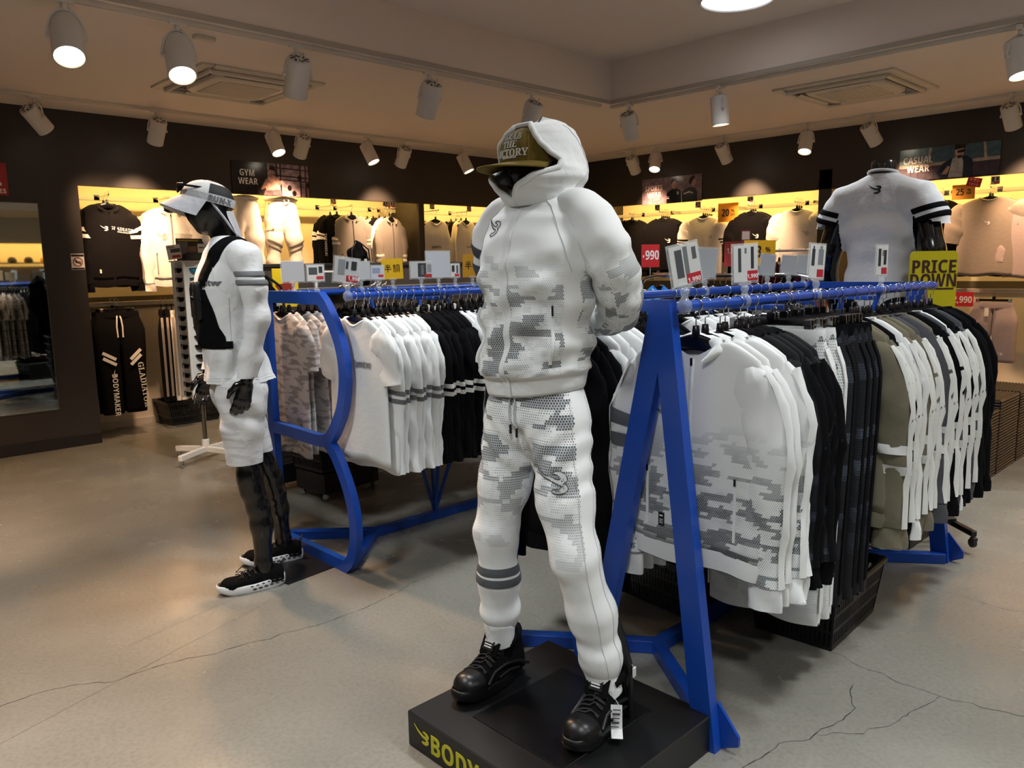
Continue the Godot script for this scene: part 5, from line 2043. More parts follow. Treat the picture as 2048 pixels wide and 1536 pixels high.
	# ---- hood: a shell open in front, a rolled rim along the opening
	var hk := [[1.704, 0.104, 0.092, 0.098, 0.0], [1.712, 0.112, 0.106, 0.122, 0.03], [1.726, 0.114, 0.122, 0.130, 0.12], [1.745, 0.122, 0.150, 0.132, 0.34], [1.770, 0.138, 0.150, 0.142, 0.62], [1.795, 0.140, 0.125, 0.150, 1.12], [1.815, 0.130, 0.120, 0.152, 1.22], [1.845, 0.119, 0.125, 0.148, 0.98], [1.875, 0.109, 0.125, 0.138, 0.82], [1.905, 0.090, 0.112, 0.120, 0.70], [1.927, 0.062, 0.088, 0.092, 0.60], [1.940, 0.030, 0.050, 0.058, 0.50], [1.943, 0.004, 0.01, 0.012, 0.45]]
	var hr := []
	var rim_l := []
	var rim_r := []
	for i in 46:
		var y := lerpf(1.704, 1.943, i / 45.0)
		var w := lerp_keys(hk, y, 1)
		var zf := lerp_keys(hk, y, 2)
		var zb := lerp_keys(hk, y, 3)
		var g := lerp_keys(hk, y, 4)
		var row := PackedVector3Array()
		for j in 57:
			var th := lerpf(g, TAU - g, j / 56.0)
			var c := cos(th)
			var dd := zf if c > 0 else zb
			var fo := 1.0 + 0.018 * sin(th * 5.0 + y * 60.0) * smoothstep(1.76, 1.80, y) * (1.0 - smoothstep(1.90, 1.94, y)) + 0.03 * exp(-pow((y - 1.775) / 0.012, 2.0)) * absf(sin(th))
			row.append(Vector3(sin(th) * w * fo, y + 0.012 * (-c) * smoothstep(1.80, 1.9, y) - 0.012 * smoothstep(1.78, 1.70, y) * maxf(c, 0), -0.012 + c * dd * fo))
		hr.append(row)
		rim_l.append(row[0]); rim_r.append(row[56])
	var hm := MB.new()
	hm.grid(hr, false, [], 0)
	part("hood", hm, white, jk).position.x = HX
	var rim := MB.new()
	var loop := []
	for i in range(2, 44): loop.append(rim_l[i])
	for i in range(43, 1, -1): loop.append(rim_r[i])
	rim.tube(loop, 0.0085, 10)
	part("hood_rim", rim, white, jk).position.x = HX
	var hs := MB.new()
	for s in [14, 42]:
		var q := []
		for i in range(6, 42): q.append(hr[i][s] + (hr[i][s] - Vector3(0, hr[i][s].y, -0.01)).normalized() * 0.001)
		hs.tube(q, 0.0014, 4, false)
	part("hood_seam", hs, mat("c9cccc", 0.9), jk).position.x = HX
	# ---- cap under the hood
	var olive := cloth("6d5b2a", 0.4)
	var cap := MB.new()
	var crow := []
	for i in 15:
		var u := i / 14.0
		var y := 1.812 + 0.112 * u
		var R := 0.098 * pow(1.0 - pow(u, 3.2), 0.5) if u < 1.0 else 0.002
		var row := PackedVector3Array()
		for j in 49:
			var a := TAU * j / 48.0
			row.append(Vector3(sin(a) * R, y, cos(a) * R * 1.16 + 0.004))
		crow.append(row)
	cap.grid(crow, true)
	var cp := part("cap", cap, olive, o, "tan flat-brimmed cap")
	cp.position.x = HX
	var br := MB.new()
	var top := []
	var bot := []
	for i in 9:
		var u := i / 8.0
		var r1 := PackedVector3Array()
		var r2 := PackedVector3Array()
		for j in 29:
			var a := lerpf(-1.28, 1.28, j / 28.0)
			var inr := Vector3(sin(a) * 0.098, 0, cos(a) * 0.114 + 0.004)
			var out := Vector3(sin(a) * 0.118, 0, 0.035 + cos(a) * 0.178)
			var q := inr.lerp(out, u)
			q.y = 1.815 - 0.018 * u - 0.11 * q.x * q.x * 12.0 * 0.12
			r1.append(q); r2.append(q - Vector3(0, 0.005, 0))
		top.append(r1); bot.append(r2)
	var all := []
	for r in top: all.append(r)
	bot.reverse()
	for r in bot: all.append(r)
	br.grid(all, false, [], 0)
	part("brim", br, olive, cp)
	var st := MB.new()
	for a in [0.62, -0.62]:
		var q := []
		for i in 12: q.append(crow[i][0].lerp(crow[i][0], 0.0) if false else Vector3(sin(a) * (crow[i][12].x + 0.0008), crow[i][0].y, cos(a) * ((crow[i][12].x + 0.0008) * 1.16) + 0.004))
		st.tube(q, 0.0009, 4, false)
	part("cap_seam", st, mat("8a763d", 0.9), cp)
	var lw := mat("eeeae0", 0.8)
	var line := 0
	for q in [["GRAB", 0.020, 1.886], ["THE", 0.020, 1.863], ["VICTORY", 0.0205, 1.839], ["BODYMAKER", 0.0062, 1.8265]]:
		var yy: float = q[2]
		var onto := func(x: float, y: float, h: float) -> Vector3:
			var Y: float = yy + y
			var u := clampf((Y - 1.812) / 0.112, 0.0, 0.99)
			var R := 0.098 * pow(1.0 - pow(u, 3.2), 0.5) + h
			var a := x / 0.105
			return Vector3(sin(a) * R, Y, cos(a) * R * 1.16 + 0.004)
		wrapped_text(q[0], q[1], onto, lw, cp, "lettering", true, true)
		line += 1
	# ---- high-top trainers with a paper tag
	var sh1 := shoe(o, "shoe", Vector3(-0.240, 0.1205, 0.010), 0.10, false)
	sh1.scale = Vector3(1.06, 1.0, 1.02)
	var sh2 := shoe(o, "shoe", Vector3(0.172, 0.1205, -0.045), 0.20, false)
	sh2.scale = Vector3(1.06, 1.0, 1.02)
	var tg := MB.new()
	var c0 := Vector3(0.062, 0.085, 0.055)
	tg.box(c0 + Vector3(0.004, -0.022, 0.012), Vector3(0.032, 0.072, 0.0012), 0, Basis(Vector3.UP, 0.5) * Basis(Vector3.RIGHT, -0.25))
	tg.box(c0 + Vector3(0.016, -0.058, 0.034), Vector3(0.032, 0.0012, 0.038), 0, Basis(Vector3.UP, 0.5) * Basis(Vector3.RIGHT, 0.25))
	part("paper_tag", tg, mat("dedede", 0.8), sh2)
	var pr := MB.new()
	for k in 5:
		pr.box(c0 + Vector3(0.006, 0.004 - 0.012 * k, 0.0155 + 0.0028 * k), Vector3(0.022, 0.003 + 0.003 * (k % 2), 0.0008), 0, Basis(Vector3.UP, 0.5) * Basis(Vector3.RIGHT, -0.25))
	part("tag_print", pr, mat("3a3a3c", 0.8), sh2)
	var clip := MB.new()
	clip.box(Vector3(0.075, 0.165, -0.03), Vector3(0.006, 0.032, 0.018), 0.002)
	clip.tube([Vector3(0.06, 0.19, -0.03), Vector3(0.07, 0.185, -0.03), Vector3(0.075, 0.17, -0.03)], 0.001, 4)
	part("security_clip", clip, mat("d9dcdc", 0.3), sh2)
	# plinth
	var pl := thing("display_plinth", "low black display plinth with yellow lettering, under the hooded mannequin", "plinth", Vector3(1.69, 0, -1.56))
	var pm := MB.new()
	pm.box(Vector3(0, 0.06, 0), Vector3(0.66, 0.12, 0.71), 0.004)
	part("block", pm, mat("0f0f10", 0.42), pl)
	var plate := MB.new()
	plate.box(Vector3(0.0, 0.1215, 0.015), Vector3(0.42, 0.003, 0.38), 0.001)
	part("base_plate", plate, mat("0b0b0c", 0.3), pl)
	var yl := mat("c9c22c", 0.6)
	var bs := Basis(Vector3.UP, -PI / 2)
	emblem(0.042, yl, pl, Vector3(-0.3315, 0.066, -0.275), bs * Basis().scaled(Vector3(1, 1, 1)))
	lettering("BODYMAKER", 0.062, yl, pl, Vector3(-0.331, 0.055, 0.02), bs, "lettering", true)
	# pole that carries the mannequin, behind its left heel
	var rod := MB.new()
	rod.tube([Vector3(0.225, 0.12, -0.10), Vector3(0.225, 0.30, -0.09), Vector3(0.20, 0.46, -0.055)], 0.012, 10)
	part("support_rod", rod, mat("101012", 0.3), o)

# ---------------------------------------------------------------- the running mannequin before the letter B
func arc_ribbon(f: Field, c: Vector3, e1: Vector3, e2: Vector3, a0: float, a1: float, n: int, shift: Array, across: Vector3, w: float, lift: float) -> MB:
	var pts := []
	var inw := []
	var acr := []
	for i in n + 1:
		var u := float(i) / n
		var a := lerpf(a0, a1, u)
		var d := (e1 * cos(a) + e2 * sin(a)).normalized()
		var s: Vector3 = shift[0].lerp(shift[1], u * 2.0) if u < 0.5 else shift[1].lerp(shift[2], u * 2.0 - 1.0)
		pts.append(c + s + d * 0.35)
		inw.append(-d)
		acr.append(across)
	return ribbon(f, pts, inw, acr, w, lift)

func runner() -> void:
	var o := thing("mannequin", "black faceless mannequin in white running kit with visor cap, before the letter B", "mannequin", Vector3(1.66, 0, -3.55), deg_to_rad(-105.7))
	var gloss := mat("0a0a0b", 0.22, 0.0, {"clearcoat_enabled": true, "clearcoat": 0.35, "clearcoat_roughness": 0.12})
	var f := Field.new()
	f.k = 0.03
	f.bone(Vector3(0, 1.835, 0.105), Vector3(0, 1.80, 0.125), 0.095, 0.088, Vector3(0.82, 1, 1))
	f.bone(Vector3(0, 1.80, 0.14), Vector3(0, 1.715, 0.142), 0.070, 0.030, Vector3(0.85, 1, 1))
	f.bone(Vector3(0, 1.79, 0.07), Vector3(0, 1.62, 0.035), 0.058, 0.066)
	f.bone(Vector3(0, 1.55, 0.03), Vector3(0, 1.0, 0.03), 0.10, 0.10, Vector3(1.2, 1, 0.8))
	f.limb([Vector3(0.19, 1.575, -0.005), Vector3(0.245, 1.305, -0.03), Vector3(0.222, 1.03, 0.032)], [0.05, 0.04, 0.029])
	f.limb([Vector3(-0.19, 1.575, 0.0), Vector3(-0.25, 1.30, 0.03), Vector3(-0.235, 1.02, 0.135)], [0.05, 0.04, 0.029])
	f.limb([Vector3(0.10, 0.90, 0.03), Vector3(0.10, 0.55, 0.028), Vector3(0.10, 0.485, 0.02), Vector3(0.102, 0.40, -0.002), Vector3(0.104, 0.31, -0.012), Vector3(0.105, 0.12, -0.008), Vector3(0.105, 0.05, -0.008)], [0.075, 0.055, 0.052, 0.051, 0.05, 0.037, 0.040])
	f.limb([Vector3(-0.10, 0.90, 0.03), Vector3(-0.14, 0.55, -0.085), Vector3(-0.15, 0.475, -0.115), Vector3(-0.165, 0.38, -0.135), Vector3(-0.18, 0.29, -0.15), Vector3(-0.198, 0.12, -0.168), Vector3(-0.20, 0.05, -0.17)], [0.075, 0.055, 0.052, 0.051, 0.05, 0.037, 0.040])
	var bm := MB.new()
	f.mesh_into(bm, Vector3(-0.34, 0.02, -0.26), Vector3(0.34, 1.97, 0.26), 0.0105)
	var hl := hand_field(Vector3(0.222, 1.02, 0.033), Vector3(-0.05, -0.96, 0.26).normalized(), Vector3(-1, 0.05, 0), Vector3(0, 0.26, 0.96).normalized(), 0.38)
	hl.mesh_into(bm, Vector3(0.13, 0.80, -0.06), Vector3(0.28, 1.09, 0.15), 0.0035)
	var hr := hand_field(Vector3(-0.235, 1.01, 0.138), Vector3(0.05, -0.95, 0.30).normalized(), Vector3(1, 0.05, 0), Vector3(0, 0.30, 0.95).normalized(), 0.5)
	hr.mesh_into(bm, Vector3(-0.29, 0.79, 0.04), Vector3(-0.13, 1.08, 0.27), 0.0035)
	part("body", bm, gloss, o)
	# shorts
	var t := Field.new()
	t.k = 0.04
	t.bone(Vector3(-0.04, 0.98, 0.032), Vector3(0.04, 0.98, 0.032), 0.118, 0.118, Vector3(1.15, 1, 1))
	t.limb([Vector3(0.095, 0.92, 0.032), Vector3(0.10, 0.80, 0.045), Vector3(0.10, 0.55, 0.045)], [0.115, 0.093, 0.073])
	t.limb([Vector3(-0.095, 0.92, 0.03), Vector3(-0.11, 0.80, 0.0), Vector3(-0.14, 0.55, -0.075)], [0.115, 0.093, 0.074])
	t.ripple = func(p: Vector3) -> float:
		return 0.004 * sin(p.y * 52.0 - p.z * 40.0 + p.x * 10.0) * smoothstep(0.70, 0.85, p.y) + 0.0035 * sin(p.z * 38.0 + p.y * 16.0 + p.x * 22.0)
	var tm := MB.new()
	t.mesh_into(tm, Vector3(-0.27, 0.54, -0.2), Vector3(0.27, 1.12, 0.2), 0.009, func(p: Vector3) -> bool: return p.y > 0.622, func(p: Vector3) -> Vector2: return Vector2(p.z / 0.9 + p.x * 0.3, p.y / 0.9))
	var short_m: StandardMaterial3D = camo_soft.duplicate()
	short_m.albedo_color = Color(1.0, 1.0, 1.0)
	short_m.albedo_texture = pale_camo()
	part("shorts", tm, short_m, o, "white shorts with a faint grey camouflage")
	var white := cloth("e8eaea", 0.3)
	# shirt
	var s := Field.new()
	s.k = 0.034
	s.bone(Vector3(0, 1.555, 0.045), Vector3(0, 1.46, 0.06), 0.118, 0.130, Vector3(1.2, 1, 0.95))
	s.bone(Vector3(0, 1.46, 0.06), Vector3(0, 1.14, 0.045), 0.130, 0.128, Vector3(1.18, 1, 1))
	s.bone(Vector3(0, 1.14, 0.045), Vector3(0, 0.98, 0.028), 0.128, 0.160, Vector3(1.12, 1, 1.02))
	s.bone(Vector3(0, 1.64, 0.045), Vector3(0, 1.60, 0.045), 0.070, 0.082)
	s.limb([Vector3(0.10, 1.605, 0.01), Vector3(0.185, 1.575, -0.005), Vector3(0.235, 1.44, -0.022), Vector3(0.248, 1.305, -0.03), Vector3(0.232, 1.14, 0.01), Vector3(0.222, 1.00, 0.035)], [0.058, 0.064, 0.056, 0.049, 0.046, 0.043])
	s.limb([Vector3(-0.10, 1.605, 0.01), Vector3(-0.185, 1.575, 0.0), Vector3(-0.25, 1.305, 0.03), Vector3(-0.236, 0.99, 0.14)], [0.058, 0.064, 0.05, 0.043])
	s.ripple = func(p: Vector3) -> float:
		var lo := 1.0 - smoothstep(1.15, 1.42, p.y)
		var arm := smoothstep(0.17, 0.20, absf(p.x))
		return lo * (1.0 - arm) * (0.006 * sin(p.z * 34.0 + p.x * 26.0 + p.y * 8.0) + 0.004 * sin(p.z * 60.0 - p.x * 44.0 + p.y * 22.0)) + arm * 0.0014 * sin(p.y * 62.0 + p.z * 40.0) + 0.002 * sin(p.y * 30.0 + p.x * 40.0 + p.z * 20.0)
	var sm := MB.new()
	var cut := func(p: Vector3) -> bool:
		if absf(p.x) > 0.172 and p.y < 1.2: return p.y > 1.045 or (absf(p.x) < 0.185 and p.y > 1.01)
		return p.y > 1.005 + 0.05 * maxf(-p.z, 0.0)
	s.mesh_into(sm, Vector3(-0.33, 0.95, -0.2), Vector3(0.33, 1.70, 0.25), 0.0088, cut)
	var shirt := part("long_sleeve_shirt", sm, white, o)
	var col := MB.new()
	var ring := []
	for i in 33:
		var a := TAU * i / 32.0
		ring.append(Vector3(sin(a) * 0.074, 1.648 + 0.020 * -cos(a), 0.045 + cos(a) * 0.076))
	col.tube(ring, 0.0085, 8, false)
	part("collar", col, white, shirt)
	var hem := MB.new()
	for y in [1.022, 1.034]:
		var q := []
		for i in 61:
			var a := TAU * i / 60.0
			var d := Vector3(sin(a), 0, cos(a))
			if absf(d.x) > 0.93: d.x = signf(d.x) * 0.93
			q.append(s.hit(Vector3(0, y, 0.03) + d * Vector3(0.19, 0, 0.3), -d, 0.0))
		hem.tube(q, 0.0012, 4, false)
	part("hem_stitch", hem, mat("cfd1d2", 0.9), shirt)
	for y in [1.505, 1.468]:
		var c := Vector3(0.226, y, -0.018)
		part("arm_band", arc_ribbon(s, c, Vector3(1, 0, 0), Vector3(0, 0, 1), -1.9, 1.75, 24, [Vector3.ZERO, Vector3.ZERO, Vector3.ZERO], Vector3(-0.25, 1, 0).normalized(), 0.026, 0.0012), cloth("77787a", 0.2), shirt)
	for q in [[0.0, "raglan"], [1.0, "side"]]:
		var sv := MB.new()
		var pth := []
		for i in 24:
			var u := i / 23.0
			var p := Vector3(lerpf(0.085, 0.16, u), lerpf(1.63, 1.42, u), 0.4) if q[0] < 0.5 else Vector3(0.5, lerpf(1.40, 1.05, u), 0.075)
			pth.append(s.hit(p, Vector3(0, 0, -1) if q[0] < 0.5 else Vector3(-1, 0, 0), 0.0008))
		sv.tube(pth, 0.0011, 4, false)
		part("seam", sv, mat("d2d4d5", 0.9), shirt)
	var chest := func(x: float, y: float, h: float) -> Vector3:
		return s.hit(Vector3(0.112 + x, 1.468 + y, 0.4), Vector3(0.0, 0, -1), h + 0.0006)
	wrapped_text("bmtw", 0.023, chest, mat("7c7e82", 0.8), shirt, "print")
	# running vest
	var blk := cloth("08080a", 0.3)
	var vest := Node3D.new()
	vest.name = "running_vest"
	add_to(vest, o)
	var c0 := Vector3(0.0, 1.50, 0.04)
	for sd in [1.0, -1.0]:
		part("shoulder_strap", arc_ribbon(s, c0, Vector3(0, 0, 1), Vector3(0, 1, 0), -0.35, PI + 0.2, 34, [Vector3(sd * 0.085, 0, 0), Vector3(sd * 0.105, 0, 0), Vector3(sd * 0.07, 0, 0)], Vector3(1, 0, 0), 0.056, 0.003), blk, vest)
	var pr := []
	for i in 15:
		var v := i / 14.0
		var y := lerpf(1.44, 1.17, v)
		var row := PackedVector3Array()
		for j in 21:
			var u := -1.0 + 2.0 * j / 20.0
			var hw := lerpf(0.105, 0.155, v)
			var bulge := 0.022 * (1.0 - pow(absf(u), 4.0)) * (1.0 - pow(absf(v * 2.0 - 1.0), 6.0)) + 0.003
			row.append(s.hit(Vector3(u * hw, y, 0.4), Vector3(0, 0, -1), bulge))
		pr.append(row)
	var pm := MB.new()
	pm.grid(pr, false, [], 0)
	part("chest_pocket", pm, blk, vest)
	for x in [-0.06, 0.075]:
		var fl := MB.new()
		fl.lathe([Vector2(0, 1.30), Vector2(0.020, 1.31), Vector2(0.021, 1.44), Vector2(0.018, 1.46), Vector2(0.015, 1.475), Vector2(0, 1.477)], 14, Transform3D(Basis(), Vector3(x, 0, 0.192)))
		part("bottle_pocket", fl, mat("101012", 0.5), vest)
	var tr := MB.new()
	var pp := []
	for j in 15:
		var u := -1.0 + 2.0 * j / 14.0
		pp.append(s.hit(Vector3(u * 0.11, 1.405 - 0.008 * u * u, 0.4), Vector3(0, 0, -1), 0.024))
	tr.tube(pp, 0.0035, 6)
	part("pocket_trim", tr, mat("1b1c20", 0.5), vest)
	part("waist_strap", arc_ribbon(s, Vector3(0, 1.188, 0.045), Vector3(0, 0, 1), Vector3(1, 0, 0), -1.35, 1.42, 44, [Vector3.ZERO, Vector3.ZERO, Vector3.ZERO], Vector3(0, 1, 0), 0.034, 0.003), blk, vest)
	# visor cap with dark mesh panels
	var hat := Node3D.new()
	hat.name = "visor_cap"
	add_to(hat, o)
	hat.transform = Transform3D(Basis(Vector3.RIGHT, -0.22), Vector3(0, 1.852, 0.108))
	var rows := []
	for i in 15:
		var u := i / 14.0
		var R := pow(maxf(1.0 - pow(u, 2.3), 0.0), 0.5)
		var row := PackedVector3Array()
		for j in 61:
			var a := TAU * j / 60.0
			row.append(Vector3(sin(a) * 0.088 * R, -0.012 + 0.088 * u, cos(a) * 0.114 * R))
		rows.append(row)
	var cm := MB.new()
	cm.grid(rows, true)
	part("crown", cm, cloth("c9c9c8", 0.3), hat)
	for s2 in [[14, 27], [33, 46]]:
		var pan := []
		for i in range(1, 12):
			var row := PackedVector3Array()
			for j in range(s2[0], s2[1] + 1):
				row.append(rows[i][j] * 1.012 + Vector3(0, 0.0006, 0))
			pan.append(row)
		var pmb := MB.new()
		pmb.grid(pan, false, [], 0)
		part("mesh_panel", pmb, mat("0d0d0e", 0.75), hat)
	var bd := MB.new()
	var br := []
	for q in [[-0.028, 1.015], [-0.026, 1.03], [0.008, 1.03], [0.010, 1.01]]:
		var row := PackedVector3Array()
		for j in 61:
			var a := TAU * j / 60.0
			row.append(Vector3(sin(a) * 0.089 * q[1], q[0], cos(a) * 0.115 * q[1]))
		br.append(row)
	bd.grid(br, true)
	part("band", bd, cloth("b4b5b8", 0.3), hat)
	var rx := func(x: float, y: float, h: float) -> Vector3:
		var a := 1.95 - x / 0.104
		return Vector3(sin(a) * (0.0917 + h), -0.009 + y, cos(a) * (0.1185 + h))
	var rxf := func(x: float, y: float, h: float) -> Vector3:
		return rx.call(-x, y, h)
	wrapped_text("RUN-X", 0.024, rxf, mat("6e6f73", 0.8), hat)
	var vz := []
	for i in 8:
		var u := i / 7.0
		var row := PackedVector3Array()
		for j in 27:
			var a := lerpf(-1.45, 1.45, j / 26.0)
			var inr := Vector3(sin(a) * 0.091, -0.012, cos(a) * 0.117)
			var out := Vector3(sin(a) * 0.098, -0.012, 0.03 + cos(a) * 0.165)
			var q := inr.lerp(out, u)
			q.y = -0.014 - 0.060 * u - 2.0 * q.x * q.x * (0.3 + u)
			row.append(q)
		vz.append(row)
	var back := []
	for i in 8:
		var row := PackedVector3Array()
		for q in vz[7 - i]: row.append(q - Vector3(0, 0.003, 0))
		back.append(row)
	var vm := MB.new()
	vm.grid(vz + back, false, [], 0)
	part("visor", vm, cloth("b9babf", 0.3), hat)
	# neck cover: pale edging from temple to nape and a tail behind
	for sd in [1.0, -1.0]:
		var ed := MB.new()
		var pts := []
		for q in [[0.078, 1.825, 0.105], [0.080, 1.795, 0.085], [0.073, 1.755, 0.055], [0.066, 1.71, 0.025], [0.075, 1.675, -0.005]]:
			pts.append(Vector3(q[0] * sd, q[1], q[2]))
		var bs := bend_sleeve(pts, [0.006, 0.006], 24)
		ed.tube(bs[0], 0.0058, 8)
		part("neck_edging", ed, cloth("b9babf", 0.3), o)
	var tl := []
	for i in 10:
		var u := i / 9.0
		var row := PackedVector3Array()
		for j in 13:
			var v := -1.0 + 2.0 * j / 12.0
			row.append(Vector3(v * lerpf(0.058, 0.085, u), lerpf(1.79, 1.655, u) + 0.01 * sin(v * 9.0) * u, 0.004 - 0.028 * u + 0.035 * v * v + 0.006 * sin(v * 7.0 + u * 5.0)))
		tl.append(row)
	var tlm := MB.new()
	tlm.grid(tl, false, [], 0)
	part("neck_cover", tlm, cloth("b9babf", 0.3), o)
	var fl2 := []
	for i in 6:
		var u := i / 5.0
		var row := PackedVector3Array()
		for j in 9:
			var v := j / 8.0
			row.append(Vector3(lerpf(-0.07, -0.03, v), lerpf(1.70, 1.64, u) - 0.01 * v, lerpf(0.10, 0.135, v) + 0.01 * sin(u * 4.0)))
		fl2.append(row)
	var flm := MB.new()
	flm.grid(fl2, false, [], 0)
	part("neck_cover", flm, cloth("b9babf", 0.3), o)
	# shoes and floor plate
	shoe(o, "shoe", Vector3(0.105, 0.0, -0.012), 0.0, true)
	shoe(o, "shoe", Vector3(-0.197, 0.0, -0.172), -0.175, true)
	var pl := thing("base_plate", "thin black steel plate on the floor under the running mannequin's heels", "plate", Vector3(1.90, 0, -3.60), 0.12)
	var pmb2 := MB.new()
	pmb2.box(Vector3(0, 0.003, 0), Vector3(0.40, 0.006, 0.40), 0.001)
	part("plate", pmb2, mat("17171a", 0.35), pl)
	# sports glasses pushed up on the visor
	var g := sunglasses("sunglasses", "wraparound black sunglasses resting on the white visor cap", mat("121318", 0.08), "0c0c0d")
	g.transform = o.transform * hat.transform * Transform3D(Basis(Vector3.RIGHT, 0.12), Vector3(0, 0.012, 0.135))

func pale_camo() -> ImageTexture:
	var N := 700
	var im := Image.create(N, N, false, Image.FORMAT_RGB8)
	im.fill(Color("e6e7e7"))
	var nz := FastNoiseLite.new()
	nz.seed = 12
	nz.frequency = 0.02
	for y in range(0, N, 3):
		for x in range(0, N, 3):
			var s := nz.get_noise_2d(x * 0.5, y * 1.5)
			if s > 0.12: im.fill_rect(Rect2i(x, y, 3, 3), Color("d7d8d9") if s < 0.35 else Color("cdcecf"))
	return ImageTexture.create_from_image(im)

# a pair of glasses: wrapped lens front, two temples. local: front faces +z, origin at the bridge
func sunglasses(called: String, label: String, lens: Material, frame: String, group := "", parent: Node = self) -> Node3D:
	var o := thing(called, label, "sunglasses", Vector3.ZERO, 0.0, group)
	var fm := mat(frame, 0.25)
	for s in [1.0, -1.0]:
		var rows := []
		for i in 5:
			var v := i / 4.0
			var row := PackedVector3Array()
			for j in 9:
				var u := j / 8.0
				var x := 0.008 + 0.058 * u
				var hh := 0.021 * pow(maxf(1.0 - pow(absf(u * 2.0 - 0.9), 3.0) * 0.75, 0.05), 0.6)
				row.append(Vector3(s * x, lerpf(hh * 0.8, -hh, v) + 0.003 * u, -0.020 * u * u + 0.002 * sin(v * PI)))
			rows.append(row)
		var mb := MB.new()
		mb.grid(rows, false, [], 0)
		part("lens", mb, lens, o)
		var tp := MB.new()
		tp.beam(Vector3(s * 0.068, 0.008, -0.018), Vector3(s * 0.070, 0.006, -0.10), 0.009, 0.003, Vector3.UP, 0.001)
		tp.beam(Vector3(s * 0.070, 0.006, -0.10), Vector3(s * 0.066, -0.010, -0.135), 0.007, 0.003, Vector3.UP, 0.001)
		part("temple", tp, fm, o)
	var br := MB.new()
	var bp := []
	for j in 17:
		var u := -1.0 + 2.0 * j / 16.0
		bp.append(Vector3(u * 0.068, 0.016 - 0.004 * absf(u) + 0.002, -0.020 * u * u + 0.001))
	br.tube(bp, 0.0032, 6)
	part("brow_bar", br, fm, o)
	return o

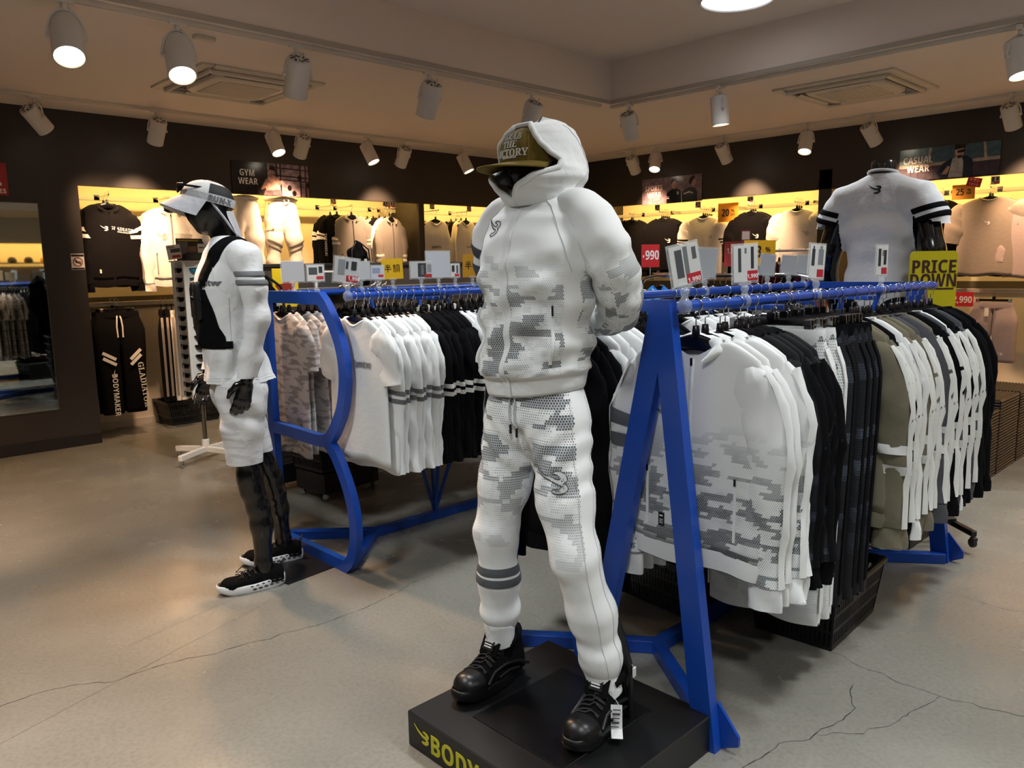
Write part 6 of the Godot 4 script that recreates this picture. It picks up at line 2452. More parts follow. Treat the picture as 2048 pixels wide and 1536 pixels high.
# ---------------------------------------------------------------- the mannequin seen from behind, at the far end of the M rack
func back_figure() -> void:
	var o := thing("mannequin", "headless black mannequin seen from behind in a white T-shirt with black arm bands", "mannequin", Vector3(4.50, 0, -1.72), PI / 2)
	var gloss := mat("0a0a0c", 0.2, 0.0, {"clearcoat_enabled": true, "clearcoat": 0.4, "clearcoat_roughness": 0.1})
	var f := Field.new()
	f.k = 0.03
	f.bone(Vector3(0, 2.02, -0.01), Vector3(0, 1.92, -0.01), 0.064, 0.075)
	f.bone(Vector3(0, 1.80, 0), Vector3(0, 1.30, 0), 0.13, 0.12, Vector3(1.2, 1, 0.75))
	for s in [1.0, -1.0]:
		f.limb([Vector3(s * 0.20, 1.83, 0), Vector3(s * 0.275, 1.56, -0.02), Vector3(s * 0.285, 1.48, -0.015), Vector3(s * 0.26, 1.24, 0.07)], [0.075, 0.062, 0.055, 0.038])
		f.limb([Vector3(s * 0.09, 1.2, 0), Vector3(s * 0.12, 0.78, 0.02), Vector3(s * 0.14, 0.36, -0.02), Vector3(s * 0.14, 0.27, 0.06)], [0.10, 0.06, 0.04, 0.035])
	var bm := MB.new()
	f.mesh_into(bm, Vector3(-0.36, 0.24, -0.16), Vector3(0.36, 2.12, 0.18), 0.0125, func(p: Vector3) -> bool: return p.y < 2.05)
	bm.disc(Vector3(0, 2.046, -0.01), 0.058, Vector3.UP, 24)
	part("body", bm, gloss, o)
	var s := Field.new()
	s.k = 0.05
	s.bone(Vector3(0, 1.80, -0.005), Vector3(0, 1.66, -0.01), 0.128, 0.130, Vector3(1.38, 1, 0.92))
	s.bone(Vector3(0, 1.66, -0.01), Vector3(0, 1.38, 0.0), 0.130, 0.135, Vector3(1.28, 1, 0.92))
	s.bone(Vector3(0, 1.38, 0.0), Vector3(0, 1.20, 0.0), 0.135, 0.145, Vector3(1.26, 1, 0.92))
	s.bone(Vector3(0, 1.945, -0.01), Vector3(0, 1.90, -0.01), 0.076, 0.088)
	for q in [1.0, -1.0]:
		s.limb([Vector3(q * 0.09, 1.895, -0.01), Vector3(q * 0.19, 1.835, -0.01), Vector3(q * 0.245, 1.75, -0.015), Vector3(q * 0.285, 1.62, -0.015)], [0.07, 0.086, 0.084, 0.086])
	s.ripple = func(p: Vector3) -> float:
		var b := smoothstep(0.02, -0.05, p.z)
		return b * 0.006 * sin(p.y * 44.0 + 9.0 * p.x * p.x * 8.0 - 1.0) * smoothstep(1.45, 1.58, p.y) * (1.0 - smoothstep(1.76, 1.86, p.y)) * (1.0 - smoothstep(0.10, 0.2, absf(p.x))) + 0.004 * sin(p.x * 32.0 + p.y * 14.0) * (1.0 - smoothstep(1.5, 1.66, p.y)) + 0.003 * sin(p.y * 60.0 - absf(p.x) * 40.0) * smoothstep(0.1, 0.2, absf(p.x))
	var sm := MB.new()
	var cut := func(p: Vector3) -> bool:
		if absf(p.x) > 0.195: return p.y > 1.79 - absf(p.x) * 0.26
		return p.y > 1.22 and p.y < 1.985
	s.mesh_into(sm, Vector3(-0.40, 1.18, -0.18), Vector3(0.40, 2.04, 0.18), 0.0105, cut)
	var white := cloth("e9ebee", 0.3)
	var ts := part("t_shirt", sm, white, o)
	for q in [1.0, -1.0]:
		for k in [[1.775, 0.03], [1.728, 0.03]]:
			var u: float = (1.835 - k[0]) / 0.215
			var c := Vector3(q * lerpf(0.215, 0.285, u), k[0], -0.015)
			var ax := Vector3(q * -0.30, 1, 0).normalized()
			part("arm_band", arc_ribbon(s, c, Vector3(q, 0.30, 0).normalized(), Vector3(0, 0, -1), -2.0, 2.0, 26, [Vector3.ZERO, Vector3.ZERO, Vector3.ZERO], ax, k[1], 0.0012), cloth("0e0e12", 0.3), ts)
	var bk := func(x: float, y: float, h: float) -> Vector3:
		return s.hit(Vector3(0.0 - x, 1.895 + y, -0.4), Vector3(0, 0, 1), h + 0.0006)
	wrapped_emblem(0.042, bk, mat("33363c", 0.8), ts)
	var ring := []
	var col := MB.new()
	for i in 33:
		var a := TAU * i / 32.0
		ring.append(Vector3(sin(a) * 0.074, 1.985 - 0.012 * cos(a), -0.01 + cos(a) * 0.074))
	col.tube(ring, 0.007, 8, false)
	part("collar", col, white, ts)
	var pl := thing("display_plinth", "black display plinth under the mannequin in the white T-shirt", "plinth", Vector3(4.56, 0, -1.72))
	var pm := MB.new()
	pm.box(Vector3(0, 0.12, 0), Vector3(0.62, 0.24, 0.66), 0.004)
	part("block", pm, mat("0f0f10", 0.42), pl)
	var jg := MB.new()
	var t := Field.new()
	t.k = 0.04
	for q in [1.0, -1.0]:
		t.limb([Vector3(q * 0.08, 1.24, 0), Vector3(q * 0.12, 0.78, 0.02), Vector3(q * 0.14, 0.36, -0.02)], [0.13, 0.08, 0.06])
	t.mesh_into(jg, Vector3(-0.25, 0.32, -0.17), Vector3(0.25, 1.30, 0.17), 0.014)
	part("joggers", jg, cloth("15151a", 0.3), o)

func figures() -> void:
	hero()
	runner()
	back_figure()

# ---------------------------------------------------------------- clothes on the niche walls
func wall_rail(at: Vector3, length: float, turn: float, label: String) -> void:
	var o := thing("wall_rail", label, "rail", at, turn)
	var r := MB.new()
	r.box(Vector3(0, 0, 0), Vector3(length, 0.042, 0.016), 0.003)
	part("bar", r, mat("cfcdc8", 0.35, 0.6), o)
	var n := int(length / 0.9) + 1
	for i in n:
		var b := MB.new()
		b.box(Vector3(lerpf(-length / 2 + 0.1, length / 2 - 0.1, float(i) / maxf(n - 1, 1)), 0, -0.10), Vector3(0.02, 0.03, 0.2), 0.002)
		part("bracket", b, chrome, o)

func prong(at: Vector3, turn: float, length: float, label: String, group: String) -> void:
	var o := thing("garment_hook", label, "hook", at, turn, group)
	var t := MB.new()
	t.tube([Vector3(0, 0, 0.0), Vector3(0, 0, length), Vector3(0, 0.012, length + 0.008)], 0.006, 8)
	t.box(Vector3(0, 0, 0.004), Vector3(0.05, 0.05, 0.008), 0.002)
	part("arm", t, chrome, o)

# garments one behind the other on a face-out arm; dirn points off the wall
func face_out(made: Array, at: Vector3, turn: float, gap: float, labels: Array, group: String) -> void:
	var off := Vector3(sin(turn), 0, cos(turn))
	for i in made.size():
		var p := at - off * gap * i
		place_made(made[i], labels[i], p, turn + 0.03 * (i % 2), group if made.size() > 1 else "")
		hang(hanger_src if not String(made[i].name).begins_with("joggers") and not String(made[i].name).begins_with("shorts") else clip_src, p, turn, "hanger of the " + labels[i], "hangers in the wall niches")

func wall_clothes() -> void:
	var W := cloth("eae4dc")
	var BK := cloth("0d0c0e")
	var GY := cloth("8f8880")
	var bandw := cloth("e8e2d8")
	var bandg := cloth("8b857e")
	wall_rail(Vector3(4.0, 2.205, -8.0), 3.6, 0, "flat metal wall rail high in the left niche beside the mirror pier")
	wall_rail(Vector3(6.95, 2.205, -8.0), 2.0, 0, "flat metal wall rail high in the corner niche on the left wall")
	wall_rail(Vector3(4.0, 1.225, -8.06), 3.6, 0, "lower metal wall rail of the left niche")
	wall_rail(Vector3(8.75, 2.165, -5.4), 3.0, PI / 2, "flat metal wall rail high in the right niche nearest the corner")
	wall_rail(Vector3(8.75, 2.165, -1.2), 4.9, PI / 2, "flat metal wall rail high in the right niche behind the benches")
	wall_rail(Vector3(8.78, 1.20, -1.2), 4.9, PI / 2, "lower metal wall rail of the right niche behind the benches")
	var zf := -7.72
	for x in [2.42, 2.95, 4.72, 4.95, 5.42, 5.55, 6.20, 6.66]:
		prong(Vector3(x, 2.212, -8.0), 0.0, 0.34, "chrome face-out arm holding garments in the left wall niches", "face-out arms on the left wall")
	for z in [-6.45, -5.98, -5.38, -4.74, -4.17, -2.72, -2.25]:
		prong(Vector3(8.75, 2.172, z), -PI / 2, 0.30, "chrome face-out arm holding garments in the right wall niches", "face-out arms on the right wall")
	var hood := {"called": "hoodie", "shape": "wh", "cat": "jacket", "len": 0.74, "sl": 0.70, "sr": 0.055, "th": 0.03, "hood": true, "out": 0.02, "cw": 0.25, "hw": 0.23, "sh": 0.215, "nw": 0.10, "amp": 0.005}
	# black hooded tops
	var made := []
	for i in 2:
		var g := make_top(hood.merged({"body": BK, "rib": BK, "band": bandw, "bands": [[0.20, 0.25], [0.29, 0.34]], "zip": BK, "shape": "whb"}, true), i)
		if i == 0:
			emblem(0.040, mat("efece4", 0.8), g, print_spot(g, -0.055, 0.215), Basis.IDENTITY)
			lettering("GLADIATOR", 0.027, mat("efece4", 0.8), g, print_spot(g, 0.112, 0.225, 0.006), Basis(Vector3.BACK, -0.12), "print", true, true, 0.001)
			lettering("STYLE SPORTS", 0.011, mat("efece4", 0.8), g, print_spot(g, 0.105, 0.252, 0.006), Basis(Vector3.BACK, -0.12), "print", true, false, 0.001)
			var tb := MB.new()
			tb.box(print_spot(g, -0.12, 0.60), Vector3(0.016, 0.035, 0.002))
			part("woven_label", tb, mat("cfcfcf", 0.7), g)
		made.append(g)
	face_out(made, Vector3(2.42, 2.235, zf), 0.10, 0.07, ["black hooded top with white wing emblem, hanging beside the mirror pier", "black hooded top half hidden behind the emblem one by the mirror pier"], "black hooded tops by the mirror pier")
	made = []
	for i in 4:
		var g := make_top(hood.merged({"body": W, "rib": W, "zip": bandg, "pockets": bandg, "strip": bandg, "shape": "whw"}, true), i % 3)
		if i == 0:
			emblem(0.05, mat("a79f96", 0.8), g, print_spot(g, -0.09, 0.27), Basis.IDENTITY, 0.003)
			lettering("TECHNICAL", 0.022, mat("a79f96", 0.8), g, print_spot(g, 0.10, 0.255, 0.006), Basis(), "print", true, false, 0.001)
			lettering("WORKOUT", 0.022, mat("a79f96", 0.8), g, print_spot(g, 0.10, 0.282, 0.006), Basis(), "print", true, false, 0.001)
		made.append(g)
	face_out(made, Vector3(2.97, 2.225, zf), -0.06, 0.055, ["cream hooded zip top with grey lettering behind the sunglasses stand", "cream hooded top just behind the lettered one at the sunglasses stand", "cream hooded top third deep behind the sunglasses stand", "cream hooded top deepest of the stack behind the sunglasses stand"], "cream hooded tops behind the sunglasses stand")
	# two leg forms in joggers under the gym poster
	leg_form(Vector3(3.70, 2.26, -7.74), "pale jogger display legs with drawstring, left of the pair under the gym poster", W, null, "")
	leg_form(Vector3(4.14, 2.26, -7.74), "pale jogger display legs with grey double leg bands under the gym poster", W, bandg, "WORKOUT")
	# track tops
	made = []
	for i in 2:
		var g := make_top(hood.merged({"body": BK, "rib": BK, "band": bandw, "bands": [[0.20, 0.235], [0.26, 0.295]], "shape": "wtb", "hood": false}, true), i)
		var l := lettering("TECHNICAL WORKOUT", 0.034, mat("efece4", 0.8), g, Vector3(-0.225, TOPY - 0.46, 0.034), Basis(Vector3.BACK, -PI / 2), "print", true, false, 0.001)
		made.append(g)
	face_out(made, Vector3(4.80, 2.215, zf), 0.25, 0.10, ["black track top with white sleeve lettering beside the grey hooded top", "black track top with sleeve lettering, behind its twin"], "black track tops in the left niche")
	face_out([make_top(hood.merged({"body": GY, "rib": GY, "zip": mat("3a3836", 0.6), "band": bandw, "bands": [[0.26, 0.30], [0.33, 0.37]], "pockets": bandw, "shape": "whg"}, true), 0)], Vector3(4.97, 2.215, zf + 0.03), 0.0, 0.06, ["grey-beige hooded zip top with pale arm bands right of the display legs"], "")
	made = []
	for i in 5:
		var c: Material = [GY, W, BK, W, W][i]
		made.append(make_top(hood.merged({"body": c, "rib": c, "zip": mat("4a4846", 0.6), "band": bandw, "bands": [[0.5, 0.54], [0.58, 0.62]], "shape": "whr%d" % (i % 2)}, true), i % 3))
	face_out(made, Vector3(5.50, 2.20, zf + 0.04), 0.32, 0.085, ["grey zip top, foremost in the row at the left niche's end", "cream zip top second in the row at the left niche's end", "black zip top third in the row at the left niche's end", "cream zip top fourth in the row at the left niche's end", "cream zip top last in the row at the left niche's end"], "zip tops at the end of the left niche")
	# sleeveless tops in the corner niche
	var tank := {"called": "tank_shirt", "shape": "wt", "cat": "top", "len": 0.68, "sl": 0.0, "sh": 0.19, "cw": 0.235, "hw": 0.24, "nw": 0.095, "dip": 0.06, "th": 0.025, "amp": 0.005}
	var tk := make_top(tank.merged({"body": W}, true), 0)
	lettering("sports", 0.035, mat("6f6a66", 0.8), tk, print_spot(tk, -0.02, 0.33, 0.006), Basis(), "print", true, false, 0.001)
	face_out([tk], Vector3(6.20, 2.20, zf), 0.0, 0.06, ["white sleeveless top with dark lettering in the corner niche"], "")
	made = []
	for i in 4:
		var c: Material = [W, W, BK, BK][i]
		var g := make_top(tank.merged({"body": c}, true), i % 3)
		if i == 0:
			lettering("BODYMAKER", 0.016, mat("6f6a66", 0.8), g, print_spot(g, 0.02, 0.33, 0.006), Basis(), "print", true, false, 0.001)
		made.append(g)
	face_out(made, Vector3(6.68, 2.20, zf + 0.02), 0.22, 0.08, ["white sleeveless top with thin print left of the hooded mannequin", "plain white sleeveless top behind the thinly printed one", "black sleeveless top third deep in the corner niche", "black sleeveless top deepest in the corner niche"], "sleeveless tops in the corner niche")
	# trousers on the lower rail
	var pant := {"called": "joggers", "cat": "joggers", "len": 0.93, "ww": 0.185, "leg": 0.075, "th": 0.04}
	made = []
	for i in 2:
		var g := make_bottoms(pant.merged({"body": BK, "cordm": mat("e8e4dc", 0.8), "cordr": 0.007, "shape": "wp"}, true), i)
		var wm := mat("efece4", 0.8)
		for s in [-1.0, 1.0]:
			var bb := MB.new()
			for k in 2:
				bb.box(Vector3(s * 0.115, -0.50 - 0.05 * k, 0.048), Vector3(0.13, 0.028, 0.004), 0, Basis(Vector3.BACK, s * 0.75 if s > 0 else -0.55))
			part("leg_band", bb, wm, g)
		lettering("BODYMAKER", 0.047, wm, g, Vector3(-0.085, -0.86, 0.05), Basis(Vector3.BACK, -PI / 2), "print", true, false, 0.001)
		lettering("GLADIATOR", 0.050, wm, g, Vector3(0.165, -0.79, 0.05), Basis(Vector3.BACK, -PI / 2 + 0.08), "print", true, true, 0.001)
		emblem(0.04, wm, g, Vector3(-0.085, -0.67, 0.05), Basis(Vector3.BACK, -1.2))
		made.append(g)
	face_out(made, Vector3(2.42, 1.265, -7.72), 0.0, 0.11, ["black joggers with white drawstrings and leg lettering on the lower rail", "black joggers hidden behind the lettered pair on the lower rail"], "black joggers on the lower rail")
	made = []
	for i in 4:
		made.append(make_bottoms(pant.merged({"body": BK if i < 2 else W, "waistm": BK if i < 2 else W, "strip": bandg, "shape": "wq", "len": 0.86}, true), i % 3))
	for i in 4:
		place_made(made[i], ["black joggers side-on, left of the cream pairs behind the sunglasses stand", "black joggers side-on, touching the cream pairs at the sunglasses stand", "cream joggers side-on behind the sunglasses stand, next to the black ones", "cream joggers side-on, farthest right behind the sunglasses stand"][i], Vector3(2.86 + 0.05 * i, 1.255, -7.84), PI / 2 - 0.35, "joggers behind the sunglasses stand")
		hang(clip_src, Vector3(2.86 + 0.05 * i, 1.255, -7.84), PI / 2 - 0.35, "clip hanger of the %s side-on joggers by the sunglasses stand" % ORD[i], "hangers in the wall niches")
	# right wall
	var T := -PI / 2
	var xf := 8.52
	made = []
	for i in 2:
		made.append(make_top(hood.merged({"body": BK, "rib": BK, "strip": bandw, "shape": "wrj", "hood": false}, true), i))
	face_out(made, Vector3(xf, 2.195, -6.47), T + 0.5, 0.11, ["black track jacket with pale sleeve stripe, partly behind the hooded mannequin's arm", "black track jacket with pale stripe, the deeper of two by the corner"], "black track jackets by the corner")
	var tee := {"called": "t_shirt", "shape": "wtee", "cat": "t-shirt", "len": 0.72, "sl": 0.26, "sr": 0.09, "out": 0.06, "cw": 0.25, "hw": 0.255, "dip": 0.035, "th": 0.025, "amp": 0.006}
	made = []
	for i in 5:
		var g := make_top(tank.merged({"body": BK if i != 4 else W, "dip": 0.03, "sh": 0.225, "shape": "wsl"}, true), i % 3)
		if i == 0: emblem(0.05, mat("efece4", 0.8), g, print_spot(g, 0.10, 0.28), Basis())
		made.append(g)
	face_out(made, Vector3(xf, 2.19, -5.99), T + 0.12, 0.05, ["black sleeveless top with white wing emblem under the sports poster", "black sleeveless top right behind the emblem one", "black sleeveless top third deep under the sports poster", "black sleeveless top fourth deep under the sports poster", "cream sleeveless top deepest under the sports poster"], "sleeveless tops under the sports poster")
	made = []
	for i in 5:
		var g := make_top(tee.merged({"body": W if i != 4 else BK, "band": BK, "bands": [[0.74, 0.80], [0.88, 0.93]], "shape": "wts"}, true), i % 3)
		if i == 0: emblem(0.035, mat("b0a79c", 0.8), g, print_spot(g, 0.10, 0.25), Basis())
		made.append(g)
	face_out(made, Vector3(xf, 2.185, -5.38), T + 0.10, 0.055, ["cream T-shirt with dark cuff stripes left of the 20 percent sign", "cream striped-cuff T-shirt second deep by the 20 percent sign", "cream striped-cuff T-shirt third deep by the 20 percent sign", "cream striped-cuff T-shirt fourth deep by the 20 percent sign", "black T-shirt deepest by the 20 percent sign"], "striped-cuff T-shirts on the right wall")
	made = []
	for i in 3:
		var g := make_top(tee.merged({"body": BK, "shape": "wtk", "sl": 0.5}, true), i % 3)
		if i == 0: emblem(0.045, mat("efece4", 0.8), g, print_spot(g, 0.08, 0.28), Basis())
		made.append(g)
	face_out(made, Vector3(xf, 2.20, -4.74), T + 0.08, 0.06, ["black T-shirt with white wing emblem right of the 20 percent sign", "black T-shirt second deep right of the 20 percent sign", "black T-shirt third deep right of the 20 percent sign"], "black T-shirts on the right wall")
	made = []
	for i in 3:
		var g := make_top(tee.merged({"body": W, "shape": "wtw"}, true), i % 3)
		if i == 0: emblem(0.04, mat("8f867c", 0.8), g, print_spot(g, 0.12, 0.27), Basis(), 0.003)
		made.append(g)
	face_out(made, Vector3(xf, 2.20, -4.18), T + 0.05, 0.06, ["cream T-shirt with small emblem at the right niche's dark divider", "cream T-shirt second deep at the dark divider", "cream T-shirt third deep at the dark divider"], "cream T-shirts at the dark divider")
	face_out([make_top(tank.merged({"body": BK, "sh": 0.23, "shape": "wvb"}, true), 0), make_top(tank.merged({"body": W, "sh": 0.23, "shape": "wvw"}, true), 1), make_top(tank.merged({"body": W, "sh": 0.23, "shape": "wvw"}, true), 2)], Vector3(xf, 2.19, -2.70), T + 0.9, 0.09, ["black sleeveless top showing its edge beside the white T-shirt mannequin", "cream sleeveless top behind the edge-on black one", "cream sleeveless top deepest beside the white T-shirt mannequin"], "edge-on sleeveless tops")
	var big := {"called": "t_shirt", "shape": "wbig", "cat": "t-shirt", "len": 0.74, "sl": 0.34, "sr": 0.10, "out": 0.05, "sh": 0.25, "cw": 0.26, "hw": 0.262, "dip": 0.03, "th": 0.028, "amp": 0.006}
	var g1 := make_top(big.merged({"body": cloth("8c8177")}, true), 0)
	emblem(0.03, mat("e6e0d8", 0.8), g1, print_spot(g1, 0.0, 0.24), Basis())
	face_out([g1, make_top(big.merged({"body": BK}, true), 1)], Vector3(xf, 2.19, -2.27), T, 0.07, ["taupe oversized T-shirt with a small pale emblem at the photo's right edge", "black T-shirt behind the taupe oversized one"], "oversized T-shirts on the right wall")
	face_out([make_top(big.merged({"body": cloth("a99a98"), "sl": 0.5}, true), 2)], Vector3(xf, 2.17, -1.86), T, 0.07, ["pinkish-grey top cut by the right edge of the photo"], "")
	var sh := make_bottoms({"called": "shorts", "cat": "shorts", "shape": "wsh", "len": 0.55, "ww": 0.17, "leg": 0.085, "th": 0.05, "body": cloth("9b8d8e"), "cordm": mat("8b7d7e", 0.8)}, 0)
	emblem(0.022, mat("e6e0d8", 0.8), sh, Vector3(0.10, -0.58, 0.06), Basis())
	var tg := MB.new()
	tg.box(Vector3(-0.04, -0.19, 0.06), Vector3(0.035, 0.08, 0.002))
	part("paper_tag", tg, mat("ece6de", 0.8), sh)
	face_out([sh], Vector3(8.50, 1.20, -2.17), T, 0.06, ["mauve-grey shorts with a paper tag on the lower right rail"], "")

func leg_form(at: Vector3, label: String, m: Material, band, word: String) -> void:
	var o := thing("trouser_form", label, "mannequin", at)
	var f := Field.new()
	f.k = 0.05
	f.bone(Vector3(-0.06, -0.06, 0), Vector3(0.06, -0.06, 0), 0.095, 0.095, Vector3(1.2, 1, 0.95))
	for s in [1.0, -1.0]:
		f.limb([Vector3(s * 0.085, -0.18, 0.0), Vector3(s * 0.115, -0.42, 0.03), Vector3(s * 0.135, -0.66, 0.02), Vector3(s * 0.145, -0.90, -0.03)], [0.105, 0.085, 0.062, 0.05])
	f.ripple = func(p: Vector3) -> float:
		return 0.004 * sin(p.y * 55.0 + absf(p.x) * 40.0) * (1.0 - smoothstep(-0.75, -0.5, p.y)) + 0.004 * sin(p.y * 40.0 - absf(p.x) * 60.0) * exp(-pow((p.y + 0.22) / 0.08, 2.0))
	var mb := MB.new()
	f.mesh_into(mb, Vector3(-0.24, -0.97, -0.16), Vector3(0.24, 0.06, 0.16), 0.014, func(p: Vector3) -> bool: return p.y < 0.0)
	part("joggers", mb, m, o)
	var wb := MB.new()
	var ring := []
	for i in 33:
		var a := TAU * i / 32.0
		ring.append(Vector3(sin(a) * 0.172, -0.005, cos(a) * 0.095))
	wb.tube(ring, 0.02, 8, false)
	part("waistband", wb, m, o)
	var ds := MB.new()
	ds.tube([Vector3(-0.01, 0, 0.115), Vector3(-0.03, -0.03, 0.125), Vector3(0.0, -0.05, 0.12), Vector3(0.03, -0.03, 0.125), Vector3(0.01, 0, 0.115)], 0.005, 6)
	part("drawstring", ds, m, o)
	var pk := MB.new()
	var pp := []
	for i in 8:
		pp.append(f.hit(Vector3(-0.3, -0.05 - 0.02 * i, 0.06), Vector3(0.9, 0, -0.1).normalized(), 0.003))
	pk.tube(pp, 0.005, 6)
	part("pocket_welt", pk, mat("c9b79a", 0.8), o)
	if band != null:
		for s in [1.0, -1.0]:
			for k in 2:
				var c := Vector3(s * 0.118, -0.47 - 0.055 * k, 0.03)
				part("leg_band", arc_ribbon(f, c, Vector3(0, 0, 1), Vector3(1, s * 0.45, 0).normalized(), -1.25, 1.25, 22, [Vector3.ZERO, Vector3.ZERO, Vector3.ZERO], Vector3(0, 1, 0), 0.026, 0.001), band, o)
		var on := func(x: float, y: float, h: float) -> Vector3: return f.hit(Vector3(-0.12 + x, -0.33 + y, 0.3), Vector3(0, 0, -1), h)
		wrapped_text(word, 0.028, on, mat("b5ab9f", 0.8), o, "print")
	var hk := MB.new()
	hk.tube([Vector3(0, 0.0, -0.02), Vector3(0, 0.05, -0.02), Vector3(0, 0.06, -0.12), Vector3(0, -0.05, -0.26)], 0.008, 8)
	part("hook", hk, chrome, o)

# ---------------------------------------------------------------- furnishings
func air_conditioner(at: Vector3, w: float, label: String) -> void:
	var o := thing("air_conditioner", label, "air conditioner", at)
	var shell := mat("d9cfc0", 0.55)
	var h := w * 0.5
	var p := MB.new()
	var cav := MB.new()
	for k in 4:
		var bq := Basis(Vector3.UP, k * PI / 2)
		p.box(bq * Vector3(0.04, -0.008, h * 0.895), Vector3(w - 0.08, 0.016, h * 0.21), 0.004, bq)
		cav.box(bq * Vector3(0, 0.16, 0.392), Vector3(0.8, 0.3, 0.012), 0, bq)
	cav.box(Vector3(0, 0.31, 0), Vector3(0.8, 0.012, 0.8))
	part("panel", p, shell, o)
	part("casing", cav, shell, o)
	# rounded inner housing
	var rows := []
	for q in [[0.86, -0.012], [0.85, -0.034], [0.80, -0.046], [0.0, -0.046]]:
		var row := PackedVector3Array()
		for j in 65:
			var a := TAU * j / 64.0
			var c := cos(a)
			var s := sin(a)
			row.append(Vector3(h * q[0] * signf(c) * pow(absf(c), 0.32), q[1], h * q[0] * signf(s) * pow(absf(s), 0.32)))
		rows.append(row)
	for k in 4:
		# the rim of the housing stands clear of the middle block; between them lies the open air slot
		var bq := Basis(Vector3.UP, k * PI / 2)
		var b := MB.new()
		b.box(bq * Vector3(0, -0.031, h * 0.82), Vector3(h * 1.72, 0.030, h * 0.06), 0.008, bq)
		part("housing_rim", b, shell, o)
	var mid := MB.new()
	var mrows := []
	for r in rows:
		var row := PackedVector3Array()
		for q in r: row.append(Vector3(q.x * 0.76, q.y, q.z * 0.76))
		mrows.append(row)
	mid.grid(mrows, true)
	part("housing", mid, shell, o)
	var g := MB.new()
	for i in 15:
		g.box(Vector3(0, -0.049, h * lerpf(-0.44, 0.44, i / 14.0)), Vector3(h * 0.98, 0.006, h * 0.035), 0.001)
	part("intake_grille", g, shell, o)
	meta(o.get_node("intake_grille"), "", "", "", "stuff")
	for k in 4:
		var bs := Basis(Vector3.UP, k * PI / 2)
		var fl := MB.new()
		fl.box(bs * Vector3(0, -0.040, h * 0.725), Vector3(h * 1.1, 0.004, h * 0.07), 0.001, bs * Basis(Vector3.RIGHT, 0.5))
		part("louver", fl, shell, o)

func basket(at: Vector3, turn: float, label: String, dark := "131417") -> Node3D:
	var o := thing("shopping_basket", label, "basket", at, turn)
	var m := mat(dark, 0.42)
	var L := 0.235
	var W := 0.155
	var H := 0.235
	var rim := MB.new()
	for s in [1.0, -1.0]:
		rim.beam(Vector3(-L - 0.05, H, s * (W + 0.025)), Vector3(L + 0.05, H, s * (W + 0.025)), 0.026, 0.022, Vector3(0, 0, 1), 0.006)
		rim.beam(Vector3(s * (L + 0.045), H, -W - 0.03), Vector3(s * (L + 0.045), H, W + 0.03), 0.026, 0.022, Vector3(1, 0, 0), 0.006)
	part("rim", rim, m, o)
	var bot := MB.new()
	bot.box(Vector3(0, 0.008, 0), Vector3(L * 2 - 0.02, 0.008, W * 2 - 0.02), 0.003)
	part("bottom", bot, m, o)
	for k in 4:
		var longside := k < 2
		var s := 1.0 if k % 2 == 0 else -1.0
		var wall := MB.new()
		var n := 26 if longside else 17
		var half := L if longside else W
		for band in [[0.0, 0.022], [0.075, 0.088], [0.142, 0.155], [0.205, 0.232]]:
			var y: float = (band[0] + band[1]) / 2
			var t := y / H
			var off := lerpf(W if longside else L, (W + 0.022) if longside else (L + 0.042), t)
			var hl := lerpf(half, half + (0.042 if longside else 0.022), t)
			var c := Vector3(0, y, s * off) if longside else Vector3(s * off, y, 0)
			wall.box(c, Vector3(hl * 2, band[1] - band[0], 0.005) if longside else Vector3(0.005, band[1] - band[0], hl * 2), 0.001)
		for i in n + 1:
			var u := -1.0 + 2.0 * i / n
			var mid := absf(u) < 0.3
			var p0 := Vector3(u * L, 0.01, s * W) if longside else Vector3(s * L, 0.01, u * W)
			var p1 := Vector3(u * (L + 0.042), H - 0.02, s * (W + 0.022)) if longside else Vector3(s * (L + 0.042), H - 0.02, u * (W + 0.022))
			wall.beam(p0, p1, 0.009 if not mid else 0.0105, 0.004, Vector3(1, 0, 0) if longside else Vector3(0, 0, 1), 0.0)
		if longside:
			wall.beam(Vector3(0, 0.156, s * (W + 0.016)), Vector3(0, 0.205, s * (W + 0.020)), 0.14, 0.006, Vector3(1, 0, 0), 0.0)
		part("side_grille", wall, m, o)
	for s in [1.0, -1.0]:
		var hd := MB.new()
		var pts := []
		for i in 13:
			var a := PI * i / 12.0
			pts.append(Vector3(s * 0.05 + s * 0.09 * sin(a), H + 0.012 + 0.10 * sin(a), cos(a) * (W + 0.02)))
		hd.tube(pts, 0.0055, 8)
		part("handle", hd, mat("1b1c1f", 0.35), o)
	return o

func caster(at: Vector3, parent: Node, m: Material) -> void:
	var c := MB.new()
	c.lathe([Vector2(0, -0.011), Vector2(0.022, -0.011), Vector2(0.025, -0.006), Vector2(0.025, 0.006), Vector2(0.022, 0.011), Vector2(0, 0.011)], 16, Transform3D(Basis(Vector3.BACK, PI / 2), at + Vector3(0, 0.025, 0)))
	c.box(at + Vector3(0, 0.048, 0.008), Vector3(0.028, 0.018, 0.03), 0.003)
	part("caster", c, m, parent)

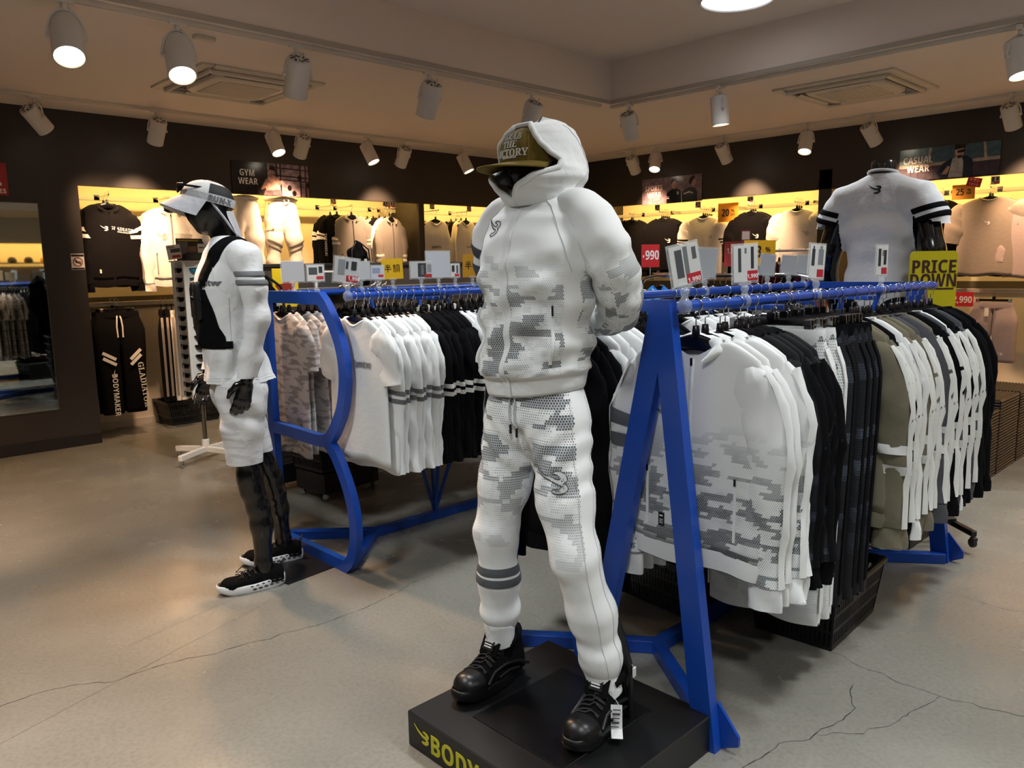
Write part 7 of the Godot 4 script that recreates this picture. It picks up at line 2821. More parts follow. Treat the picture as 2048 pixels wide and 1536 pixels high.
func sunglasses_stand() -> void:
	var at := Vector3(2.53, 0, -6.21)
	var o := thing("display_stand", "white rotating sunglasses tower on a cross base with casters", "display stand", at)
	var w := mat("e6e9ea", 0.4)
	var t := MB.new()
	t.box(Vector3(0, 1.06, 0), Vector3(0.205, 1.07, 0.205), 0.003)
	part("tower", t, mat("dfe4e8", 0.4), o)
	var tp := MB.new()
	tp.box(Vector3(0, 1.60, 0), Vector3(0.26, 0.012, 0.26), 0.004)
	part("top_board", tp, w, o)
	for sx in [-1.0, 1.0]:
		for sz in [-1.0, 1.0]:
			var e := MB.new()
			e.box(Vector3(sx * 0.108, 1.06, sz * 0.108), Vector3(0.022, 1.08, 0.022), 0.003)
			part("corner_strip", e, w, o)
	var pole := MB.new()
	pole.lathe([Vector2(0.018, 0.10), Vector2(0.018, 0.53)], 16)
	part("pole", pole, mat("8f8d88", 0.25, 0.9), o)
	var sl := MB.new()
	sl.lathe([Vector2(0, 0.07), Vector2(0.03, 0.07), Vector2(0.03, 0.17), Vector2(0.019, 0.175)], 16)
	part("socket", sl, w, o)
	for k in 4:
		var a := PI / 4 + k * PI / 2 + 0.32
		var d := Vector3(cos(a), 0, sin(a))
		var l := MB.new()
		l.beam(Vector3(0, 0.092, 0) + d * 0.02, Vector3(0, 0.078, 0) + d * 0.30, 0.045, 0.035, Vector3.UP, 0.004)
		part("base_leg", l, w, o)
		caster(d * 0.28, o, chrome)
	# header card, cap and leaflets on the top board
	var hd := thing("header_card", "small picture board of goggles and glasses on top of the sunglasses tower", "sign", at + Vector3(0.02, 1.606, -0.02))
	var hb := MB.new()
	hb.box(Vector3(0, 0.085, 0), Vector3(0.25, 0.17, 0.006), 0.001)
	part("board", hb, mat("2a2522", 0.5), hd)
	for q in [[-0.075, 0.095, 0.08, 0.10, "6d6a68"], [-0.075, 0.06, 0.05, 0.05, "17171a"], [0.0, 0.07, 0.06, 0.08, "8a6a55"], [0.0, 0.062, 0.035, 0.05, "1c1a1a"], [0.07, 0.095, 0.06, 0.07, "eceae6"], [0.07, 0.10, 0.04, 0.008, "222222"], [0.07, 0.082, 0.04, 0.008, "222222"], [0.075, 0.03, 0.07, 0.035, "b8322c"], [-0.03, 0.155, 0.17, 0.012, "b9a23c"]]:
		var pb := MB.new()
		pb.box(Vector3(q[0], q[1], 0.0038), Vector3(q[2], q[3], 0.0016 + 0.0004 * (q[0] + q[1])))
		part("print", pb, mat(q[4], 0.6), hd)
	var lf := thing("price_card", "small leaflet card clipped at the left of the sunglasses tower's top", "sign", at + Vector3(-0.14, 1.62, 0.02), -0.3)
	var lb := MB.new()
	lb.box(Vector3(0, 0.05, 0), Vector3(0.10, 0.11, 0.003), 0.0005, Basis(Vector3.BACK, 0.12))
	part("card", lb, mat("d8d2cc", 0.6), lf)
	for q in [[0.01, 0.062, 0.07, 0.03, "4a4846"], [-0.02, 0.085, 0.05, 0.012, "8f8b86"], [0.015, 0.018, 0.06, 0.022, "b8322c"]]:
		var pb := MB.new()
		pb.box(Vector3(q[0], q[1], 0.002), Vector3(q[2], q[3], 0.0016), 0, Basis(Vector3.BACK, 0.12))
		part("print", pb, mat(q[4], 0.6), lf)
	var cp := thing("cap", "dark visored cap lying on top of the sunglasses tower", "cap", at + Vector3(-0.02, 1.606, 0.075), -0.8)
	var cm := MB.new()
	cm.lathe([Vector2(0.075, 0.0), Vector2(0.08, 0.02), Vector2(0.07, 0.045), Vector2(0.04, 0.06), Vector2(0.0, 0.064)], 24)
	part("crown", cm, mat("2b2827", 0.7), cp)
	var cv := MB.new()
	var pl := PackedVector2Array()
	for i in 15:
		var a := lerpf(-1.2, 1.2, i / 14.0)
		pl.append(Vector2(sin(a) * 0.078, 0.02 + cos(a) * 0.115))
	pl.append(Vector2(0.05, 0.04)); pl.append(Vector2(-0.05, 0.04))
	cv.extrude(pl, 0, 0.004, Transform3D(Basis(Vector3.RIGHT, PI / 2), Vector3(0, 0.010, 0)))
	part("brim", cv, mat("2b2827", 0.7), cp)
	# glasses, a pair per row on the two faces in view
	var lens_blue := mat("2c93bd", 0.15, 0.6)
	var lens_dark := mat("101014", 0.1)
	var src_blue := sunglasses("sunglasses", "x", lens_blue, "0c0c0e")
	var src_dark := sunglasses("sunglasses", "x", lens_dark, "0c0c0e")
	var first_b := true
	var first_d := true
	for k in 14:
		var y := 1.53 - 0.0745 * k
		for face in 2:
			var is_blue := face == 0 and k < 5
			var src := src_blue if is_blue else src_dark
			var lab := "%s on the sunglasses tower's %s face, %s row from the top" % ["blue-mirrored sports glasses" if is_blue else "black sunglasses", "front" if face == 0 else "left", ORD[k]]
			var p := at + (Vector3(0.0, y, 0.128) if face == 0 else Vector3(-0.128, y, 0.0))
			var tn := 0.0 if face == 0 else -PI / 2
			var g: Node3D
			if is_blue and first_b:
				g = src; first_b = false; g.position = p; g.rotation.y = tn
			elif not is_blue and first_d:
				g = src; first_d = false; g.position = p; g.rotation.y = tn
			else:
				g = copy_of(src, "sunglasses", lab, p, tn)
			g.set_meta("label", lab)
			g.set_meta("group", "glasses on the sunglasses tower")
			if face == 0 and k in [6, 8, 9, 10]:
				var tg := thing("price_tag", "small white price tag on the tower's %s row of glasses" % ORD[k], "tag", p + Vector3(0.055, -0.035, 0.01), 0.1)
				var tm := MB.new()
				tm.box(Vector3.ZERO, Vector3(0.03, 0.05, 0.0015))
				part("card", tm, mat("e9e9e6", 0.7), tg)
				var bc := MB.new()
				for b in 5: bc.box(Vector3(-0.008 + 0.004 * b, -0.008, 0.0012), Vector3(0.0018, 0.018, 0.0006))
				part("print", bc, mat("333333", 0.8), tg)

func wicker_cube(at: Vector3, w: float, d: float, h: float, label: String) -> void:
	var o := thing("wicker_cube", label, "stool", at)
	var core := MB.new()
	core.box(Vector3(0, h / 2, 0), Vector3(w - 0.012, h - 0.012, d - 0.012), 0.012)
	part("body", core, mat("241d1a", 0.6), o)
	# woven strands: rows of rounded bands over each face
	var st := MB.new()
	var n := int(h / 0.021)
	for i in n:
		var y := (i + 0.5) * h / n
		for k in 2:
			st.tube([Vector3(-w / 2 + 0.004, y, (d / 2 - 0.004) * (1 if k == 0 else -1)), Vector3(w / 2 - 0.004, y, (d / 2 - 0.004) * (1 if k == 0 else -1))], 0.0085, 5, false)
			st.tube([Vector3((w / 2 - 0.004) * (1 if k == 0 else -1), y, -d / 2 + 0.004), Vector3((w / 2 - 0.004) * (1 if k == 0 else -1), y, d / 2 - 0.004)], 0.0085, 5, false)
	var m := int(d / 0.021)
	for i in m:
		var z := -d / 2 + (i + 0.5) * d / m
		st.tube([Vector3(-w / 2 + 0.006, h - 0.004, z), Vector3(w / 2 - 0.006, h - 0.004, z)], 0.0085, 5, false)
	var sp := part("woven_strand", st, mat("3c302b", 0.28), o)
	sp.set_meta("kind", "stuff")

func furnishings() -> void:
	air_conditioner(Vector3(2.80, CEIL, -5.78), 0.93, "square ceiling air conditioner above the left wall's aisle")
	air_conditioner(Vector3(6.60, CEIL, -2.78), 0.95, "square ceiling air conditioner in the right half of the photo")
	var em := thing("emergency_plate", "small rectangular plate on the ceiling left of the left air conditioner", "plate", Vector3(2.11, CEIL, -4.75), 0.1)
	var eb := MB.new()
	eb.box(Vector3(0, -0.012, 0), Vector3(0.13, 0.024, 0.05), 0.004)
	part("plate", eb, mat("d6cdbf", 0.5), em)
	var sd := thing("smoke_detector", "small round white detector on the ceiling by the room's corner", "detector", Vector3(8.0, CEIL, -6.25))
	var sm := MB.new()
	sm.lathe([Vector2(0.055, 0), Vector2(0.055, -0.02), Vector2(0.04, -0.035), Vector2(0.03, -0.055), Vector2(0, -0.058)], 20)
	part("housing", sm, mat("d9cfc2", 0.5), sd)
	# mirror in the dark pier
	var mi := thing("wall_mirror", "tall mirror set in the dark pier at the photo's left edge", "mirror", Vector3(1.38, 1.23, WALLZ + 0.004))
	var mg := MB.new()
	mg.box(Vector3.ZERO, Vector3(0.90, 1.752, 0.006))
	part("glass", mg, mat("c9cfcb", 0.02, 1.0), mi)
	var fr := MB.new()
	fr.box(Vector3(0.453, 0, 0.002), Vector3(0.008, 1.77, 0.012), 0.001)
	fr.box(Vector3(-0.453, 0, 0.002), Vector3(0.008, 1.77, 0.012), 0.001)
	fr.box(Vector3(0, 0.88, 0.002), Vector3(0.914, 0.008, 0.012), 0.001)
	fr.box(Vector3(0, -0.88, 0.002), Vector3(0.914, 0.008, 0.012), 0.001)
	part("frame", fr, mat("4a4744", 0.4), mi)
	var kb := thing("kick_board", "black skirting board at the foot of the mirror pier", "skirting", Vector3(0.55, 0, WALLZ))
	var kk := MB.new()
	kk.box(Vector3(0, 0.05, 0.006), Vector3(3.2, 0.10, 0.012), 0.002)
	part("board", kk, mat("191615", 0.5), kb)
	# baskets
	basket(Vector3(3.12, 0, -1.38), 0.05, "black plastic basket under the right end of the black joggers")
	var b2 := basket(Vector3(2.93, 0, -2.02), 1.45, "black basket in the shadow under the M rack, behind its front leg")
	b2.scale = Vector3(0.9, 1, 1)
	basket(Vector3(3.12, 0, -8.02), 0.03, "dark basket with black cloth at the foot of the left niche")
	var cl := thing("clothing_pile", "black clothing heaped in the basket at the foot of the left niche", "clothing", Vector3(3.12, 0.16, -8.02))
	var cf := Field.new()
	cf.k = 0.06
	cf.bone(Vector3(-0.16, 0.05, 0), Vector3(0.12, 0.07, 0.02), 0.06, 0.08)
	cf.bone(Vector3(0.02, 0.08, -0.05), Vector3(0.18, 0.10, 0.04), 0.05, 0.06)
	cf.ripple = func(p: Vector3) -> float: return 0.008 * sin(p.x * 50.0 + p.y * 30.0) + 0.006 * sin(p.z * 60.0 + p.x * 20.0)
	var cm := MB.new()
	cf.mesh_into(cm, Vector3(-0.26, -0.06, -0.16), Vector3(0.28, 0.2, 0.16), 0.014)
	part("cloth", cm, cloth("0d0c0d"), cl)
	for i in 5:
		basket(Vector3(2.78, 0.20 + 0.085 * i, -4.62), 0.1, "dark stacked basket seen in the mirror, %s from the bottom" % ORD[i]).set_meta("group", "stack of baskets seen in the mirror")
	var stn := thing("basket_stand", "low black stand that carries the basket stack seen in the mirror", "stand", Vector3(2.78, 0, -4.62), 0.1)
	var sb := MB.new()
	sb.box(Vector3(0, 0.12, 0), Vector3(0.46, 0.14, 0.32), 0.006)
	for sx in [-1.0, 1.0]:
		for sz in [-1.0, 1.0]: caster(Vector3(sx * 0.2, 0, sz * 0.13), stn, chrome)
	part("frame", sb, mat("1a1a1c", 0.4), stn)
	# sunglasses tower, stools
	sunglasses_stand()
	wicker_cube(Vector3(5.94, 0, -1.73), 0.46, 0.48, 0.475, "dark wicker cube stool nearest the M rack")
	wicker_cube(Vector3(6.43, 0, -1.73), 0.48, 0.48, 0.53, "taller dark wicker cube stool, middle of the row of three")
	wicker_cube(Vector3(6.94, 0, -1.73), 0.48, 0.48, 0.53, "dark wicker cube stool cut by the photo's right edge")
	# low display wall behind the B rack
	var gd := thing("display_gondola", "low dark display wall with grey rail behind the B rack", "display unit", Vector3(3.7, 0, -5.05))
	var gb := MB.new()
	gb.box(Vector3(0, 0.87, 0), Vector3(2.5, 1.34, 0.05), 0.004)
	part("back_panel", gb, mat("3b332e", 0.55), gd)
	var gt := MB.new()
	gt.box(Vector3(0, 1.55, 0), Vector3(2.54, 0.025, 0.07), 0.003)
	part("cap_rail", gt, mat("1d1918", 0.5), gd)
	var gr := MB.new()
	gr.box(Vector3(0, 1.365, 0.10), Vector3(2.5, 0.055, 0.02), 0.003)
	for x in [-1.2, -0.4, 0.4, 1.2]: gr.box(Vector3(x, 1.365, 0.06), Vector3(0.02, 0.04, 0.09), 0.002)
	part("grey_rail", gr, mat("6a6765", 0.45), gd)
	var gbase := MB.new()
	gbase.box(Vector3(0, 0.13, 0), Vector3(2.5, 0.14, 0.36), 0.006)
	part("base", gbase, mat("121112", 0.5), gd)
	for x in [-1.2, 1.2]:
		for z in [-0.15, 0.15]: caster(Vector3(x, 0, z), gd, chrome)
	for i in 6:
		var bh := thing("ring_hook", "chrome ball hook hanging from the grey rail behind the B rack", "hook", Vector3(3.05 + 0.05 * i + (0.12 if i > 2 else 0.0), 1.39, -4.93), 0.0, "chrome hooks on the grey rail")
		var bm := MB.new()
		bm.tube([Vector3(-0.03, -0.03, 0.02), Vector3(-0.01, 0.005, 0.03), Vector3(0.015, 0.012, 0.03), Vector3(0.035, 0.03, 0.02)], [0.006, 0.009, 0.009, 0.006], 8)
		part("hook", bm, chrome, bh)
	var pb := thing("photo_board", "small white-edged picture board leaning on the low display wall", "sign", Vector3(3.02, 1.385, -4.99))
	var pbm := MB.new()
	pbm.box(Vector3(0, 0.06, 0), Vector3(0.24, 0.13, 0.006), 0.001)
	part("board", pbm, mat("dedad4", 0.6), pb)
	var pbi := MB.new()
	pbi.box(Vector3(0, 0.06, 0.0035), Vector3(0.215, 0.105, 0.001))
	part("print", pbi, mat("343638", 0.6), pb)
	bag(Vector3(2.42, 1.05, -4.85), 0.3, "black backpack with straps hanging behind the letter B", 1.0)
	bag(Vector3(3.30, 1.40, -5.05), -0.2, "black drawstring bag perched on the low display wall", 0.72)
	# chrome garment rack in the far aisle
	var cr := thing("garment_rack", "chrome tube garment rack full of black hangers beyond the M rack", "clothes rack", Vector3.ZERO)
	var tb := MB.new()
	var zz := [-4.12, -4.12, -4.09, -4.02, -3.9, -2.7, -2.58, -2.51, -2.48, -2.48]
	var yy := [0.0, 1.25, 1.34, 1.40, 1.42, 1.42, 1.40, 1.34, 1.25, 0.0]
	var pts := []
	for i in zz.size(): pts.append(Vector3(5.5, yy[i], zz[i]))
	tb.tube(pts, 0.016, 10)
	part("frame", tb, chrome, cr)
	var ft := MB.new()
	for z in [-4.12, -2.48]: ft.box(Vector3(5.5, 0.03, z), Vector3(0.5, 0.03, 0.03), 0.004)
	part("foot", ft, chrome, cr)
	var rng := RandomNumberGenerator.new()
	rng.seed = 9
	var tops := ["17161a", "101013", "4b1622", "1a1a20"]
	for i in 20:
		var z := lerpf(-3.72, -2.75, i / 19.0)
		var h := copy_of(hanger_src, "hanger", "black hanger on the chrome rack, %s from the corner end" % ORD[i], Vector3(5.5, 1.42, z), rng.randf_range(-0.1, 0.1), "hangers on the chrome rack")
		h.set_meta("category", "hanger")
	var cols := [cloth("15151a"), cloth("1c1b20"), cloth("101013")]
	for i in 7:
		var g := make_top({"called": "sweater", "shape": "cr", "cat": "jacket", "body": cols[i % 3], "sl": 0.6, "th": 0.035}, i % 3)
		place_made(g, "dark top on the chrome rack, %s from the corner end" % ORD[i], Vector3(5.5, 1.42, lerpf(-3.7, -2.78, i / 6.0)), 0.05, "dark tops on the chrome rack")
	var bf := make_top({"called": "fleece_jacket", "shape": "bf", "cat": "jacket", "body": cloth("2f86e0", 1.5), "sl": 0.4, "th": 0.09, "sh": 0.2, "amp": 0.012}, 1)
	place_made(bf, "bright blue fleecy top at the corner end of the chrome rack", Vector3(5.5, 1.44, -3.90), 0.1)
	hang(hanger_src, Vector3(5.5, 1.44, -3.90), 0.1, "black hanger holding the bright blue fleecy top", "hangers on the chrome rack")
	# rack with wine-red tops further back
	var wr := thing("garment_rack", "white garment rail with wine-red tops in front of the right niche", "clothes rack", Vector3.ZERO)
	var wt := MB.new()
	wt.tube([Vector3(7.0, 0, -3.95), Vector3(7.0, 1.60, -3.95), Vector3(7.0, 1.62, -3.9), Vector3(7.0, 1.62, -3.15), Vector3(7.0, 1.60, -3.1), Vector3(7.0, 0, -3.1)], 0.012, 8)
	part("frame", wt, mat("d9d4cf", 0.4), wr)
	for i in 6:
		var c: Material = [cloth("4a1024"), cloth("511428"), cloth("4a1024"), cloth("141318"), cloth("3b0f1f"), cloth("c0705c")][i]
		var g := make_top({"called": "sweater", "shape": "wr", "cat": "jacket", "body": c, "sl": 0.55, "th": 0.03}, i % 3)
		var p := Vector3(7.0, 1.62, -3.85 + 0.13 * i)
		place_made(g, "%s on the white rail, %s from the corner end" % [["wine-red top", "wine-red top", "wine-red top", "black top", "wine-red top", "salmon top"][i], ORD[i]], p, 0.15, "tops on the white rail")
		hang(hanger_src, p, 0.15, "black hanger of the %s top on the white rail" % ORD[i], "hangers on the white rail")
	# price-down stand
	var pd := thing("sign_stand", "yellow PRICE DOWN board on a wheeled black stand at the M rack's far end", "sign", Vector3(4.37, 0.035, -1.40), -0.72)
	var ym := mat("c5b916", 0.45)
	var bd := MB.new()
	var pg := PackedVector2Array()
	for q in [[-0.125, 0.85], [0.125, 0.85], [0.125, 1.50], [0.118, 1.517], [0.105, 1.525], [-0.105, 1.525], [-0.118, 1.517], [-0.125, 1.50]]: pg.append(Vector2(q[0], q[1]))
	bd.extrude(pg, -0.006, 0.006)
	part("board", bd, ym, pd)
	var tx := mat("3a1016", 0.6)
	lettering("PRICE", 0.062, tx, pd, Vector3(0, 1.445, 0.0065), Basis().scaled(Vector3(1.0, 1.05, 1)))
	lettering("DOWN", 0.062, tx, pd, Vector3(0, 1.375, 0.0065), Basis().scaled(Vector3(0.94, 1.05, 1)))
	var ul := MB.new()
	ul.box(Vector3(0, 1.333, 0.0065), Vector3(0.22, 0.008, 0.001))
	part("print", ul, tx, pd)
	var ps := MB.new()
	ps.box(Vector3(0, 0.46, -0.01), Vector3(0.03, 0.80, 0.02), 0.003)
	ps.box(Vector3(0.0, 0.09, 0), Vector3(0.42, 0.03, 0.03), 0.003)
	ps.box(Vector3(-0.2, 0.075, 0), Vector3(0.03, 0.03, 0.36), 0.003)
	ps.box(Vector3(0.2, 0.075, 0), Vector3(0.03, 0.03, 0.36), 0.003)
	part("stand", ps, mat("131315", 0.4), pd)
	for x in [-0.2, 0.2]:
		for z in [-0.17, 0.17]: caster(Vector3(x, 0, z), pd, mat("1b1b1d", 0.4))
	# what the mirror shows on the far wall: a lit shelf with caps
	var sh := thing("wall_shelf", "pale shelf on the far wall, seen only in the mirror", "shelf", Vector3(5.2, 1.80, 7.75))
	var shm := MB.new()
	shm.box(Vector3.ZERO, Vector3(3.0, 0.03, 0.4), 0.003)
	part("board", shm, mat("d9cdb8", 0.5), sh)
	for i in 5:
		var c := thing("cap", "%s on the far shelf, %s from its left end" % [["black cap", "yellow cap", "black cap with yellow front", "black cap", "yellow cap"][i], ORD[i]], "cap", Vector3(4.1 + 0.36 * i, 1.817, 7.68), PI, "caps on the far shelf")
		var cc := MB.new()
		cc.lathe([Vector2(0.095, 0.0), Vector2(0.10, 0.04), Vector2(0.09, 0.09), Vector2(0.05, 0.13), Vector2(0, 0.135)], 20)
		part("crown", cc, mat(["151515", "c79a1c", "151515", "151515", "c79a1c"][i], 0.7), c)
		var bm := MB.new()
		bm.box(Vector3(0, 0.012, 0.13), Vector3(0.16, 0.006, 0.10), 0.002)
		part("brim", bm, mat("1a1a1a", 0.7), c)
	for i in 4:
		var bx := thing("box", "small goods box below the far shelf, seen in the mirror", "box", Vector3(4.2 + 0.4 * i, 1.28, 7.75), 0.0, "goods boxes on the far wall")
		var bb := MB.new()
		bb.box(Vector3(0, 0.12, 0), Vector3(0.3, 0.24, 0.2), 0.004)
		part("carton", bb, mat(["bdb6ab", "8e8a86", "cfcac2", "5d5a58"][i], 0.7), bx)
	var sh2 := thing("wall_shelf", "lower pale shelf with boxes on the far wall, seen only in the mirror", "shelf", Vector3(5.0, 1.265, 7.75))
	var shm2 := MB.new()
	shm2.box(Vector3.ZERO, Vector3(3.0, 0.03, 0.4), 0.003)
	part("board", shm2, mat("d9cdb8", 0.5), sh2)

func bag(at: Vector3, turn: float, label: String, s: float) -> void:
	var o := thing("bag", label, "bag", at, turn)
	var f := Field.new()
	f.k = 0.05
	f.bone(Vector3(0, 0.08, 0), Vector3(0, 0.30, 0), 0.11, 0.085, Vector3(1.2, 1, 0.7))
	f.bone(Vector3(0, 0.30, 0), Vector3(0, 0.42, 0), 0.075, 0.035, Vector3(1.1, 1, 0.7))
	f.ripple = func(p: Vector3) -> float: return 0.006 * sin(p.x * 45.0 + p.y * 25.0) + 0.004 * sin(p.y * 60.0 - p.x * 30.0)
	var m := MB.new()
	f.mesh_into(m, Vector3(-0.18, -0.05, -0.12), Vector3(0.18, 0.48, 0.12), 0.014)
	var b := part("pouch", m, cloth("0b0b0d"), o)
	b.scale = Vector3.ONE * s
	for k in [-1.0, 1.0]:
		var st := MB.new()
		st.tube([Vector3(k * 0.02, 0.44, 0.02) * s, Vector3(k * 0.09, 0.36, 0.085) * s, Vector3(k * 0.10, 0.18, 0.10) * s, Vector3(k * 0.07, 0.04, 0.085) * s], 0.009 * s, 8)
		part("strap", st, mat("1a1a1d", 0.5), o)
	var bk := MB.new()
	bk.box(Vector3(0.05, 0.25, 0.09) * s, Vector3(0.03, 0.03, 0.008) * s, 0.002)
	part("buckle", bk, mat("c9c9c9", 0.3), o)

# ---------------------------------------------------------------- signs, cards and posters
func fill_poly(im: Image, pts: Array, c: Color) -> void:
	var W := im.get_width()
	var H := im.get_height()
	var y0 := 1e9
	var y1 := -1e9
	for p in pts:
		y0 = minf(y0, p[1]); y1 = maxf(y1, p[1])
	for y in range(maxi(int(y0 * H), 0), mini(int(y1 * H) + 1, H)):
		var yy := (y + 0.5) / H
		var xs := []
		for i in pts.size():
			var a = pts[i]
			var b = pts[(i + 1) % pts.size()]
			if (a[1] <= yy) != (b[1] <= yy):
				xs.append(a[0] + (yy - a[1]) / (b[1] - a[1]) * (b[0] - a[0]))
		xs.sort()
		for i in range(0, xs.size() - 1, 2):
			var xa := clampi(int(xs[i] * W), 0, W)
			var xb := clampi(int(xs[i + 1] * W), 0, W)
			if xb > xa: im.fill_rect(Rect2i(xa, y, xb - xa, 1), c)

func blob(cx: float, cy: float, rx: float, ry: float) -> Array:
	var r := []
	for i in 20: r.append([cx + rx * cos(TAU * i / 20), cy + ry * sin(TAU * i / 20)])
	return r

func grain(im: Image, seed_: int, amount: float) -> void:
	var nz := FastNoiseLite.new()
	nz.seed = seed_
	nz.frequency = 0.03
	nz.fractal_octaves = 3
	for y in im.get_height():
		for x in im.get_width():
			var c := im.get_pixel(x, y)
			var k := 1.0 + amount * nz.get_noise_2d(x, y)
			im.set_pixel(x, y, Color(c.r * k, c.g * k, c.b * k))

func poster(at: Vector3, turn: float, w: float, h: float, im: Image, l1: String, l2: String, tx: float, ty: float, tcol: String, label: String) -> void:
	var o := thing("poster", label, "poster", at, turn)
	var b := MB.new()
	b.box(Vector3(0, 0, 0.005), Vector3(w, h, 0.01), 0.001)
	part("board", b, mat("1b1918", 0.5), o)
	var f := MB.new()
	f.poly([Vector3(-w / 2, h / 2, 0.0108), Vector3(w / 2, h / 2, 0.0108), Vector3(w / 2, -h / 2, 0.0108), Vector3(-w / 2, -h / 2, 0.0108)], Vector3.BACK, [Vector2(0, 0), Vector2(1, 0), Vector2(1, 1), Vector2(0, 1)])
	var m := StandardMaterial3D.new()
	m.albedo_texture = ImageTexture.create_from_image(im)
	m.roughness = 0.2
	part("print", f, m, o)
	var tm := mat(tcol, 0.3)
	lettering(l1, 0.062, tm, o, Vector3(tx, ty + 0.04, 0.0112), Basis().scaled(Vector3(0.86, 1, 1)), "lettering", true, false, 0.0008)
	lettering(l2, 0.062, tm, o, Vector3(tx + 0.005, ty - 0.042, 0.0112), Basis().scaled(Vector3(0.86, 1, 1)), "lettering", true, false, 0.0008)

func gym_image() -> Image:
	var im := Image.create(384, 144, false, Image.FORMAT_RGB8)
	im.fill(Color("171214"))
	fill_poly(im, [[0.33, 0.0], [0.42, 0.0], [0.44, 1.0], [0.30, 1.0]], Color("2c2629"))
	fill_poly(im, [[0.44, 0.0], [1.0, 0.0], [1.0, 1.0], [0.44, 1.0]], Color("8d7880"))
	fill_poly(im, [[0.46, 0.42], [0.86, 0.38], [0.86, 1.0], [0.46, 1.0]], Color("a08c93"))
	for x in [0.55, 0.60, 0.86, 0.93, 0.98]:
		fill_poly(im, [[x, 0.0], [x + 0.018, 0.0], [x + 0.018, 1.0], [x, 1.0]], Color("2a2226"))
	for y in [0.10, 0.34, 0.46]:
		fill_poly(im, [[0.5, y], [1.0, y + 0.04], [1.0, y + 0.075], [0.5, y + 0.035]], Color("2f262b"))
	for q in [[0.86, 0.40], [0.97, 0.62], [0.72, 0.74], [0.78, 0.9]]:
		fill_poly(im, blob(q[0], q[1], 0.028, 0.09), Color("1d181c"))
	var skin := Color("b98f83")
	fill_poly(im, [[0.40, 0.62], [0.46, 0.40], [0.50, 0.34], [0.56, 0.40], [0.60, 0.55], [0.58, 1.0], [0.42, 1.0]], skin)
	fill_poly(im, [[0.42, 0.48], [0.45, 0.52], [0.40, 0.78], [0.36, 0.84], [0.35, 0.80]], Color("a97e73"))
	fill_poly(im, [[0.52, 0.70], [0.62, 0.50], [0.65, 0.54], [0.56, 0.78]], Color("c79d90"))
	fill_poly(im, blob(0.495, 0.24, 0.030, 0.12), Color("a07567"))
	fill_poly(im, [[0.465, 0.2], [0.475, 0.08], [0.52, 0.07], [0.545, 0.16], [0.545, 0.34], [0.525, 0.22]], Color("161012"))
	fill_poly(im, [[0.40, 0.86], [0.60, 0.80], [0.62, 1.0], [0.38, 1.0]], Color("6d5960"))
	grain(im, 3, 0.35)
	return im

func sports_image() -> Image:
	var im := Image.create(384, 144, false, Image.FORMAT_RGB8)
	im.fill(Color("7d6a72"))
	var K := Color("131114")
	for q in [[0.55, 0.0], [0.80, 1.0]]:
		var x: float = q[0]
		fill_poly(im, [[x - 0.125, 1.0], [x - 0.12, 0.62], [x - 0.07, 0.52], [x - 0.02, 0.46], [x + 0.03, 0.46], [x + 0.09, 0.52], [x + 0.125, 0.62], [x + 0.13, 1.0]], K)
	fill_poly(im, blob(0.55, 0.30, 0.042, 0.17), Color("b48c80"))
	fill_poly(im, [[0.505, 0.30], [0.505, 0.16], [0.53, 0.07], [0.58, 0.08], [0.597, 0.2], [0.59, 0.28], [0.575, 0.17], [0.53, 0.19]], Color("1a1214"))
	fill_poly(im, blob(0.86, 0.28, 0.04, 0.14), Color("a98277"))
	fill_poly(im, [[0.79, 0.30], [0.80, 0.14], [0.85, 0.05], [0.895, 0.10], [0.87, 0.16], [0.84, 0.26], [0.83, 0.38]], Color("1a1214"))
	fill_poly(im, [[0.71, 0.66], [0.80, 0.60], [0.86, 0.66], [0.86, 0.71], [0.80, 0.66], [0.71, 0.72]], Color("b9b2b4"))
	fill_poly(im, [[0.425, 0.74], [0.47, 0.74], [0.47, 0.765], [0.425, 0.765]], Color("d9d2d2"))
	fill_poly(im, [[0.425, 0.80], [0.47, 0.80], [0.47, 0.825], [0.425, 0.825]], Color("d9d2d2"))
	fill_poly(im, [[0.60, 0.58], [0.625, 0.57], [0.625, 0.68], [0.60, 0.69]], Color("cfc8c8"))
	fill_poly(im, [[0.668, 0.60], [0.676, 0.60], [0.682, 1.0], [0.67, 1.0]], Color("d9d2d2"))
	grain(im, 5, 0.22)
	return im

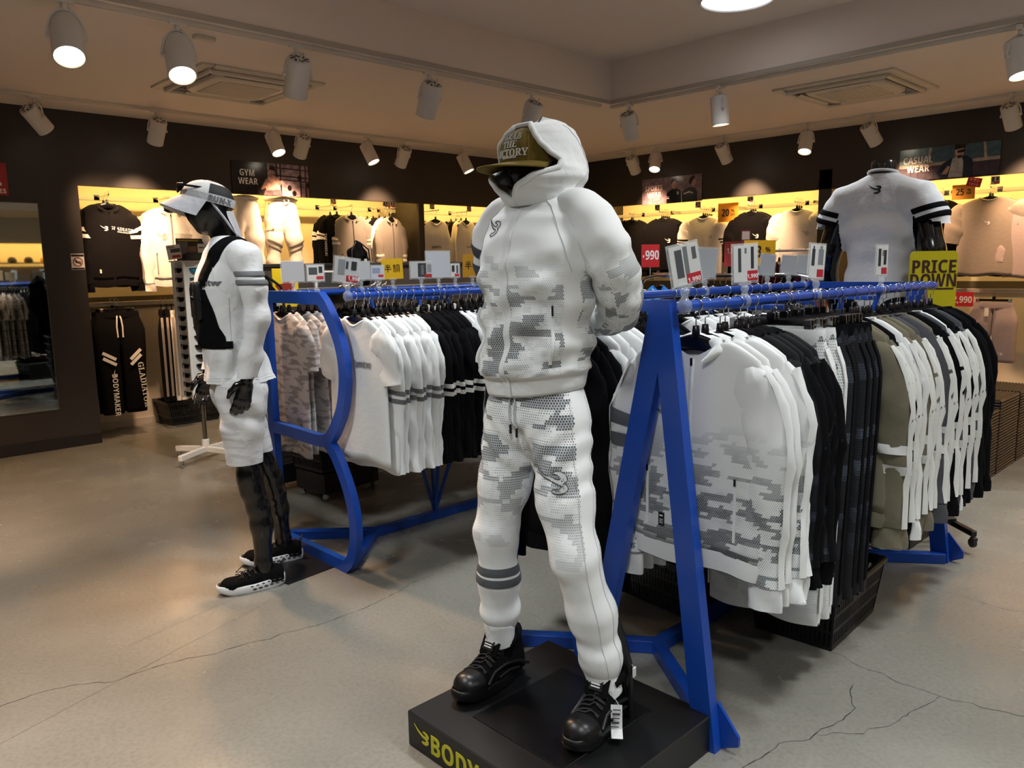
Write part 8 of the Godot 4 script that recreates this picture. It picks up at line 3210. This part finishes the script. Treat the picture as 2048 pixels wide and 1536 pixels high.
func casual_image() -> Image:
	var im := Image.create(384, 144, false, Image.FORMAT_RGB8)
	im.fill(Color("3f5a68"))
	fill_poly(im, [[0.0, 0.0], [0.33, 0.0], [0.30, 0.55], [0.0, 0.55]], Color("6b8188"))
	fill_poly(im, [[0.0, 0.55], [1.0, 0.55], [1.0, 1.0], [0.0, 1.0]], Color("413a44"))
	fill_poly(im, [[0.0, 0.50], [1.0, 0.46], [1.0, 0.56], [0.0, 0.60]], Color("a09088"))
	fill_poly(im, [[0.31, 0.0], [0.335, 0.0], [0.305, 0.5], [0.285, 0.5]], Color("a39a92"))
	fill_poly(im, [[0.835, 0.0], [0.86, 0.0], [0.88, 0.48], [0.855, 0.48]], Color("a39a92"))
	for x in [0.12, 0.2, 0.28, 0.36, 0.80, 0.9]:
		fill_poly(im, [[x, 0.6], [x + 0.006, 0.6], [x + 0.006, 1.0], [x, 1.0]], Color("2d2830"))
	fill_poly(im, [[0.39, 0.85], [0.45, 0.55], [0.54, 0.38], [0.68, 0.36], [0.74, 0.48], [0.76, 1.0], [0.44, 1.0]], Color("1d2838"))
	fill_poly(im, [[0.545, 0.42], [0.58, 0.36], [0.63, 0.38], [0.655, 0.5], [0.655, 1.0], [0.51, 1.0]], Color("b3aeb0"))
	fill_poly(im, [[0.44, 0.88], [0.50, 0.62], [0.525, 0.66], [0.50, 0.88]], Color("b38e7e"))
	fill_poly(im, blob(0.61, 0.22, 0.045, 0.19), Color("b68f80"))
	fill_poly(im, [[0.56, 0.16], [0.565, 0.0], [0.67, 0.0], [0.665, 0.12]], Color("241a18"))
	fill_poly(im, [[0.59, 0.19], [0.665, 0.15], [0.665, 0.23], [0.62, 0.26], [0.59, 0.25]], Color("101010"))
	fill_poly(im, [[0.585, 0.34], [0.64, 0.32], [0.63, 0.42], [0.60, 0.43]], Color("3a2a26"))
	grain(im, 7, 0.2)
	return im

func strokes(list: Array, size: float, w: float, m: Material, parent: Node, at: Vector3, bs := Basis(), called := "lettering") -> void:
	var mb := MB.new()
	for q in list:
		var a := Vector3(q[0] - 0.5, q[1] - 0.5, 0) * size
		var b := Vector3(q[2] - 0.5, q[3] - 0.5, 0) * size
		mb.beam(a, b, w, 0.0008, Vector3(-(b - a).y, (b - a).x, 0), 0.0)
	var o := part(called, mb, m, parent)
	o.transform = Transform3D(bs, at)

const HAN := [[0.24, 0.95, 0.34, 0.72], [0.76, 0.95, 0.66, 0.72], [0.12, 0.62, 0.88, 0.62], [0.03, 0.38, 0.97, 0.38], [0.5, 1.0, 0.5, 0.0]]
const GAKU := [[0.25, 1.0, 0.25, 0.9], [0.04, 0.9, 0.46, 0.9], [0.04, 0.9, 0.04, 0.78], [0.46, 0.9, 0.46, 0.78], [0.2, 0.84, 0.06, 0.62], [0.18, 0.74, 0.40, 0.74], [0.40, 0.74, 0.04, 0.42], [0.16, 0.62, 0.47, 0.42], [0.12, 0.34, 0.40, 0.34], [0.12, 0.34, 0.12, 0.04], [0.40, 0.34, 0.40, 0.04], [0.12, 0.06, 0.40, 0.06],
	[0.52, 0.95, 0.98, 0.95], [0.74, 0.95, 0.70, 0.80], [0.58, 0.80, 0.93, 0.80], [0.58, 0.80, 0.58, 0.24], [0.93, 0.80, 0.93, 0.24], [0.58, 0.62, 0.93, 0.62], [0.58, 0.43, 0.93, 0.43], [0.58, 0.25, 0.93, 0.25], [0.66, 0.22, 0.53, 0.02], [0.84, 0.22, 0.98, 0.02]]
const CHI := [[0.78, 0.98, 0.2, 0.86], [0.06, 0.58, 0.94, 0.58], [0.52, 0.92, 0.5, 0.4], [0.5, 0.4, 0.26, 0.04]]
const RA := [[0.2, 0.92, 0.82, 0.92], [0.1, 0.64, 0.9, 0.64], [0.9, 0.64, 0.72, 0.26], [0.72, 0.26, 0.34, 0.03]]
const SHI := [[0.12, 0.92, 0.34, 0.8], [0.04, 0.64, 0.26, 0.52], [0.12, 0.06, 0.6, 0.26], [0.6, 0.26, 0.95, 0.72]]

func clip_stand(at: Vector3, turn: float, label: String, group := "") -> Node3D:
	# clear ball clip that sits on a rail and carries a card
	var o := thing("card_holder", label, "sign", at, turn, group)
	var c := MB.new()
	c.lathe([Vector2(0, -0.024), Vector2(0.014, -0.022), Vector2(0.024, -0.006), Vector2(0.022, 0.012), Vector2(0.013, 0.022), Vector2(0.009, 0.03), Vector2(0.013, 0.038), Vector2(0.014, 0.046), Vector2(0.009, 0.055), Vector2(0, 0.057)], 12)
	c.box(Vector3(0, 0.062, 0), Vector3(0.05, 0.014, 0.012), 0.003)
	part("clip", c, clear_plastic(), o)
	return o

func card(o: Node3D, w: float, h: float, base: String, prints: Array, tilt := 0.0) -> void:
	var bs := Basis(Vector3.BACK, tilt)
	var y := 0.065
	var pk := MB.new()
	pk.box(Vector3(0, y + h / 2, -0.003), Vector3(w + 0.014, h + 0.014, 0.0012), 0.0004, bs)
	part("sleeve", pk, clear_plastic(), o)
	var b := MB.new()
	b.box(Vector3(0, y + h / 2, 0), Vector3(w, h, 0.002), 0.0004, bs)
	part("card", b, mat(base, 0.6), o)
	for q in prints:
		var p := MB.new()
		p.box(Vector3(0, y + h / 2, 0) + bs * Vector3((q[0] - 0.5) * w, (q[1] - 0.5) * h, 0.0013 + 0.0001 * q[0]), Vector3(q[2] * w, q[3] * h, 0.0008), 0, bs)
		part("print", p, mat(q[4], 0.6), o)

func board_sign(called: String, at: Vector3, turn: float, w: float, h: float, colour: String, label: String) -> Node3D:
	var o := thing(called, label, "sign", at, turn)
	var b := MB.new()
	b.box(Vector3.ZERO, Vector3(w, h, 0.004), 0.001)
	part("board", b, mat(colour, 0.5), o)
	return o

func signs() -> void:
	poster(Vector3(3.975, 2.435, WALLZ), 0, 0.86, 0.32, gym_image(), "GYM", "WEAR", -0.27, 0.01, "f2eeea", "dark GYM WEAR poster with a training athlete, over the left niche")
	poster(Vector3(WALLX, 2.42, -5.75), -PI / 2, 0.88, 0.32, sports_image(), "SPORTS", "WEAR", -0.26, 0.0, "d9c3bb", "mauve SPORTS WEAR poster with two people in black tops")
	poster(Vector3(WALLX, 2.435, -2.61), -PI / 2, 0.88, 0.30, casual_image(), "CASUAL", "WEAR", -0.27, 0.0, "e9ded6", "CASUAL WEAR poster with a man in a denim jacket, far right")
	# red board at the left edge
	var rs := board_sign("wall_sign", Vector3(1.37, 2.29, WALLZ + 0.006), 0, 0.52, 0.26, "a3232a", "red sale board with white letters at the photo's left edge")
	lettering("SALE", 0.15, mat("f3eeea", 0.5), rs, Vector3(-0.01, 0.02, 0.003))
	lettering("SHOES", 0.035, mat("f3eeea", 0.5), rs, Vector3(0.17, -0.095, 0.003))
	# no food sign
	var ns := board_sign("notice_sign", Vector3(2.095, 1.62, WALLZ + 0.003), 0, 0.105, 0.14, "e6e0da", "white no-food notice with a red ring on the edge of the mirror pier")
	var k1 := MB.new()
	k1.box(Vector3(0, 0.055, 0.003), Vector3(0.10, 0.018, 0.001))
	k1.box(Vector3(0, -0.058, 0.003), Vector3(0.10, 0.014, 0.001))
	part("print", k1, mat("1a1716", 0.6), ns)
	var ring := MB.new()
	var pts := []
	for i in 29: pts.append(Vector2(cos(TAU * i / 28.0), sin(TAU * i / 28.0)) * 0.036)
	ring.strip(pts, 0.006, 0.0024, 0.0036)
	ring.strip([Vector2(-0.026, 0.026), Vector2(0.026, -0.026)], 0.006, 0.0024, 0.0034)
	part("red_ring", ring, mat("7d1f22", 0.6), ns)
	var fd := MB.new()
	fd.box(Vector3(0.012, 0.0, 0.003), Vector3(0.026, 0.007, 0.0006))
	fd.box(Vector3(0.012, -0.011, 0.003), Vector3(0.028, 0.006, 0.0006))
	fd.box(Vector3(-0.014, 0.004, 0.003), Vector3(0.012, 0.03, 0.0006), 0, Basis(Vector3.BACK, 0.5))
	part("food_mark", fd, mat("2a2624", 0.6), ns)
	# cards on the B rack
	var zf := -3.235
	var zb := -3.985
	var back_card := "b9bec2"
	var T := -0.15
	card(clip_stand(Vector3(2.18, RAILY, zb), T, "blank grey back of a card, leftmost on the B rack"), 0.125, 0.11, back_card, [])
	card(clip_stand(Vector3(2.32, RAILY, zb), T, "small picture card with red price strip, second from the B rack's left"), 0.10, 0.09, "d9d9d6", [[0.35, 0.62, 0.5, 0.45, "4c5156"], [0.8, 0.7, 0.22, 0.4, "2f3338"], [0.75, 0.2, 0.42, 0.2, "c2383a"]])
	var bc := clip_stand(Vector3(2.05, RAILY, zf), T, "tilted picture card of a shirt marked 1,990 above the letter B's corner")
	card(bc, 0.125, 0.115, "c9ccce", [[0.28, 0.62, 0.28, 0.6, "8f9599"], [0.5, 0.72, 0.10, 0.3, "3f454b"], [0.78, 0.72, 0.22, 0.36, "2b3036"], [0.74, 0.17, 0.48, 0.26, "b32630"]], -0.14)
	lettering("1,990", 0.018, mat("f0e6e6", 0.5), bc, Vector3(0.034, 0.082, 0.002), Basis(Vector3.BACK, -0.14), "lettering", true, false, 0.0008)
	card(clip_stand(Vector3(2.62, RAILY, zb), T, "blank grey back of a card left of the small blue-white card on the B rack"), 0.12, 0.105, back_card, [])
	card(clip_stand(Vector3(2.74, RAILY, zb), T, "small blue-white card with red strip touching the yellow half-price sign"), 0.085, 0.08, "c5ccd8", [[0.4, 0.65, 0.6, 0.4, "8f9bb4"], [0.75, 0.25, 0.4, 0.2, "c2383a"]])
	var hy := clip_stand(Vector3(2.85, RAILY, zb), T, "yellow half-price sign with two black characters, middle of the B rack")
	var ybd := MB.new()
	ybd.box(Vector3(0, 0.125, 0), Vector3(0.145, 0.125, 0.003), 0.001, Basis(Vector3.BACK, 0.03))
	part("board", ybd, mat("e0b41e", 0.5), hy)
	var ink := mat("1a1508", 0.6)
	strokes(HAN, 0.048, 0.005, ink, hy, Vector3(-0.031, 0.128, 0.0022))
	strokes(GAKU, 0.048, 0.0036, ink, hy, Vector3(0.027, 0.128, 0.0022))
	card(clip_stand(Vector3(3.07, RAILY, zb), T, "wide card with a person's photo and red strip, right of the half-price sign"), 0.15, 0.10, "c3c5c6", [[0.55, 0.5, 0.4, 0.86, "3a3d42"], [0.55, 0.5, 0.14, 0.6, "b5b0ae"], [0.9, 0.6, 0.2, 0.5, "8f9296"], [0.84, 0.14, 0.34, 0.22, "b32630"]])
	card(clip_stand(Vector3(3.21, RAILY, zb), T, "large clear card pocket with a pale sheet on the B rack"), 0.175, 0.165, "c4cad2", [])
	card(clip_stand(Vector3(3.35, RAILY, zb), T, "narrow picture card right of the large pale sheet on the B rack"), 0.07, 0.085, "d9d9d6", [[0.3, 0.65, 0.3, 0.5, "2f3338"], [0.75, 0.6, 0.2, 0.6, "555b66"], [0.7, 0.15, 0.5, 0.2, "c2383a"]])
	var hy2 := clip_stand(Vector3(3.50, RAILY, zb), T, "yellow half-price sign partly hidden behind the hooded mannequin's sleeve")
	var yb2 := MB.new()
	yb2.box(Vector3(0, 0.135, 0), Vector3(0.15, 0.15, 0.003), 0.001)
	part("board", yb2, mat("b8851a", 0.5), hy2)
	strokes(HAN, 0.055, 0.006, ink, hy2, Vector3(-0.03, 0.14, 0.0022))
	strokes(GAKU, 0.055, 0.004, ink, hy2, Vector3(0.036, 0.14, 0.0022))
	var ys := board_sign("sale_sign", Vector3(2.62, 1.40, -4.90), 0.0, 0.19, 0.26, "e3c71c", "yellow card with red print low behind the letter B's top bar")
	var sp := MB.new()
	sp.extrude(PackedVector2Array([Vector2(-0.07, -0.09), Vector2(-0.04, -0.03), Vector2(-0.08, 0.02), Vector2(-0.02, 0.03), Vector2(0.0, 0.09), Vector2(0.03, 0.03), Vector2(0.08, 0.04), Vector2(0.05, -0.02), Vector2(0.07, -0.08), Vector2(0.0, -0.05)]), 0.0022, 0.0032)
	part("print", sp, mat("8a2a1c", 0.6), ys)
	# cards on the M rack
	var mf := -1.345
	var mb_ := -1.975
	var U := -0.35
	var c1 := clip_stand(Vector3(2.035, RAILY, mf), U, "large tilted card with pictures of grey tracksuits above the letter M")
	card(c1, 0.105, 0.12, "cfcfcd", [[0.3, 0.55, 0.24, 0.7, "4a4e52"], [0.55, 0.6, 0.14, 0.7, "6d7276"], [0.85, 0.75, 0.14, 0.3, "55595d"], [0.74, 0.14, 0.5, 0.24, "b32630"]], 0.2)
	lettering("1,990", 0.014, mat("f0e6e6", 0.5), c1, Vector3(0.034, 0.082, 0.002), Basis(Vector3.BACK, 0.2), "lettering", true, false, 0.0008)
	card(clip_stand(Vector3(3.15, RAILY, mb_), U - 0.3, "blank grey card back, second from the left above the M rack"), 0.105, 0.13, back_card, [], -0.08)
	var c2 := clip_stand(Vector3(2.39, RAILY, mf), U, "card with pictures of dark trousers on the M rack's front rail")
	card(c2, 0.10, 0.12, "cfcfcd", [[0.25, 0.6, 0.12, 0.65, "3b3f44"], [0.5, 0.85, 0.08, 0.15, "6d7276"], [0.78, 0.65, 0.12, 0.6, "2b3036"], [0.78, 0.16, 0.42, 0.28, "b32630"]], 0.05)
	lettering("1,990", 0.013, mat("f0e6e6", 0.5), c2, Vector3(0.03, 0.084, 0.002), Basis(Vector3.BACK, 0.05), "lettering", true, false, 0.0008)
	card(clip_stand(Vector3(3.73, RAILY, mb_), U - 0.35, "blank grey card back overlapping the yellow 33 percent sign"), 0.075, 0.10, back_card, [], -0.1)
	card(clip_stand(Vector3(3.96, RAILY, mb_), U - 0.3, "blank grey card back just right of the 33 percent sign"), 0.085, 0.095, back_card, [], -0.08)
	card(clip_stand(Vector3(4.13, RAILY, mb_), U - 0.5, "narrow blank card back left of the bottle card"), 0.07, 0.095, back_card, [], -0.12)
	card(clip_stand(Vector3(2.92, RAILY, mf), U, "card with two bottle pictures left of the white T-shirt mannequin"), 0.075, 0.125, "d5d5d2", [[0.22, 0.62, 0.2, 0.5, "34383d"], [0.22, 0.9, 0.08, 0.12, "34383d"], [0.72, 0.64, 0.34, 0.46, "7c8286"], [0.72, 0.92, 0.16, 0.1, "7c8286"], [0.74, 0.15, 0.42, 0.24, "b32630"]], -0.06)
	card(clip_stand(Vector3(3.55, RAILY, mf), U, "card with two bottle pictures in front of the white T-shirt's back"), 0.065, 0.125, "d5d5d2", [[0.25, 0.6, 0.24, 0.6, "26292d"], [0.55, 0.75, 0.1, 0.2, "6d7276"], [0.75, 0.6, 0.24, 0.5, "26292d"], [0.7, 0.14, 0.5, 0.22, "b32630"]], 0.0)
	# price boards further back
	var r1 := board_sign("price_sign", Vector3(5.5, 1.585, -3.98), -0.6, 0.16, 0.19, "c8262c", "red 990 price board on the chrome rack's corner end")
	lettering("990", 0.075, mat("f4efee", 0.5), r1, Vector3(0.015, 0.005, 0.0025), Basis().scaled(Vector3(0.72, 1, 1)))
	lettering("¥", 0.022, mat("f4efee", 0.5), r1, Vector3(-0.062, -0.005, 0.0025))
	var r1p := MB.new()
	r1p.box(Vector3(0, -0.13, -0.002), Vector3(0.008, 0.09, 0.004), 0.001)
	part("stem", r1p, clear_plastic(), r1)
	var r2 := board_sign("price_sign", Vector3(6.9, 1.60, -4.02), -0.7, 0.17, 0.24, "b9474a", "faded red price board left of the yellow 33 percent sign")
	lettering("1,990", 0.05, mat("eadcda", 0.5), r2, Vector3(0.0, 0.03, 0.0025), Basis().scaled(Vector3(0.72, 1, 1)))
	var r2p := MB.new()
	r2p.box(Vector3(0, -0.16, -0.002), Vector3(0.01, 0.10, 0.004), 0.001)
	part("stem", r2p, clear_plastic(), r2)
	var r3 := board_sign("discount_sign", Vector3(5.5, 1.585, -2.98), -0.6, 0.255, 0.19, "d8a41c", "yellow 33 percent off sign above the chrome rack")
	lettering("33", 0.085, ink, r3, Vector3(-0.035, 0.01, 0.0025), Basis().scaled(Vector3(0.8, 1, 1)))
	lettering("%", 0.035, ink, r3, Vector3(0.065, 0.025, 0.0025))
	lettering("OFF", 0.030, ink, r3, Vector3(0.065, -0.02, 0.0025), Basis().scaled(Vector3(0.8, 1, 1)))
	var r3p := MB.new()
	r3p.box(Vector3(-0.03, -0.12, -0.002), Vector3(0.012, 0.09, 0.004), 0.001)
	part("stem", r3p, clear_plastic(), r3)
	var r4 := board_sign("price_card", Vector3(6.3, 1.70, -3.55), -0.6, 0.085, 0.20, "6a2030", "small wine-red price card standing above the 33 percent sign")
	var r4p := MB.new()
	r4p.box(Vector3(0, 0.05, 0.0025), Vector3(0.07, 0.07, 0.001))
	part("print", r4p, mat("c9b7b0", 0.6), r4)
	var r4s := MB.new()
	r4s.box(Vector3(0, -0.14, -0.002), Vector3(0.008, 0.10, 0.004), 0.001)
	part("stem", r4s, clear_plastic(), r4)
	# signs hung in the right niche
	var o20 := board_sign("discount_sign", Vector3(8.5, 2.11, -5.03), -PI / 2, 0.27, 0.22, "e79a2b", "orange 20 percent off sign between the cream and black T-shirts")
	lettering("20", 0.085, ink, o20, Vector3(-0.035, -0.005, 0.0025), Basis().scaled(Vector3(0.8, 1, 1)))
	lettering("%", 0.035, ink, o20, Vector3(0.065, 0.015, 0.0025))
	lettering("OFF", 0.030, ink, o20, Vector3(0.065, -0.03, 0.0025), Basis().scaled(Vector3(0.8, 1, 1)))
	var o25 := board_sign("discount_sign", Vector3(8.48, 2.15, -2.49), -PI / 2, 0.20, 0.14, "e79a2b", "orange 25 percent off sign over the taupe T-shirt")
	lettering("25", 0.06, ink, o25, Vector3(-0.03, 0.0, 0.0025), Basis().scaled(Vector3(0.8, 1, 1)))
	lettering("%", 0.024, ink, o25, Vector3(0.05, 0.014, 0.0025))
	lettering("OFF", 0.022, ink, o25, Vector3(0.05, -0.014, 0.0025), Basis().scaled(Vector3(0.8, 1, 1)))
	var ch := board_sign("sale_card", Vector3(8.47, 2.235, -2.40), -PI / 2, 0.125, 0.085, "cc2a26", "tilted red card with white Japanese characters on the 25 percent sign")
	ch.rotation.z = -0.24
	var wt := mat("f3e9e4", 0.5)
	strokes(CHI, 0.026, 0.004, wt, ch, Vector3(-0.03, 0.016, 0.0026))
	strokes(RA, 0.026, 0.004, wt, ch, Vector3(0.0, 0.016, 0.0026))
	strokes(SHI, 0.026, 0.004, wt, ch, Vector3(0.03, 0.016, 0.0026))
	for k in 4:
		strokes([[0.1, 0.9, 0.9, 0.9], [0.1, 0.5, 0.9, 0.5], [0.1, 0.1, 0.9, 0.1], [0.12, 0.9, 0.12, 0.1], [0.88, 0.9, 0.88, 0.1], [0.5, 0.9, 0.5, 0.1]] if k % 2 else [[0.1, 0.8, 0.9, 0.8], [0.5, 1.0, 0.5, 0.0], [0.2, 0.45, 0.8, 0.45], [0.15, 0.05, 0.85, 0.05]], 0.019, 0.0022, wt, ch, Vector3(-0.033 + 0.022 * k, -0.02, 0.0026))
	var r5 := board_sign("price_sign", Vector3(8.42, 1.13, -2.43), -PI / 2, 0.215, 0.14, "c4282d", "red 2,990 price board beside the mauve-grey shorts")
	lettering("2,990", 0.062, mat("f4efee", 0.5), r5, Vector3(0.012, -0.005, 0.0025), Basis().scaled(Vector3(0.8, 1, 1)))
	lettering("¥", 0.022, mat("f4efee", 0.5), r5, Vector3(-0.09, -0.015, 0.0025))
	# small price cards on the niche rails
	var spots := [[Vector3(4.75, 2.245, -7.70), 0.0], [Vector3(5.42, 2.235, -7.66), 0.0], [Vector3(5.52, 2.235, -7.66), 0.0], [Vector3(6.12, 2.24, -7.68), 0.0], [Vector3(6.70, 2.23, -7.66), 0.0], [Vector3(8.46, 2.205, -6.02), -PI / 2], [Vector3(8.46, 2.205, -5.42), -PI / 2], [Vector3(8.46, 2.215, -4.72), -PI / 2], [Vector3(8.46, 2.215, -2.22), -PI / 2]]
	var over := ["beside the grey-beige hooded top", "at the left niche's end, left of two", "at the left niche's end, right of two", "over the lettered white sleeveless top", "over the thinly printed sleeveless top", "over the black sleeveless emblem top", "over the striped-cuff T-shirts", "over the black emblem T-shirt", "over the taupe T-shirt"]
	for q in spots:
		var o := thing("price_card", "small price card with red strip " + over[spots.find(q)], "sign", q[0], q[1], "price cards on the niche arms")
		var b := MB.new()
		b.box(Vector3(0, 0.02, 0), Vector3(0.075, 0.075, 0.002), 0.0005)
		part("card", b, mat("e6ddd0", 0.6), o)
		var p := MB.new()
		p.box(Vector3(0.012, -0.003, 0.0015), Vector3(0.045, 0.02, 0.001))
		part("red_strip", p, mat("c2503a", 0.6), o)
		var p2 := MB.new()
		p2.box(Vector3(-0.018, 0.03, 0.0015), Vector3(0.02, 0.045, 0.001))
		p2.box(Vector3(0.016, 0.034, 0.0015), Vector3(0.02, 0.035, 0.001))
		part("print", p2, mat("5d5650", 0.6), o)
